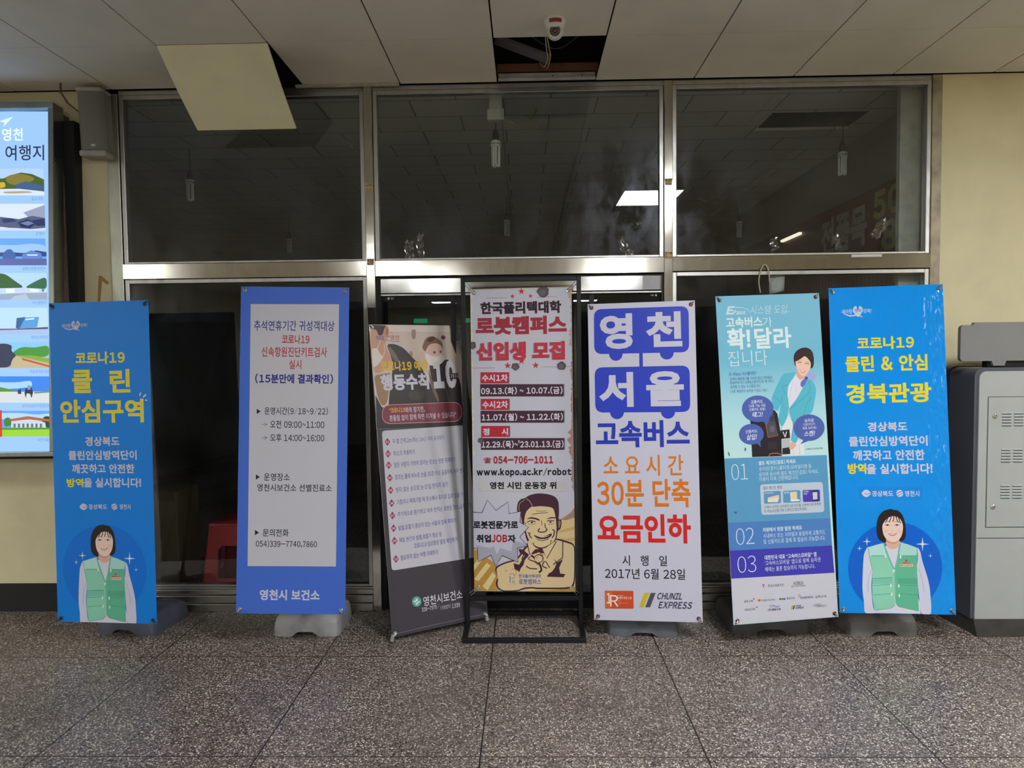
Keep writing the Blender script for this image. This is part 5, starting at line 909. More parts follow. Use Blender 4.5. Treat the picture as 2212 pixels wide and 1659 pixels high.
('P',[(190.0,-200.1),(222.7,-199.6),(221.7,-254.7),(189.7,-255.2)],'#20202c',0),
('P',[(192.7,-207.3),(219.8,-207.1),(218.5,-247.5),(192.6,-248.3)],'#b9bcc8',0),
('T','승차권(종이)',-83.7,-201.0,-31.6,-191.7,'#c2d0e2',0.01,0.0),
('T','홈티켓',28.8,-205.7,56.8,-194.0,'#c2d0e2',0.01,0.0),
('T','모바일',141.4,-206.3,169.6,-195.8,'#c2d0e2',0.01,0.0),
('T','티켓',140.6,-218.9,160.2,-208.4,'#c2d0e2',0.01,0.0),
('T','고객이 소지한 승차권의 QR코드를 고속버스에 장착된',-90.3,-283.3,237.2,-265.3,'#5a6672',0.01,0.0),
('T','E-Pass단말기에 스캔하고 탑승하세요.',-90.4,-304.2,156.0,-286.2,'#5a6672',0.01,0.0),
('N','printed_logo'),
('T','T',-127.0,-708.5,-111.9,-692.4,'#a83040',0.05,0.0),
('T','한국스마트카드',-93.6,-710.6,-1.2,-694.5,'#54505e',0.01,0.0),
('T','KOBUS',53.5,-708.5,108.2,-689.5,'#3a343c',0.01,0.0),
('S',[(41.7,-720.9),(39.1,-713.8),(45.4,-710.2),(49.8,-717.4),(41.7,-720.9)],1.4,'#a84030',2,0),
('T','전국고속버스운송사업조합',54.4,-718.3,121.3,-711.4,'#54505e',0.01,0.0),
('P',[(-184.5,-765.0),(-173.4,-761.2),(-177.8,-774.7),(-179.8,-767.6)],'#b03038',0),
('P',[(-170.3,-810.9),(-159.2,-807.1),(-163.7,-820.6),(-165.7,-813.6)],'#b03038',0),
('T','금호고속',-233.8,-783.9,-184.1,-770.2,'#54505e',0.01,0.0),
('P',[(-141.2,-776.7),(-142.1,-779.7),(-144.2,-781.9),(-147.2,-783.0),(-150.4,-782.8),(-153.2,-781.3),(-155.0,-778.7),(-155.6,-775.7),(-154.7,-772.8),(-152.6,-770.5),(-149.6,-769.4),(-146.4,-769.6),(-143.6,-771.2),(-141.7,-773.7)],'#b85a30',0),
('T','Dongbu Express',-137.5,-786.2,-58.0,-771.2,'#3a7a70',0.01,0.0),
('P',[(-33.8,-772.9),(-22.9,-773.6),(-23.5,-782.8),(-34.3,-782.1)],'#b03038',0),
('P',[(-21.7,-773.7),(-10.8,-774.5),(-11.4,-783.7),(-22.3,-782.9)],'#3a8a4c',0),
('P',[(-9.6,-774.6),(1.3,-775.4),(0.7,-784.6),(-10.2,-783.8)],'#3a50b0',0),
('T','동양고속',7.9,-783.8,53.4,-771.1,'#54505e',0.01,0.0),
('S',[(82.0,-760.8),(87.6,-768.2),(82.3,-774.8),(75.9,-769.7),(76.4,-762.8),(82.0,-760.8)],1.6,'#8a3a3c',0,0),
('T','SAMHWA',85.8,-786.3,160.1,-773.6,'#363a58',0.01,0.0),
('T','삼화고속',172.6,-786.9,236.8,-774.2,'#54505e',0.01,0.0),
('T','속리산고속',-233.4,-829.1,-174.7,-814.8,'#54505e',0.01,0.0),
('T','(주)중앙고속',-104.4,-839.2,-27.2,-825.4,'#2e2f6a',0.03,0.2),
('S',[(-94.4,-814.1),(-75.8,-806.8),(-58.4,-819.6),(-33.8,-812.7)],1.8,'#4a58a0',2,0),
('S',[(-88.8,-821.4),(-64.0,-811.7),(-40.4,-822.6)],1.2,'#4a58a0',2,0),
('P',[(35.9,-816.6),(43.8,-817.2),(35.2,-838.5),(28.5,-838.0)],'#b09a1c',0),
('P',[(46.8,-817.4),(53.5,-817.9),(45.5,-839.3),(38.2,-838.7)],'#2c2c34',0),
('T','CHUNIL',57.0,-826.3,91.0,-817.0,'#2c2c38',0.03,0.25),
('T','EXPRESS',55.1,-838.8,103.6,-828.4,'#2c2c38',0.03,0.25),
('T','HANIL',159.4,-834.1,206.4,-818.0,'#55505c',-0.01,0.2),
('T','EXPRESS',178.6,-838.3,236.6,-826.7,'#55505c',-0.01,0.2),
('N','printed_scuff_mark'),
('P',[(-183.4,57.5),(-175.2,59.8),(-173.7,45.9),(-181.1,38.0)],'#56646c',1),
('P',[(-278.8,40.4),(-273.6,41.2),(-267.0,17.7),(-273.7,19.2)],'#56646c',1),
('P',[(-268.7,-287.3),(-241.6,-287.2),(-251.1,-295.3),(-252.8,-303.9),(-258.3,-294.9)],'#44606e',1),
],
'screen':[
('N','screen_image'),
('P',[(-814.2,1069.8),(440.0,1055.1),(449.0,-1011.6),(-817.8,-1017.4)],'#93bdf6',0),
('P',[(110.2,999.8),(196.0,1025.7),(134.2,961.9),(142.3,988.7)],'#cfe4ff',0),
('T','영천',125.9,878.0,253.2,955.9,'#dcebff',0.02,0.0),
('T','여행지',146.9,757.6,382.6,851.6,'#262c4a',0.01,0.0),
('P',[(-225.6,713.6),(376.8,706.6),(384.1,542.9),(-226.1,549.9)],'#a9c4ee',0),
('P',[(-225.8,646.5),(-11.6,650.7),(135.6,649.0),(175.8,668.7),(242.8,684.0),(309.7,673.9),(381.8,639.5),(382.8,565.7),(-226.1,566.0)],'#3f5a2c',0),
('P',[(149.0,648.9),(202.6,675.1),(282.9,667.5),(322.9,640.2),(242.5,611.6),(175.6,615.0)],'#7d7430',2),
('P',[(202.3,608.0),(269.4,630.0),(336.2,610.5),(376.3,599.3),(378.8,572.4),(215.6,585.1)],'#3c5a86',0),
('P',[(95.3,622.7),(142.2,628.8),(148.8,595.2),(95.2,586.5)],'#c8a428',1),
('P',[(-226.0,586.2),(229.0,584.9),(381.5,567.0),(384.1,542.9),(-226.1,549.9)],'#ccd8ea',0),
('P',[(121.9,568.7),(282.5,570.9),(322.6,559.7),(148.6,556.3)],'#a39a70',1),
('P',[(-226.3,499.0),(382.5,491.9),(389.8,328.4),(-226.8,335.5)],'#ccd9f2',0),
('P',[(255.2,439.8),(385.1,485.2),(387.4,398.1),(281.8,412.7)],'#8e98b4',0),
('P',[(-226.6,411.9),(121.3,414.5),(228.2,399.9),(308.6,419.1),(387.4,404.8),(388.5,344.5),(254.7,335.3),(121.0,354.2),(-226.8,351.6)],'#4c5878',0),
('P',[(221.5,379.9),(281.7,399.3),(335.1,374.5),(294.9,342.9),(241.4,348.8)],'#1e2a54',0),
('P',[(121.2,401.1),(188.1,405.7),(214.8,386.7),(134.5,376.9)],'#28346a',0),
('P',[(308.5,392.3),(382.1,400.8),(387.2,357.9),(335.1,358.5)],'#22305c',0),
('P',[(234.8,375.7),(284.4,388.5),(321.8,373.4),(281.6,359.1)],'#6878a0',0),
('P',[(-226.7,356.9),(201.3,346.6),(321.6,337.2),(388.5,341.8),(389.8,328.4),(-226.8,335.5)],'#c0cee8',0),
('P',[(-227.0,287.2),(388.2,280.2),(395.5,116.8),(-227.5,123.9)],'#5f9cee',0),
('P',[(-227.1,257.8),(200.8,239.5),(307.9,251.6),(393.4,237.3),(393.1,183.7),(-227.3,190.8)],'#93bcf2',1),
('P',[(-227.3,190.8),(173.9,199.6),(254.1,193.3),(334.4,208.5),(394.5,197.1),(395.7,170.3),(-227.3,177.4)],'#2c4474',0),
('P',[(127.1,186.8),(153.9,215.9),(180.7,218.3),(207.3,185.8),(208.5,156.4),(127.0,157.3)],'#3c5ca0',1),
('P',[(247.4,185.4),(301.0,208.9),(361.1,190.8),(374.3,154.5),(247.3,155.9)],'#5a7cc4',0),
('P',[(278.1,185.0),(341.0,184.3),(340.9,174.9),(278.1,175.7)],'#b8cdf4',0),
('P',[(-227.3,164.1),(395.7,156.9),(396.8,116.7),(-227.5,123.9)],'#52609c',0),
('P',[(-227.6,77.1),(393.9,69.9),(401.2,-93.3),(-228.1,-86.1)],'#a8cdfa',0),
('P',[(-227.7,57.0),(93.2,73.4),(146.6,66.1),(199.9,25.3),(259.9,-15.5),(199.7,-28.2),(-228.0,-36.6)],'#2c5a30',1),
('P',[(393.8,49.9),(320.2,17.3),(259.9,-18.2),(333.3,-29.7),(397.5,-27.8)],'#2c6040',1),
('P',[(-227.9,-23.3),(253.2,-18.1),(397.5,-27.8),(398.7,-51.8),(-228.0,-52.7)],'#b8cce2',0),
('P',[(146.3,-24.9),(199.7,-22.8),(202.3,-46.9),(148.9,-49.0)],'#e0e8f4',0),
('P',[(293.3,-23.9),(346.7,-29.8),(346.6,-45.9),(293.2,-42.6)],'#dce6f0',0),
('P',[(366.8,-23.4),(381.4,-30.2),(378.7,-46.3),(364.0,-40.7)],'#3a8a9c',1),
('P',[(-228.1,-63.4),(199.6,-52.2),(398.7,-49.2),(399.9,-93.3),(-228.1,-86.1)],'#8ea0b8',0),
('P',[(199.6,-68.3),(266.4,-55.7),(293.0,-92.1),(172.7,-90.7)],'#a8b8cc',0),
('P',[(-228.3,-134.3),(399.6,-141.4),(406.9,-300.5),(-228.8,-293.3)],'#b0d2fa',0),
('P',[(212.4,-202.1),(348.6,-197.0),(336.3,-259.6),(228.1,-269.1)],'#4c94d0',0),
('P',[(212.4,-202.1),(265.8,-196.0),(228.1,-269.1),(206.8,-262.2)],'#2c5c94',0),
('P',[(265.8,-208.1),(319.2,-203.3),(319.2,-211.3),(265.7,-216.1)],'#cfe0f4',0),
('P',[(-228.7,-263.9),(238.8,-266.5),(403.1,-257.7),(403.1,-271.1),(-228.7,-277.2)],'#4c4c78',0),
('P',[(-228.7,-277.2),(403.1,-271.1),(404.3,-300.5),(-228.8,-293.3)],'#9cb4d8',0),
('P',[(-228.9,-344.0),(405.4,-351.2),(412.6,-508.8),(-229.4,-501.5)],'#7cbcec',0),
('P',[(171.4,-422.0),(238.3,-376.0),(318.4,-383.6),(407.9,-367.3),(408.9,-444.7),(198.0,-442.3)],'#3c8a30',1),
('P',[(-229.2,-437.5),(198.1,-429.0),(408.9,-442.1),(411.3,-508.8),(-229.4,-501.5)],'#b8a888',0),
('P',[(238.1,-442.8),(408.7,-491.4),(411.3,-503.5),(251.3,-458.9)],'#b4502c',0),
('P',[(198.1,-429.0),(318.2,-430.3),(408.9,-451.4),(408.8,-478.1)],'#7aa03c',0),
('P',[(64.8,-360.7),(145.0,-354.9),(185.0,-368.8),(178.2,-402.1),(211.4,-429.1),(184.6,-452.9),(171.1,-502.1),(64.3,-500.9)],'#26304c',1),
('P',[(-229.6,-550.9),(413.7,-558.2),(421.0,-718.3),(-230.1,-710.9)],'#2f7ce0',0),
('P',[(-229.6,-570.9),(197.4,-595.8),(304.2,-579.6),(304.0,-630.3),(-229.8,-637.6)],'#9cc8f8',1),
('P',[(-229.8,-624.3),(117.2,-621.5),(197.2,-639.8),(250.6,-643.0),(-229.9,-664.3)],'#4c8a34',0),
('P',[(-229.9,-644.3),(263.9,-649.9),(416.0,-647.6),(418.3,-718.3),(-230.1,-710.9)],'#c8d0d4',0),
('P',[(264.0,-629.9),(304.0,-627.6),(310.6,-654.4),(301.1,-690.3),(293.2,-663.5),(271.8,-659.3),(266.4,-689.9),(258.5,-656.5)],'#20283c',0),
('P',[(277.4,-610.0),(290.7,-610.2),(296.0,-636.9),(277.3,-638.0)],'#7c8cb4',0),
('P',[(217.2,-640.0),(237.3,-632.2),(239.8,-662.9),(218.5,-662.7)],'#2c3448',0),
('P',[(317.2,-651.8),(416.0,-644.9),(416.0,-655.6),(317.2,-662.5)],'#6a8a5c',0),
('P',[(-230.2,-760.3),(420.8,-767.6),(428.1,-922.2),(-230.7,-914.8)],'#5c98e8',0),
('P',[(-230.3,-784.3),(223.3,-776.0),(330.0,-790.6),(423.4,-781.0),(423.2,-818.3),(-230.4,-810.9)],'#a8ccf6',1),
('P',[(363.2,-817.6),(383.3,-797.8),(423.3,-804.9),(425.6,-871.6),(369.6,-864.3)],'#243c28',1),
('P',[(132.5,-815.0),(156.5,-801.9),(180.5,-815.5),(177.6,-855.5),(134.9,-861.6)],'#3a7a34',1),
('P',[(177.8,-826.2),(316.5,-817.1),(383.1,-837.8),(389.6,-873.8),(177.6,-871.4)],'#c0ccd4',0),
('P',[(169.8,-815.4),(276.6,-798.0),(420.5,-820.9),(417.8,-834.2),(276.5,-816.6),(175.1,-828.8)],'#b05c38',0),
('P',[(191.0,-842.3),(204.4,-842.4),(204.3,-866.4),(190.9,-866.3)],'#566a80',0),
('P',[(217.7,-842.6),(231.0,-842.7),(230.9,-866.7),(217.6,-866.6)],'#566a80',0),
('P',[(244.4,-842.9),(257.7,-843.0),(257.6,-867.0),(244.3,-866.9)],'#566a80',0),
('P',[(271.0,-843.2),(284.4,-843.3),(284.3,-867.3),(270.9,-867.2)],'#566a80',0),
('P',[(297.7,-843.5),(311.1,-843.6),(311.0,-867.6),(297.6,-867.5)],'#566a80',0),
('P',[(324.4,-843.8),(337.7,-843.9),(337.6,-867.9),(324.3,-867.8)],'#566a80',0),
('P',[(351.1,-844.1),(364.4,-844.2),(364.3,-868.2),(351.0,-868.1)],'#566a80',0),
('P',[(-230.6,-866.9),(423.0,-868.9),(424.1,-922.2),(-230.7,-914.8)],'#8ec82c',0),
('P',[(-230.5,-864.2),(424.3,-868.9),(424.2,-879.5),(-230.6,-880.2)],'#4c8a34',0),
('P',[(36.7,-747.3),(120.7,-761.6),(122.7,-921.4),(36.0,-920.5)],'#c0342c',0),
('T','임고서원',306.4,512.5,375.9,534.0,'#6f8db8',0.01,0.0),
('T','은해사',332.2,299.3,384.3,320.7,'#6f8db8',0.01,0.0),
('T','보현산천문과학관',249.7,86.8,390.0,108.3,'#6f8db8',0.01,0.0),
('T','치산캠핑장',308.9,-120.8,395.8,-99.4,'#6f8db8',0.01,0.0),
('T','최무선과학관',300.0,-330.6,402.8,-309.2,'#6f8db8',0.01,0.0),
('T','국립영천호국원',289.8,-538.8,411.2,-517.5,'#6f8db8',0.01,0.0),
('T','운주산승마자연휴양림',244.8,-746.6,418.2,-725.3,'#6f8db8',0.01,0.0),
('T','시안미술관',336.0,-952.3,422.6,-931.0,'#6f8db8',0.01,0.0),
],
}
# ---------------------------------------------------------------- materials in use
M_floor=terrazzo()
M_wall=noisy('cream_wall_paint',(.74,.67,.44),.05,3,.6,.35,0,.05,80)
M_wall2=noisy('old_cream_wall',(.52,.47,.31),.10,5,.65,.3,0,.06,70)
M_tile=noisy('ceiling_board',(.74,.71,.60),.05,2.2,.8,.2,0,.05,120)
M_flap=noisy('ceiling_board_loose',(.86,.83,.56),.05,3,.75,.2,0,.05,120)  # ceiling board in a lighter tone, standing in for the light it catches
M_void=principled('dark_void',(.012,.012,.014),.9)
M_steel=steel('stainless',(.56,.535,.47),.12)
M_steel2=steel('dull_stainless',(.55,.53,.48),.3)
M_steel3=steel('greenish_stainless',(.5,.52,.45),.32)
M_steel4=steel('header_stainless',(.40,.395,.38),.10)
M_alu=steel('aluminium',(.55,.55,.54),.34)
M_jamb=noisy('stained_jamb',(.36,.31,.23),.25,9,.45,.4,.35)
M_blk=principled('black_paint',(.010,.010,.012),.45,0,.3)
M_blkm=principled('matte_black',(.010,.010,.012),.7)
M_glass=glass_mat('pane_glass',.022); M_glass2=glass_mat('door_glass',.008,(.55,.6,.6))
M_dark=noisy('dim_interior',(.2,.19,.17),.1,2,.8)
M_tan=noisy('rusty_plate',(.50,.36,.17),.25,40,.6)
M_hallw=noisy('hall_wall',(.75,.71,.58),.06,2,.7)
M_white=principled('white_plastic',(.72,.72,.69),.3)
M_grey=principled('grey_plastic',(.22,.215,.205),.45)
M_rub=principled('black_rubber',(.02,.02,.022),.6)
M_chrome=principled('chrome_ring',(.6,.6,.6),.2,1)
M_panel=principled('lit_diffuser',(.8,.8,.8),.5,0,.5,0,(.97,.99,1),PANEL)
def P_at(M,u,y,v): return M@Vector((u,y,v))
# ---------------------------------------------------------------- room shell
b=MB(); b.box(-8,-20,-.1,8,8.2,0); struct(b.build('floor',M_floor),'speckled terrazzo floor with dark joints')
# hall and interior walls
def wallbox(name,x0,y0,z0,x1,y1,z1,m,label=None):
    b=MB(); b.box(x0,y0,z0,x1,y1,z1); return struct(b.build(name,m),label)
wallbox('wall_front_left',-8,0,.181,-2.601,.2,CEIL,M_wall,'cream wall left of the glass front')
wallbox('baseboard_left',-8,-.012,0,-2.601,.2,.181,M_blkm,'black baseboard below the cream wall')
wallbox('wall_front_right',2.546,0,0,5.6,.2,CEIL,M_wall,'cream wall right of the glass front')
wallbox('wall_left',-8.2,-20,0,-8,0,CEIL,M_hallw)
wallbox('wall_back',-8,-20.2,0,5.6,-20,CEIL,M_hallw)
b=MB()
n=150
for i in range(n):
    y0=-20+i*.1334; b.prism([(5.6,0),(5.6,CEIL),(5.75,CEIL),(5.75,0)],y0,y0+.115)
    b.prism([(5.63,0),(5.63,CEIL),(5.75,CEIL),(5.75,0)],y0+.115,y0+.1334)
struct(b.build('wall_right',noisy('ribbed_cladding',(.62,.55,.36),.05,3,.5)),'cream ribbed wall of the hall seen in reflection')
# ceiling: boards with open joints, one missing, one hanging
tb=MB()
x0=-.1566
for i in range(-14,11):
    for j in range(0,34):
        a=x0+.6*i; y=-.6*j
        if j==0 and i in (0,-3): continue
        if a>5.6 or a+.6<-8: continue
        g=.0042; h_=.0014
        tb.box(max(a,-8)+g,y-.6+h_,CEIL,min(a+.6,5.6)-g,(y-h_ if j else y-.02),CEIL+.012)
struct(tb.build('ceiling',M_tile),'grey white ceiling boards with dark joints')
b=MB(); b.box(-8,-20,CEIL+.55,5.6,.2,CEIL+.6); b.box(-8,.05,CEIL+.003,5.6,.2,CEIL+.55); b.box(-8,-20,CEIL+.02,5.6,-19.9,CEIL+.55)
b.box(-8,-1.6,CEIL+.013,5.6,-1.55,CEIL+.55)
struct(b.build('ceiling_2',M_void),'dark void above the ceiling boards')
# ---------------------------------------------------------------- glass front
def bars(lst,name,mat,parent=None,smooth=False):
    b=MB()
    for q in lst: b.rbox(*q,bev=.0025,seg=1)
    return b.build(name,mat,parent)
struct(bars([(-2.601,-.012,0,-2.527,.08,3.27)],'trim_1',M_steel3),'stainless jamb at the left end of the glass front')
struct(bars([(-.988,-.02,0,-.934,.08,3.285)],'trim_2',M_steel),'stainless mullion left of the sliding door')
struct(bars([(.861,-.02,0,.913,.08,3.285)],'trim_3',M_steel),'stainless mullion right of the sliding door')
struct(bars([(2.487,-.012,0,2.546,.08,3.29)],'trim_4',M_jamb),'stained brown jamb at the right end of the glass front')
struct(bars([(-2.527,-.018,2.121,-.988,.07,2.216)],'trim_5',M_steel),'stainless transom over the left pane')
struct(bars([(-.934,-.018,2.118,.861,.07,2.216)],'trim_6',M_steel),'stainless transom over the sliding door')
struct(bars([(.913,-.018,2.124,2.487,.07,2.214)],'trim_7',M_steel),'stainless transom over the right pane')
struct(bars([(-2.527,0,3.262,2.487,.06,3.2925)],'trim_8',M_alu),'dull head rail under the ceiling')
def window(n,xa,xb,za,zb,label,sill=False):
    e=struct(empty('window_%d'%n,(xa,.02,za)),label)
    t=.026
    fr=bars([(xa,-.004,za,xa+t,.045,zb),(xb-t,-.004,za,xb,.045,zb),(xa+t,-.004,zb-t,xb-t,.045,zb),(xa+t,-.004,za,xb-t,.045,za+.014)],'window_frame',M_alu); keep(fr,e)
    b=MB(); b.box(xa+.012,.018,za+.007,xb-.012,.024,zb-.012); p=b.build('pane',M_glass); keep(p,e)
    return e
window(1,-2.523,-.99,2.217,3.262,'large upper pane at the left')
window(2,-.933,.86,2.217,3.262,'large upper pane in the middle')
window(3,.914,2.486,2.215,3.262,'large upper pane at the right')
window(4,-2.523,-.99,.153,2.12,'lower pane left of the door')
window(5,.914,2.486,.153,2.122,'lower pane right of the door')
for n,(xa,xb,lb) in enumerate(((-2.527,-.988,'left'),(.913,2.487,'right'))):
    b=MB(); b.rbox(xa,-.03,0,xb,.1,.05,bev=.004); b.rbox(xa,-.02,.052,xb,.09,.1,bev=.004); b.rbox(xa,-.008,.102,xb,.08,.136,bev=.004); b.rbox(xa,-.012,.138,xb,.07,.152,bev=.003)
    struct(b.build('trim_%d'%(9+n),M_steel2),'stepped metal sill below the lower %s pane'%lb)
# sliding door
e=struct(empty('door_1',(-.03,.03,0)),'sliding door with dark glass and stainless header')
keep(bars([(-.905,-.008,2.012,.848,.06,2.104)],'header',M_steel4),e)
keep(bars([(-.905,-.004,1.996,.848,.05,2.009)],'header_rail',M_alu),e)
b=MB()
for q in ((-.934,.002,0,-.905,.07,2.118),(.848,.002,0,.861,.07,2.118),(-.905,.01,2.104,.848,.07,2.118),(-.905,.012,.0,.848,.06,.09),(-.47,.014,.09,-.44,.05,1.996),(-.045,.014,.09,-.015,.05,1.996),(.40,.014,.09,.43,.05,1.996)): b.box(*q)
keep(b.build('door_frame',M_blk),e)
for xa,xb in ((-.905,-.47),(-.44,-.045),(-.015,.40),(.43,.848)):
    b=MB(); b.box(xa,.028,.09,xb,.036,1.996); keep(b.build('door_pane',M_glass2),e)
lg=MB()
for x,s in ((-.862,1),(.818,-1)):
    lg.add([(x-.009,.0265,1.984),(x,.0265,1.993),(x+.009,.0265,1.984),(x,.0265,1.975)],[(0,1,2,3)],0)
    for k,(a,c) in enumerate(((.014,.036),(.014,.030))): lg.box(min(x+s*a,x+s*c),.0262,1.986-k*.007,max(x+s*a,x+s*c),.0268,1.989-k*.007)
keep(lg.build('door_logo',M_white),e)
# ---------------------------------------------------------------- dark shop behind the glass
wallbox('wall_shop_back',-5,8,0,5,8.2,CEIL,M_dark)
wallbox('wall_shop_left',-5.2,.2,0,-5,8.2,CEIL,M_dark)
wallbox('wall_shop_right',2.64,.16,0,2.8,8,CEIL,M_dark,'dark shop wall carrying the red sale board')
wallbox('wall_shop_pillar',2.36,.11,0,2.62,.15,CEIL,noisy('pale_pillar',(.42,.43,.38),.1,14,.7),'pale pillar behind the right end of the glass')
m=principled('shop_ceiling',(.33,.31,.27),.8); g=G(m); c=g.coord()
br=g.node('ShaderNodeTexBrick'); br.offset=.5; br.inputs['Color1'].default_value=(.62,.63,.60,1); br.inputs['Color2'].default_value=(.57,.58,.55,1); br.inputs['Mortar'].default_value=(.2,.19,.16,1)
br.inputs['Scale'].default_value=1; br.inputs['Mortar Size'].default_value=.004; br.inputs['Brick Width'].default_value=.62; br.inputs['Row Height'].default_value=.31; br.inputs['Mortar Smooth'].default_value=0
g.link(g.mapping(c,(1,1,1),(.13,.05,0)),br.inputs[0]); g.link(br.outputs[0],g.b.inputs['Base Color'])
b=MB(); hx0,hx1,hy0,hy1=1.75,2.45,.62,1.0
for q in ((-5,.2,5,hy0),(-5,hy1,5,8),(-5,hy0,hx0,hy1),(hx1,hy0,5,hy1)): b.box(q[0],q[1],CEIL,q[2],q[3],CEIL+.02)
struct(b.build('ceiling_3',m),'dim staggered ceiling boards of the shop')
b=MB(); b.box(-5,.2,CEIL+.4,5,8,CEIL+.45); struct(b.build('ceiling_4',M_void))
# ---------------------------------------------------------------- lamps of the hall
for (lx,ly,lw,ld,L,lab) in LAMPS:
    e=tag(empty('ceiling_light',(lx,ly,CEIL-.022)),lab,'ceiling light','ceiling lights of the hall')
    b=MB(); t=.012
    for q in ((-lw/2-t,-ld/2-t,lw/2+t,-ld/2),(-lw/2-t,ld/2,lw/2+t,ld/2+t),(-lw/2-t,-ld/2,-lw/2,ld/2),(lw/2,-ld/2,lw/2+t,ld/2)): b.box(q[0],q[1],0,q[2],q[3],.022)
    b.build('light_frame',M_white,e)
    b=MB(); b.box(-lw/2,-ld/2,.006,lw/2,ld/2,.018); b.m=[0,1,1,1,1,1]; b.build('diffuser',[M_panel,M_white],e)
for x,lab in ((-3.75,'green lit exit sign over the back wall, left one'),(-1.95,'green lit exit sign over the back wall, right one')):
    e=tag(empty('exit_sign',(x,-19.93,2.72)),lab,'exit sign','exit signs on the back wall')
    b=MB(); b.rbox(-.26,-.06,0,.26,.0,.2,bev=.01); b.build('housing',M_white,e)
    b=MB(); b.box(-.24,.001,.02,.24,.01,.18); b.build('sign_face',principled('exit_green',(.02,.3,.12),.4,0,.5,0,(.1,1,.5),1.6),e)
# warm wooden door far back in the hall
b=MB()
for k in range(8): b.box(3.1+k*.11,-19.99,0,3.1+k*.11+.104,-19.95,2.4)
struct(b.build('door_2',noisy('wood_door',(.50,.33,.13),.15,6,.45)),'wood panelled door at the back of the hall')
# ---------------------------------------------------------------- lit display on the left
q=FRAMES[0]
MD=Matrix.Translation(q[:3])@Matrix.Rotation(q[3],4,'Z')@Matrix.Rotation(q[4],4,'X')
keys=sorted({(it[1],it[7]) for l in PRINTS.values() for it in l if it[0]=='T'})
prepare_text(keys)
e=empty('display_board',(-3.3,-.19,1.0)); tag(e,'tall lit tourist display board with landscape photos at the left edge','display board')
EM=Matrix.Translation(-Vector(e.location))
L0=-.90
b=MB()
for s_ in ((L0,-.035,1.058,.47,.06,1.094),(L0,-.035,-1.04,.47,.06,-1.012),(.437,-.035,-1.012,.47,.06,1.058)): b.rbox(*s_,bev=.004)
fr=b.build('display_frame',steel('display_frame_metal',(.30,.33,.33),.3),e); fr.matrix_local=EM@MD
b=MB(); b.box(L0,.012,-1.02,.45,.03,1.07); sc=b.build('screen',principled('screen_base',(.05,.06,.08),.25,0,.4),e); sc.matrix_local=EM@MD
pr=Printer(y0=.0115,step=.00004,fin='s')
for it in PRINTS['screen']: pr.item(it)
pr.build(sc)
b=MB(); b.box(L0,.06,-1.03,.463,.135,1.06); o=b.build('side_panel',noisy('brown_board',(.16,.13,.09),.2,12,.6),e); o.matrix_local=EM@MD
b=MB(); b.prism([(-3.9,1.0),(-2.80,1.0),(-2.765,3.09),(-3.9,3.09)],-.07,-.002); o=b.build('back_case',M_blkm); keep(o,e)
b=MB(); b.tube([(-2.79,-.14,CEIL-.002),(-2.80,-.13,3.24),(-2.77,-.11,3.18),(-2.70,-.10,3.12)],.006,6); tag(b.build('power_cord',principled('brown_cord',(.10,.05,.03),.5)),'thin brown cord running from the ceiling down behind the lit display','cord')
# column speaker
e=tag(empty('column_speaker',(-2.628,-.06,2.86)),'grey column speaker high on the wall beside the lit display','speaker')
Ms=Matrix.Translation((0,-.02,.21))@Matrix.Scale(.88,4,(1,0,0))@Matrix.Rotation(math.radians(3),4,'X')@Matrix.Rotation(math.radians(6),4,'Z')
b=MB(); b.rbox(-.085,-.035,-.175,.085,.07,.175,bev=.01,M=Ms); b.build('speaker_body',M_grey,e)
b=MB()
gp=[(-.082,0),(-.07,-.012),(-.03,-.02),(.03,-.02),(.07,-.012),(.082,0)]
b.add([Ms@Vector((x,-.034+y,z)) for z in (-.172,.172) for x,y in gp],[(i,i+1,i+7,i+6) for i in range(5)]); b.build('grille',noisy('grey_mesh',(.17,.165,.155),.1,300,.6),e,True)
for z0,z1 in ((-.212,-.172),(.172,.20)):
    b=MB(); b.rbox(-.088,-.06,z0,.088,.07,z1,bev=.014,seg=3,M=Ms); b.build('end_cap',noisy('dusty_grey_cap',(.36,.34,.31),.1,20,.5),e,True)
b=MB(); b.lathe([(.001,0),(.016,.001),(.016,.004),(.001,.005)],20,M=Ms@Matrix.Translation((.012,-.053,-.145))@Matrix.Rotation(math.radians(90),4,'X')@Matrix.Scale(.45,4,(0,1,0))); b.build('badge',M_chrome,e)
b=MB(); b.box(-.02,0,.15,.02,.06,.25); b.build('wall_mount',M_grey,e)
# masking tape corner on the wall
b=MB(); b.prism([(-2.752,1.96),(-2.736,1.96),(-2.716,2.118),(-2.685,2.092),(-2.668,2.104),(-2.720,2.148),(-2.736,2.148)],-.0014,-.0002)
b.v=[(x+.045,y,z) for x,y,z in b.v]
tag(b.build('masking_tape',principled('brown_tape',(.36,.22,.06),.5)),'bent strip of brown masking tape stuck on the wall pillar','tape')
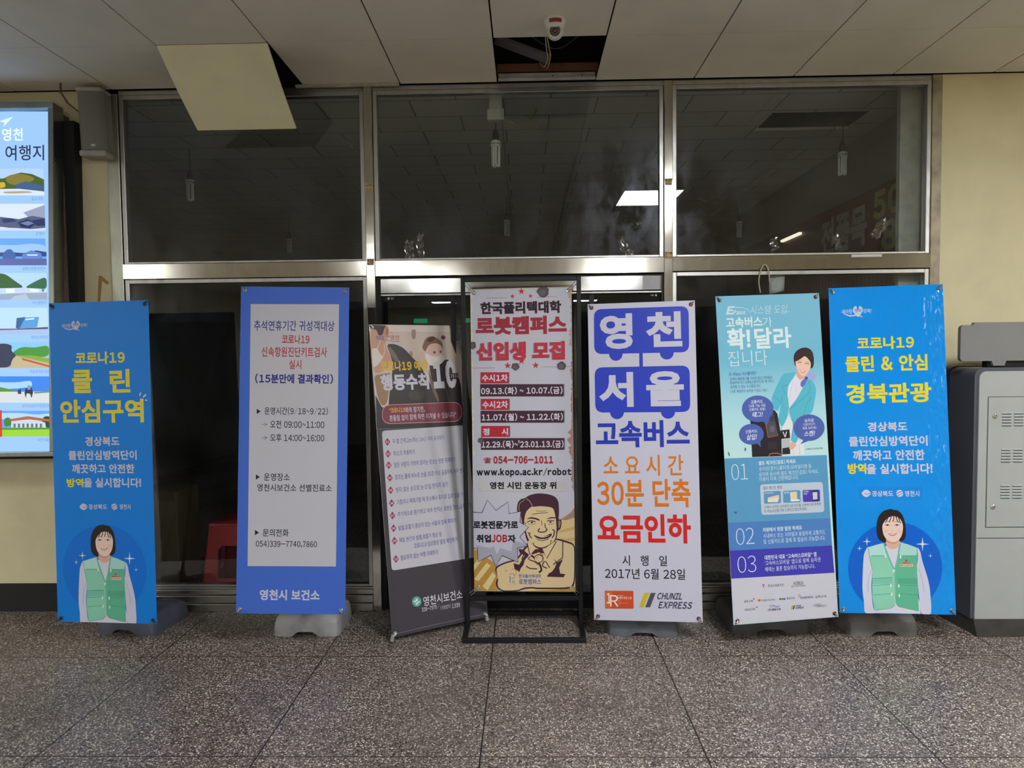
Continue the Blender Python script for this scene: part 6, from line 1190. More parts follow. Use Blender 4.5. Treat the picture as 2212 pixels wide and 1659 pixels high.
# ---------------------------------------------------------------- hanging and missing ceiling boards
b=MB(); Nn=8; xa,xb=-1.9535,-1.3595; vs=[]
for i in range(Nn+1):
    t=i/Nn; th=math.radians(29+8*t*0+6*(t-.5)); y=-.597+.532*t*math.cos(math.radians(35)); z=CEIL-.002-.532*t*math.sin(math.radians(35))-.012*math.sin(math.pi*t)
    for x in (xa,xb):
        vs.append((x,y,z)); 
top=[(x,y+.007,z+.010) for x,y,z in vs]
n=len(vs); fs=[]
for i in range(Nn):
    a=2*i; fs+= [(a,a+1,a+3,a+2),(n+a,n+a+2,n+a+3,n+a+1),(a,a+2,n+a+2,n+a),(a+1,n+a+1,n+a+3,a+3)]
fs+= [(0,n,n+1,1),(2*Nn,2*Nn+1,n+2*Nn+1,n+2*Nn)]
b.add(vs+top,fs); tag(b.build('ceiling_panel',M_flap,smooth=True),'loose yellowish ceiling panel hanging down in front of the left pane','ceiling panel')
b=MB(); b.rbox(-.16,-.03,CEIL+.055,.46,.03,CEIL+.105,bev=.004); tag(b.build('wooden_batten',noisy('red_brown_wood',(.22,.09,.05),.2,8,.6)),'reddish brown wooden batten in the open ceiling hole','batten')
b=MB(); b.rbox(-.15,-.045,CEIL+.004,.44,-.012,CEIL+.04,bev=.003); b.box(-.15,-.06,CEIL-.008,.44,-.045,CEIL+.006)
for x in (.18,.36): b.lathe([(.004,0),(.004,.002)],10,M=Matrix.Translation((x,-.045,CEIL+.02))@Matrix.Rotation(math.radians(90),4,'X'),mi=1)
tag(b.build('angle_rail',[noisy('white_metal',(.5,.5,.48),.15,12,.5),M_blk]),'white metal angle rail along the back edge of the ceiling hole','rail')
b=MB(); b.rbox(-1.40,-.045,CEIL-.014,-.76,-.015,CEIL-.001,bev=.003); tag(b.build('angle_rail',noisy('cream_metal',(.5,.46,.36),.15,12,.5)),'cream metal edge rail beside the hanging ceiling panel','rail')
def wire(name,pts,rad,col,lab):
    P3=[]
    for i in range(len(pts)-1):
        p=[Vector(pts[max(0,min(len(pts)-1,i+j))]) for j in (-1,0,1,2)]
        for s in range(6):
            t=s/6; P3.append(.5*((2*p[1])+(-p[0]+p[2])*t+(2*p[0]-5*p[1]+4*p[2]-p[3])*t*t+(-p[0]+3*p[1]-3*p[2]+p[3])*t**3))
    P3.append(Vector(pts[-1]))
    b=MB(); b.tube(P3,rad,7); return tag(b.build(name,principled(name+'_sheath',col,.45),smooth=True),lab,'wire')
wire('loose_wire',[(.125,-.61,CEIL+.02),(.140,-.5,CEIL+.005),(.155,-.36,CEIL-.005),(.14,-.2,CEIL+.0),(.12,-.10,CEIL+.06)],.0035,(.45,.32,.08),'yellow wire hanging in the ceiling hole')
wire('loose_wire',[(.118,-.60,CEIL+.03),(.130,-.45,CEIL+.01),(.140,-.33,CEIL+.002),(.125,-.2,CEIL+.01),(.10,-.12,CEIL+.07)],.0028,(.5,.5,.5),'white wire beside the yellow one in the ceiling hole')
wire('loose_wire',[(-.12,-.45,CEIL+.25),(.05,-.35,CEIL+.12),(.2,-.3,CEIL+.07),(.35,-.35,CEIL+.15),(.5,-.45,CEIL+.28)],.004,(.03,.025,.06),'dark wire sagging across the ceiling hole')
b=MB(); Mx=Matrix.Translation((.0,-.16,CEIL+.13))@Matrix.Rotation(math.radians(18),4,'Y')@Matrix.Rotation(math.radians(8),4,'Z'); b.rbox(-.17,-.05,-.012,.17,.05,.012,bev=.002,M=Mx)
tag(b.build('board_offcut',principled('grey_offcut',(.16,.16,.17),.6)),'grey board offcut lying up inside the ceiling hole','board')
# ---------------------------------------------------------------- dome camera on the ceiling
e=tag(empty('security_camera',(.163,-.775,CEIL)),'white dome security camera with red sticker on the ceiling','security camera')
b=MB(); b.lathe([(.020,0),(.054,0),(.054,-.014),(.050,-.020),(.047,-.034),(.040,-.046),(.020,-.05)],32); b.build('camera_base',M_white,e,True)
dirv=(Vector((0,-4.2556,1.63))-Vector((.163,-.775,CEIL-.055))).normalized(); dirv=(dirv+Vector((0,0,.18))).normalized()
Mb=Matrix.Translation((0,0,-.055))@dirv.to_track_quat('Z','Y').to_matrix().to_4x4()
b=MB(); prof=[(.042*math.sin(a),-.042*math.cos(a)) for a in [math.pi*i/14 for i in range(1,11)]]; b.lathe(prof,28,M=Mb); b.build('camera_ball',M_white,e,True)
zf=prof[-1][1]
b=MB(); b.lathe([(.001,zf+.004),(.0262,zf+.004),(.0262,zf-.002),(.001,zf-.002)],28,M=Mb); ring=b.build('lens_ring',M_blk,e)
b=MB(); b.lathe([(.001,zf+.0075),(.009,zf+.007),(.0105,zf+.003),(.001,zf+.003)],20,M=Mb); b.build('lens',principled('lens_glass',(.06,.05,.055),.1),e,True)
b=MB()
for rr,nn in ((.0155,12),(.0215,16)):
    for k in range(nn):
        a=2*math.pi*(k+.25*(nn==16))/nn; b.lathe([(.0003,zf+.0062),(.0019,zf+.0058),(.0019,zf+.0038),(.0003,zf+.0038)],7,M=Mb@Matrix.Translation((rr*math.cos(a),rr*math.sin(a),0)))
tag(b.build('infrared_led',principled('led_cream',(.7,.6,.5),.3),e),None,None,None,None)
b=MB(); rr=.0515
for i in range(10):
    a0=math.radians(-125+i*7.2); a1=math.radians(-125+(i+1)*7.2)
    b.add([Vector((.0545*math.cos(a0),.0545*math.sin(a0),-.012)),Vector((.0545*math.cos(a1),.0545*math.sin(a1),-.012)),Vector((.0500*math.cos(a1),.0500*math.sin(a1),-.030)),Vector((.0500*math.cos(a0),.0500*math.sin(a0),-.030))],[(0,1,2,3)])
b.build('sticker',principled('red_sticker',(.26,.02,.03),.4),e)
# ---------------------------------------------------------------- banner stands
M_pole=principled('black_pole',(.018,.018,.02),.35)
def frame_of(k):
    q=FRAMES[k]; return Matrix.Translation(q[:3])@Matrix.Rotation(q[3],4,'Z')@Matrix.Rotation(q[4],4,'X')@Matrix.Rotation(q[5],4,'Y'), q[6], q[7]
def sheet(k,e,col,prints,fin='m',eye=(.28,.28,.27),inset=.022,mat=None,back=(.26,.26,.27)):
    M,W,H=frame_of(k); L=Matrix.Translation(-Vector(e.location))@M
    b=MB(); t=.0004
    b.add([(-W/2,-t,-H/2),(W/2,-t,-H/2),(W/2,-t,H/2),(-W/2,-t,H/2),(-W/2,t,-H/2),(W/2,t,-H/2),(W/2,t,H/2),(-W/2,t,H/2)],[(0,1,2,3),(0,4,5,1),(1,5,6,2),(2,6,7,3),(3,7,4,0)],0)
    b.add([(-W/2,t,-H/2),(W/2,t,-H/2),(W/2,t,H/2),(-W/2,t,H/2)],[(0,3,2,1)],1)
    o=b.build('banner_sheet',[mat or vinyl(col,fin),principled('sheet_back',back,.6)],e); o.matrix_local=L
    pr=Printer(fin=fin,lim=(W*500-.3,H*500-.3))
    for args in prints: pr.item(*args)
    pr.build(o)
    for sx in (-1,1):
        for sz in (-1,1):
            b=MB(); cx,cz=sx*(W/2-inset),sz*(H/2-inset)
            b.lathe([(.0062,-.0008),(.0105,-.0008),(.0112,.0008),(.0085,.0030),(.0062,.0022)],16,M=Matrix.Translation((cx,-.0028,cz))@Matrix.Rotation(math.radians(90),4,'X'))
            ey=b.build('eyelet',principled('eyelet_metal',eye,.35,.8),o,True)
    return o,L,W,H
def hooks(e,L,W,H,mat,inset=.022):
    for sx in (-1,1):
        for sz in (-1,1):
            cx,cz=sx*(W/2-inset),sz*(H/2-inset)
            pts=[(cx+sx*.016,.014,cz+sz*.016),(cx+sx*.012,-.006,cz+sz*.013),(cx+sx*.006,-.013,cz+sz*.008),(cx,-.010,cz),(cx,.004,cz)]
            b=MB(); b.tube([L@Vector(p) for p in pts],.0042,7); b.build('hook',mat,e,True)
def base_shape(w,d,h,notch=True,groove=True,lobes=False):
    """blow-moulded water base: front outline with foot notch, swept back and tapered"""
    nx=20; ny=10; bm=bmesh.new(); grid=[]
    def prof(s): return max(0,1-abs(s)**6)**.35
    vs=[];fs=[]
    for j in range(ny+1):
        for i in range(nx+1):
            a=-1+2*i/nx; c=-1+2*j/ny
            e1=(1-abs(a)**7)**.3*(1-abs(c)**7)**.3; z=h*(.74+.26*e1)
            if groove: z-=h*.17*max(0,1-(abs(a)/.15)**4)
            z+=h*.22*max(0,1-abs(c)*1.3)*max(0,1-abs(a)*.9)
            rr=1-.05*abs(c)**9
            vs.append((a*w/2*rr*.985,c*d/2*(1-.05*abs(a)**9)*.985,z))
    nT=len(vs)
    for j in range(ny):
        for i in range(nx):
            p=j*(nx+1)+i; fs.append((p,p+1,p+nx+2,p+nx+1))
    # skirt
    rim=[i for i in range(nx+1)]+[ (j)*(nx+1)+nx for j in range(1,ny+1)]+[ny*(nx+1)+i for i in range(nx-1,-1,-1)]+[j*(nx+1) for j in range(ny-1,0,-1)]
    low=[]
    for r_ in rim:
        x,y,z=vs[r_]; zz=0
        if notch and abs(x)<w*.13: zz=h*.24
        elif notch and abs(x)<w*.18: zz=h*.24*(1-(abs(x)-w*.13)/(w*.05))
        low.append(len(vs)); vs.append((x*1.015,y*1.015,zz))
    n=len(rim)
    for i in range(n): fs.append((rim[i],low[i],low[(i+1)%n],rim[(i+1)%n]))
    b=MB(); b.add(vs,fs); return b
def water_stand(k,label,col,prints,fin,base,bcol,eye,hookm,mat=None,lobes=False,group='banner stands standing in a row in front of the glass',back=(.26,.26,.27)):
    bx,by,w,d,h,rot=base
    e=tag(empty('banner_stand',(bx,by,0)),label,'banner stand',group)
    o,L,W,H=sheet(k,e,col,prints,fin,eye,mat=mat,back=back)
    hooks(e,L,W,H,hookm)
    bs=base_shape(w,d,h); ob=bs.build('weighted_base',noisy('base_plastic',bcol,.12,10,.5,.4),e,True); ob.rotation_euler.z=rot
    md=ob.modifiers.new('soft','SUBSURF'); md.levels=1; md.render_levels=1
    b=MB(); b.lathe([(.045,h*.75),(.04,h+.01),(.028,h+.035),(.022,h+.06),(.001,h+.062)],16); ob=b.build('socket',noisy('base_plastic',bcol,.12,10,.5,.4),e,True)
    hub=L@Vector((0,.055,-.05)); foot=Vector((0,0,h))
    b=MB(); b.tube([foot,foot.lerp(hub,.5),hub],.011,10); b.build('pole',M_pole,e,True)
    b=MB(); Mh=Matrix.Translation(hub)@L.to_3x3().to_4x4(); b.rbox(-.035,-.02,-.035,.035,.02,.035,bev=.008,M=Mh); b.build('arm_hub',M_rub,e)
    for sx in (-1,1):
        for sz in (-1,1):
            b=MB(); b.tube([hub,L@Vector((sx*(W/2-.006),.013,sz*(H/2-.006)))],.006,8); b.build('arm',M_pole,e,True)
    return e
vest=PRINTS['vest']
H_blk=principled('black_hook',(.03,.03,.035),.3); H_ste=principled('steel_hook',(.35,.35,.36),.3,.7)
ringB=('P',[(( -8)+252*math.cos(2*math.pi*i/56),-601+252*math.sin(2*math.pi*i/56)) for i in range(56)],'#0a68c8',0)
water_stand(1,'blue banner stand with woman in green vest and yellow title, left end of row','#0875d0',[(it,) for it in PRINTS[1]]+[(('N','printed_portrait'),),(ringB,)]+[(it,6,-20,.99) if it[0] not in 'TN' else (it,) if it[0]=='N' else (('T',it[1],it[2]*.99+6,it[3]*.99-20,it[4]*.99+6,it[5]*.99-20,it[6],it[7],it[8]),) for it in vest[2:]],'m',(-2.36,-.21,.40,.34,.115,math.radians(-9)),(.085,.095,.135),(.10,.10,.11),H_blk)
water_stand(2,'periwinkle banner stand with a white notice panel on a pale grey base','#3e63c0',[(it,) for it in PRINTS[2]],'m',(-1.297,-.245,.39,.34,.118,0),(.34,.345,.355),(.45,.45,.45),H_ste)
water_stand(5,'white banner stand with two blue bus shapes and orange lettering','#b3b3c4',[(it,) for it in PRINTS[5]],'m',(.668,-.275,.41,.32,.105,math.radians(-4)),(.115,.125,.15),(.22,.07,.05),H_ste)
mg=principled('mint_gradient_print',(.3,.5,.6),.34,0,.35); g=G(mg); xyz=g.node('ShaderNodeSeparateXYZ'); g.link(g.coord(),xyz.inputs[0])
mr=g.node('ShaderNodeMapRange'); g.link(xyz.outputs[2],mr.inputs[0]); mr.inputs[1].default_value=-.05; mr.inputs[2].default_value=.9
g.link(g.ramp(mr.outputs[0],[(0,lin('#b0cfcf',K,.84)),(.3,lin('#9cc6d0',K,.84)),(.62,lin('#66a8c2',K,.84)),(1,lin('#6ea9c4',K,.84))]),g.b.inputs['Base Color'])
water_stand(6,'light blue banner stand with a smiling woman in a turquoise jacket, tilted','#7fb4c8',[(it,) for it in PRINTS[6]],'m',(1.395,-.215,.47,.36,.11,math.radians(0)),(.075,.075,.078),(.16,.08,.06),H_ste,mat=mg)
water_stand(7,'glossy blue banner stand beside the grey kiosk, woman in a green vest below','#0080d4',[(it,) for it in PRINTS[7]]+[(it,) for it in vest],'g',(2.022,-.25,.40,.36,.118,0),(.17,.168,.168),(.25,.25,.26),H_ste)
# X-frame banner without a base
q=FRAMES[3]; e=tag(empty('banner_stand',(q[0],q[1],0)),'dark banner stand with ten numbered rules, turned beside the black steel stand','banner stand','banner stands standing in a row in front of the glass')
o,L,W,H=sheet(3,e,'#3c3942',[(it,) for it in PRINTS[3]],'m',(.5,.5,.5),.02); hooks(e,L,W,H,M_white,.02)
cen=L@Vector((0,.05,.12))
for sx in (-1,1):
    b=MB(); b.tube([L@Vector((sx*(W/2-.012),.012,H/2-.01)),L@Vector((sx*.03,.045,.12)),L@Vector((-sx*(W/2-.012),.012,-H/2+.0))],.006,8); b.build('cross_pole',principled('grey_pole',(.5,.5,.5),.3,.5),e,True)
    c0=L@Vector((sx*(W/2-.01),.006,-H/2+.014)); c1=Vector((c0.x+sx*.008,c0.y-.008,.012)); b=MB(); b.tube([c0,c1],.0115,10); b.build('rubber_foot',noisy('grey_foot',(.30,.31,.33),.1,30,.5),e,True)
back=cen+Vector((-.09,.13,0)); back.z=.012
b=MB(); b.tube([cen,back],.008,8); b.build('rear_leg',principled('grey_pole',(.5,.5,.5),.3,.5),e,True)
b=MB(); Mh=Matrix.Translation(cen)@L.to_3x3().to_4x4(); b.rbox(-.03,-.018,-.03,.03,.018,.03,bev=.006,M=Mh); b.build('arm_hub',M_rub,e)
# black steel frame with a hung sheet
e=tag(empty('poster_stand',(-.03,-.29,0)),'black steel stand with a hung poster of a smiling man pointing','poster stand','banner stands standing in a row in front of the glass')
o,L,W,H=sheet(4,e,'#b2b2c0',[(it,) for it in PRINTS[4]],'m',(.5,.5,.5),.024)
s=.0125
def bar(name,a,c):
    b=MB(); b.rbox(min(a[0],c[0])-s,min(a[1],c[1])-s,min(a[2],c[2])-s,max(a[0],c[0])+s,max(a[1],c[1])+s,max(a[2],c[2])+s,bev=.002,seg=1); ob=b.build(name,M_blk); keep(ob,e)
xl,xr=-.362,.311
bar('post',(xl,-.29,.025),(xl,-.29,2.06)); bar('post',(xr,-.29,.025),(xr,-.29,2.06))
bar('top_rail',(xl+.025,-.29,2.06),(xr-.025,-.29,2.06)); bar('cross_rail',(xl+.025,-.29,.178),(xr-.025,-.29,.178))
bar('base_rail',(xl,-.50,.0125),(xr,-.50,.0125)); bar('base_rail',(xl,-.10,.0125),(xr,-.10,.0125))
bar('base_rail',(xl,-.475,.0125),(xl,-.125,.0125)); bar('base_rail',(xr,-.475,.0125),(xr,-.125,.0125))
Mc=principled('elastic_cord',(.25,.25,.25),.5)
for sx,xx in ((-1,xl+.016),(1,xr-.016)):
    for sz,zz in ((-1,.200),(1,2.036)):
        a=L@Vector((sx*(W/2-.024),-.004,sz*(H/2-.024))); c1=Vector((xx,-.29,zz))-Vector(e.location)
        for off in (-.005,.005):
            b=MB(); b.tube([a+Vector((off,0,off*-sx*sz)),c1+Vector((off,0,off*-sx*sz))],.0016,6); b.build('elastic_cord',Mc,e)
# ---------------------------------------------------------------- grey kiosk at the right
e=tag(empty('ticket_kiosk',(2.85,-.3,0)),'grey metal kiosk seen from its louvred service side at the right edge','kiosk')
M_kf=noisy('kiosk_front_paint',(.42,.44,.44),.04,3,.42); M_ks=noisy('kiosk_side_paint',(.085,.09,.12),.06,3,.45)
xk0,xk1,yk0,yk1=2.50,3.22,-.43,-.20
def arc(cx,cz,r_,a0,a1,n=6): return [(cx+r_*math.cos(math.radians(a0+(a1-a0)*i/n)),cz+r_*math.sin(math.radians(a0+(a1-a0)*i/n))) for i in range(n+1)]
body=[(xk0,.10)]+[(xk0,1.47)]+arc(xk0+.05,1.47,.05,180,90)[1:]+arc(xk1-.05,1.47,.05,90,0)+[(xk1,.10)]
b=MB(); b.prism(body,yk0+.004,yk1); o=b.build('side_shell',M_ks); keep(o,e)
fr=[(xk0+.02,.10),(xk0+.022,1.45)]+arc(xk0+.062,1.46,.04,180,90)[1:]+arc(xk1-.06,1.46,.04,90,0)+[(xk1-.02,.10)]
b=MB(); b.prism(fr,yk0-.004,yk0+.006); o=b.build('front_shell',M_kf); keep(o,e)
b=MB(); b.box(xk0+.022,yk0-.0046,.560,xk1-.022,yk0-.0036,.5635); o=b.build('seam',M_blkm); keep(o,e)
b=MB(); b.prism([(xk0-.01,.1),(xk0-.01,1.46)]+arc(xk0+.045,1.47,.055,180,90)[1:]+arc(xk1-.045,1.47,.055,90,0)+[(xk1+.01,.1)],yk1,yk1+.07); o=b.build('rear_case',M_blk); keep(o,e)
b=MB()
pl0=[(xk0+.015,-.435),(xk1,-.435),(xk1,-.11),(xk0-.02,-.11)]
bm=bmesh.new(); vb=[bm.verts.new((x,y,.0)) for x,y in ((xk0+.03,-.445),(xk1+.01,-.445),(xk1+.01,-.10),(xk0+.0,-.10))]; vt=[bm.verts.new((x,y,.10)) for x,y in ((xk0+.012,-.437),(xk1+.005,-.437),(xk1+.005,-.12),(xk0-.002,-.12))]
bm.faces.new(vb); bm.faces.new(vt)
for i in range(4): bm.faces.new((vb[i],vb[(i+1)%4],vt[(i+1)%4],vt[i]))
b.frombm(bm); o=b.build('plinth',noisy('plinth_paint',(.055,.052,.05),.15,8,.5)); keep(o,e)
yd=yk0-.0075
dx0,dx1,dz0,dz1=2.572,3.13,.625,1.355
b=MB(); b.rbox(dx0,yd,dz0,dx1,yd+.006,dz1,bev=.002,seg=1); d=b.build('service_door',M_kf); keep(d,e)
b=MB(); t=.003
for q_ in ((dx0-t,dz0-t,dx1+t,dz0),(dx0-t,dz1,dx1+t,dz1+t),(dx0-t,dz0,dx0,dz1),(dx1,dz0,dx1+t,dz1)): b.box(q_[0],yk0-.0048,q_[1],q_[2],yk0-.0038,q_[3])
o=b.build('door_gap',M_blkm); keep(o,e)
def on_door(b,name,m,sm=False):
    o=b.build(name,m,d,sm); o.matrix_parent_inverse=Matrix.Identity(4); return o
for z in (1.25,.74):
    b=MB(); b.lathe([(.013,0),(.013,.003),(.009,.005),(.009,.003),(.001,.003)],20,M=Matrix.Translation((dx0+.035,yd,z))@Matrix.Rotation(math.radians(90),4,'X')); on_door(b,'lock',M_chrome,True)
for zc in (1.238,1.035,.832):
    for xc in (2.672,2.738,2.804,2.87):
        b=MB()
        for i in range(5):
            z=zc+.032-.0165*i
            b.add([(xc-.026,yd,z),(xc+.026,yd,z),(xc+.024,yd-.007,z-.006),(xc-.024,yd-.007,z-.006),(xc-.026,yd,z-.009),(xc+.026,yd,z-.009)],[(0,1,2,3),(3,2,5,4),(0,3,4),(1,5,2)],0)
            b.box(xc-.024,yd-.0006,z-.0115,xc+.024,yd-.0001,z-.009,1)
        on_door(b,'louvre',[M_kf,M_blkm])
tp=[(2.435,1.70)]+arc(2.457,1.737,.022,180,90)[1:]+[(2.505,1.759),(2.512,1.773)]+arc(3.20,1.75,.023,90,0)+arc(3.2,1.58,.023,0,-90)+[(2.69,1.557),(2.68,1.53),(2.62,1.53),(2.61,1.557)]+arc(2.453,1.575,.018,270,180)
b=MB(); b.prism(tp,-.40,-.375); o=b.build('top_plate',noisy('plate_paint',(.22,.22,.225),.05,3,.42)); keep(o,e)
b=MB(); b.rbox(2.6,-.38,1.518,3.1,-.33,1.56,bev=.004); o=b.build('plate_bracket',M_blk); keep(o,e)
# ---------------------------------------------------------------- small things on the glass front
for x,z,lab in ((-.961,2.665,'rusty hinge plate halfway up the left mullion'),(-.961,2.206,'rusty hinge plate at the foot of the left mullion'),(.887,2.668,'rusty hinge plate halfway up the right mullion'),(.887,2.222,'rusty hinge plate at the foot of the right mullion')):
    b=MB(); b.rbox(x-.022,-.0235,z-.018,x+.022,-.0205,z+.018,bev=.001,seg=1)
    for ax,az in ((-.012,-.01),(.012,-.01),(-.012,.01),(.012,.01)): b.lathe([(.0035,0),(.0035,.0006)],8,M=Matrix.Translation((x+ax,-.0236,z+az))@Matrix.Rotation(math.radians(90),4,'X'),mi=1)
    b.box(x-.024,-.03,z+.018,x+.024,-.0205,z+.021,0)
    tag(b.build('hinge_plate',[M_tan,M_blk]),lab,'hinge plate','rusty plates on the mullions')
M_film=film_mat()
def scrap(x,z,w,h,rot,lab,y=.0165):
    b=MB(); nx,ny=7,8; vs=[]
    for j in range(ny+1):
        for i in range(nx+1):
            a=(i/nx-.5)*w*(1+.25*math.sin(j*1.7)); c=(j/ny-.5)*h*(1+.15*math.cos(i*2.1))
            vs.append((x+a*math.cos(rot)-c*math.sin(rot), y-random.random()*.008-.001, z+a*math.sin(rot)+c*math.cos(rot)))
    b.add(vs,[(j*(nx+1)+i,j*(nx+1)+i+1,(j+1)*(nx+1)+i+1,(j+1)*(nx+1)+i) for j in range(ny) for i in range(nx)])
    tag(b.build('tape_scrap',M_film),lab,'tape scrap','clear tape scraps left on the panes')
scrap(-.725,2.285,.055,.11,.05,'crumpled clear tape scrap low on the middle pane, next to the left mullion',.0165)
scrap(-.655,2.31,.045,.135,0,'taller clear tape scrap low on the middle pane, second from the left mullion')
scrap(.625,2.275,.05,.13,.6,'slanted crumpled clear tape scrap low on the middle pane near the right mullion')
scrap(.71,2.42,.045,.04,0,'small square clear tape scrap on the middle pane below the lamp reflection')
scrap(1.545,2.285,.05,.075,.3,'clear tape scrap low on the right pane, leftmost there')
scrap(1.93,2.295,.04,.085,.3,'clear tape scrap low in the middle of the right pane')
scrap(2.19,2.375,.055,.13,-.6,'crumpled clear tape scrap over the sale board on the right pane')
b=MB(); b.box(2.005,-.0192,2.196,2.19,-.0183,2.212); tag(b.build('paper_strip',principled('white_strip',(.6,.6,.58),.5)),'white paper strip stuck along the right transom','paper strip')
b=MB(); b.box(.55,-.0092,2.016,.835,-.0083,2.1); 
b.v=[(x if x>.6 else x+.18,y,z) for x,y,z in b.v]
tag(b.build('sticker_sheet',noisy('grey_sticker',(.42,.42,.45),.05,20,.5)),'grey square sticker at the right end of the door header','sticker')
wire('cable_loop',[(1.448,-.028,1.985),(1.437,-.03,2.06),(1.452,-.035,2.135),(1.475,-.035,2.155),(1.496,-.03,2.12),(1.505,-.022,2.05)],.004,(.40,.36,.22),'pale cable loop hanging from the right transom')
b=MB(); vs=[]
for j in range(7):
    for i in range(5):
        vs.append((1.524+.092*i/4+.003*j/6,.034+.008*math.sin(i*1.2+j*.4),2.115-.135*j/6+.02*i/4*j/6))
b.add(vs,[(j*5+i,j*5+i+1,j*5+i+6,j*5+i+5) for j in range(6) for i in range(4)])
o=b.build('paper_sheet',noisy('grey_paper',(.45,.46,.45),.1,30,.6),smooth=True); md=o.modifiers.new('thick','SOLIDIFY'); md.thickness=.0006
tag(o,'grey sheet of paper hanging just inside the right lower pane','paper')
# ---------------------------------------------------------------- inside the shop
M_tube=principled('fluorescent_tube',(.75,.76,.72),.3); M_sock=principled('socket',(.02,.02,.02),.5)
def bulb(x,y,ztop,lab,box=False,cord=CEIL):
    e=tag(empty('energy_saving_bulb',(x,y,ztop)),lab,'light bulb','unlit bulbs hanging in the shop')
    b=MB(); b.tube([(0,0,-.02),(.004,0,(cord-ztop)*.5),(0,0,cord-ztop)],.0035,6); b.build('cord',M_sock,e)
    b=MB(); b.lathe([(.006,.03),(.012,.02),(.018,.0),(.022,-.02),(.020,-.045),(.001,-.045)],16); b.build('lamp_holder',M_sock,e,True)
    b=MB(); b.lathe([(.014,-.044),(.030,-.052),(.034,-.062),(.034,-.085),(.030,-.09),(.001,-.09)],20); b.build('ballast',M_white,e,True)
    b=MB(); b.lathe([(.0345,-.072),(.0345,-.076)],20); b.build('green_band',principled('green_ring',(.01,.1,.06),.4),e)
    b=MB()
    for k in range(4):
        a=2*math.pi*k/4+.5
        c=Vector((.021*math.cos(a),.021*math.sin(a),0)); tn=Vector((-math.sin(a),math.cos(a),0))*.0105
        pts=[c-tn+Vector((0,0,-.088)),c-tn+Vector((0,0,-.205))]+[c+(-tn*math.cos(t))+Vector((0,0,-.205-.0105*math.sin(t))) for t in (.5,1.05,1.57,2.1,2.6)]+[c+tn+Vector((0,0,-.205)),c+tn+Vector((0,0,-.088))]
        b.tube(pts,.0065,7)
    b.build('glass_tube',M_tube,e,True)
    return e
bulb(-.185,.30,3.085,'unlit spiral-free tube bulb hanging nearest behind the middle pane below a white box')
bulb(-.19,3.1,3.11,'unlit tube bulb hanging deeper behind the middle pane, straight below the nearest one')
bulb(-.19,6.0,3.11,'unlit tube bulb hanging farthest back behind the middle pane')
bulb(-2.68,1.2,3.10,'unlit tube bulb hanging behind the left pane, nearest the hall')
bulb(-2.86,4.0,3.10,'unlit tube bulb hanging deeper behind the left pane')
bulb(2.31,.78,3.11,'unlit tube bulb hanging behind the right pane in front of the sale board',cord=CEIL+.4)
bulb(2.37,3.35,3.10,'unlit tube bulb hanging deep behind the right pane')
b=MB(); b.rbox(-.235,.19,CEIL-.155,-.125,.25,CEIL-.085,bev=.004); b.box(-.22,.20,CEIL-.085,-.14,.24,CEIL)
tag(b.build('junction_box',principled('box_white',(.62,.62,.60),.4)),'white junction box under the shop ceiling behind the middle pane','junction box')
wire('loose_wire',[(-.12,.24,CEIL-.13),(-.04,.3,CEIL-.16),(.05,.35,CEIL-.12),(.09,.4,CEIL-.02)],.003,(.42,.30,.08),'yellow wire drooping from the white junction box')
# red sale board along the right wall of the shop
e=tag(empty('sale_board',(2.58,1.6,1.4)),'dark red sale board with pale lettering on the shop wall behind the right pane','sale board')
b=MB(); b.box(2.575,.17,1.4,2.61,4.5,2.815); o=b.build('board_panel',noisy('board_red',(.13,.035,.035),.1,4,.5)); keep(o,e)
prepare_text([('전품목',.04),('50%',.05),('80',.05)])
def board_text(txt,wt,ya,yb,za,zb,col):
    vs,fs=_tc[(txt,wt)]; b=MB(); b.add([(2.5745,ya+(yb-ya)*x,za+(zb-za)*y) for x,y,_h in vs],fs); o=b.build('board_lettering',principled('board_ink',col,.5)); keep(o,e)
board_text('전품목',.04,1.74,.95,2.42,2.74,(.36,.36,.34)); board_text('50%',.05,.86,.2,2.575,2.785,(.36,.38,.12)); board_text('80',.05,.74,.26,2.33,2.55,(.36,.38,.12))
b=MB(); b.rbox(2.54,2.15,2.70,2.577,2.6,2.725,bev=.008); tag(b.build('tube_lamp',principled('lit_tube',(.8,.8,.7),.4,0,.5,0,(1,.97,.75),.7)),'short glowing strip above the far end of the red sale board','tube lamp')  # bright streak built as a small glowing strip
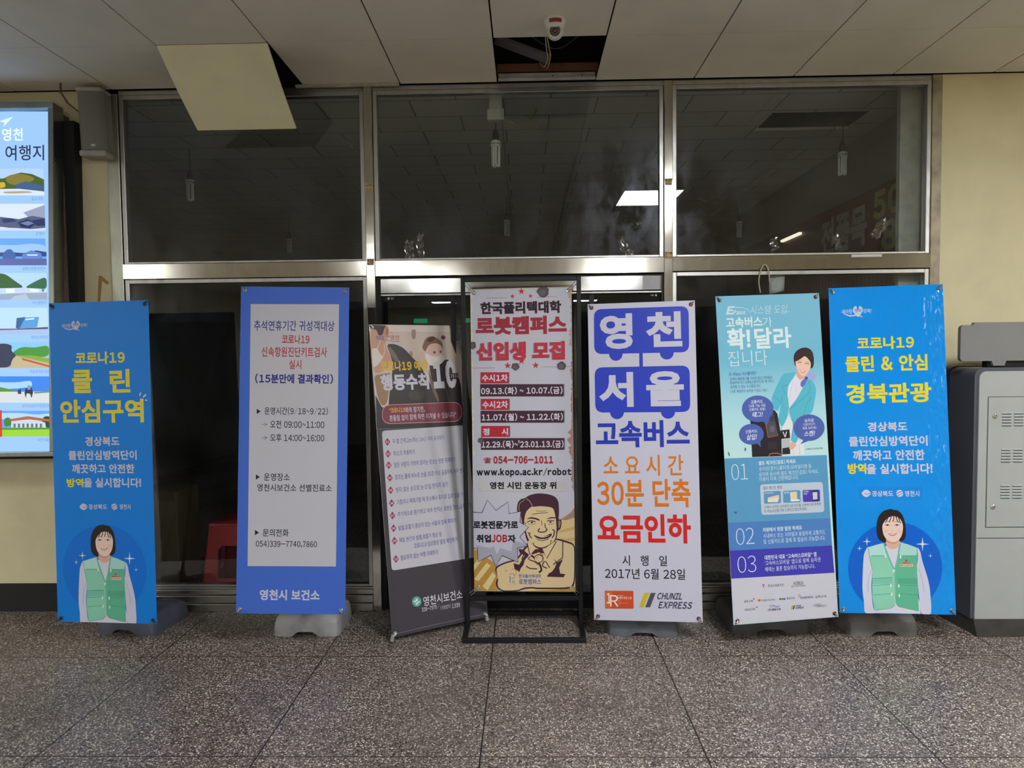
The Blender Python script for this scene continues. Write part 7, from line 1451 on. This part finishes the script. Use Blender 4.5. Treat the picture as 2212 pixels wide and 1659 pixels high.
# red plastic stool
e=tag(empty('plastic_stool',(-2.01,.40,0)),'red plastic stool standing inside behind the lower left pane','stool')
M_red=principled('red_plastic',(.42,.045,.05),.35)
b=MB(); b.rbox(-.155,-.155,.475,.155,.155,.50,bev=.012,seg=3); b.build('seat',M_red,e,True)
def stool_side(rot,name):
    b=MB(); n=32; out=[];inn=[]
    for i in range(n):
        a=2*math.pi*i/n; dx,dz=math.cos(a),math.sin(a)
        # arched opening
        s_=min(.085/abs(dx) if abs(dx)>1e-6 else 9,.11/abs(dz) if abs(dz)>1e-6 else 9); x=dx*s_; z=.24+dz*s_
        if z>.30: x*=1-.25*((z-.30)/.05)**2*.6
        inn.append((x,z))
        s2=min(.16/abs(dx) if abs(dx)>1e-6 else 9,.24/abs(dz) if abs(dz)>1e-6 else 9); X=dx*s2; Z=.24+dz*s2
        X*=(.148+.045*(1-(Z/.48)))/.16; out.append((X,Z))
    def off(z): return -.15-.045*(1-z/.48)
    vs=[(x,off(z),z) for x,z in out]+[(x,off(z)+.0,z) for x,z in inn]+[(x,off(z)+.02,z) for x,z in inn]
    fs=[(i,(i+1)%n,n+(i+1)%n,n+i) for i in range(n)]+[(n+i,n+(i+1)%n,2*n+(i+1)%n,2*n+i) for i in range(n)]
    Mr=Matrix.Rotation(rot,4,'Z'); b.add([Mr@Vector(v) for v in vs],fs)
    b.build(name,M_red,e)
for k in range(4): stool_side(k*math.pi/2,'side_panel')
e=tag(empty('cardboard_box',(-2.52,.45,0)),'brown cardboard box standing inside behind the blue banner','cardboard box')
M_card=noisy('cardboard',(.20,.16,.10),.1,6,.8)
b=MB(); b.rbox(-.20,-.12,0,.10,.2,.70,bev=.004,seg=1); b.build('box_body',M_card,e)
b=MB(); b.box(-.19,-.1225,.64,.09,-.1205,.70); b.build('box_flap',noisy('cardboard_flap',(.17,.13,.08),.1,6,.8),e)
b=MB(); b.box(-.07,-.1235,.0,-.03,-.1205,.70); b.build('packing_tape',principled('tape_brown',(.22,.17,.09),.3),e)
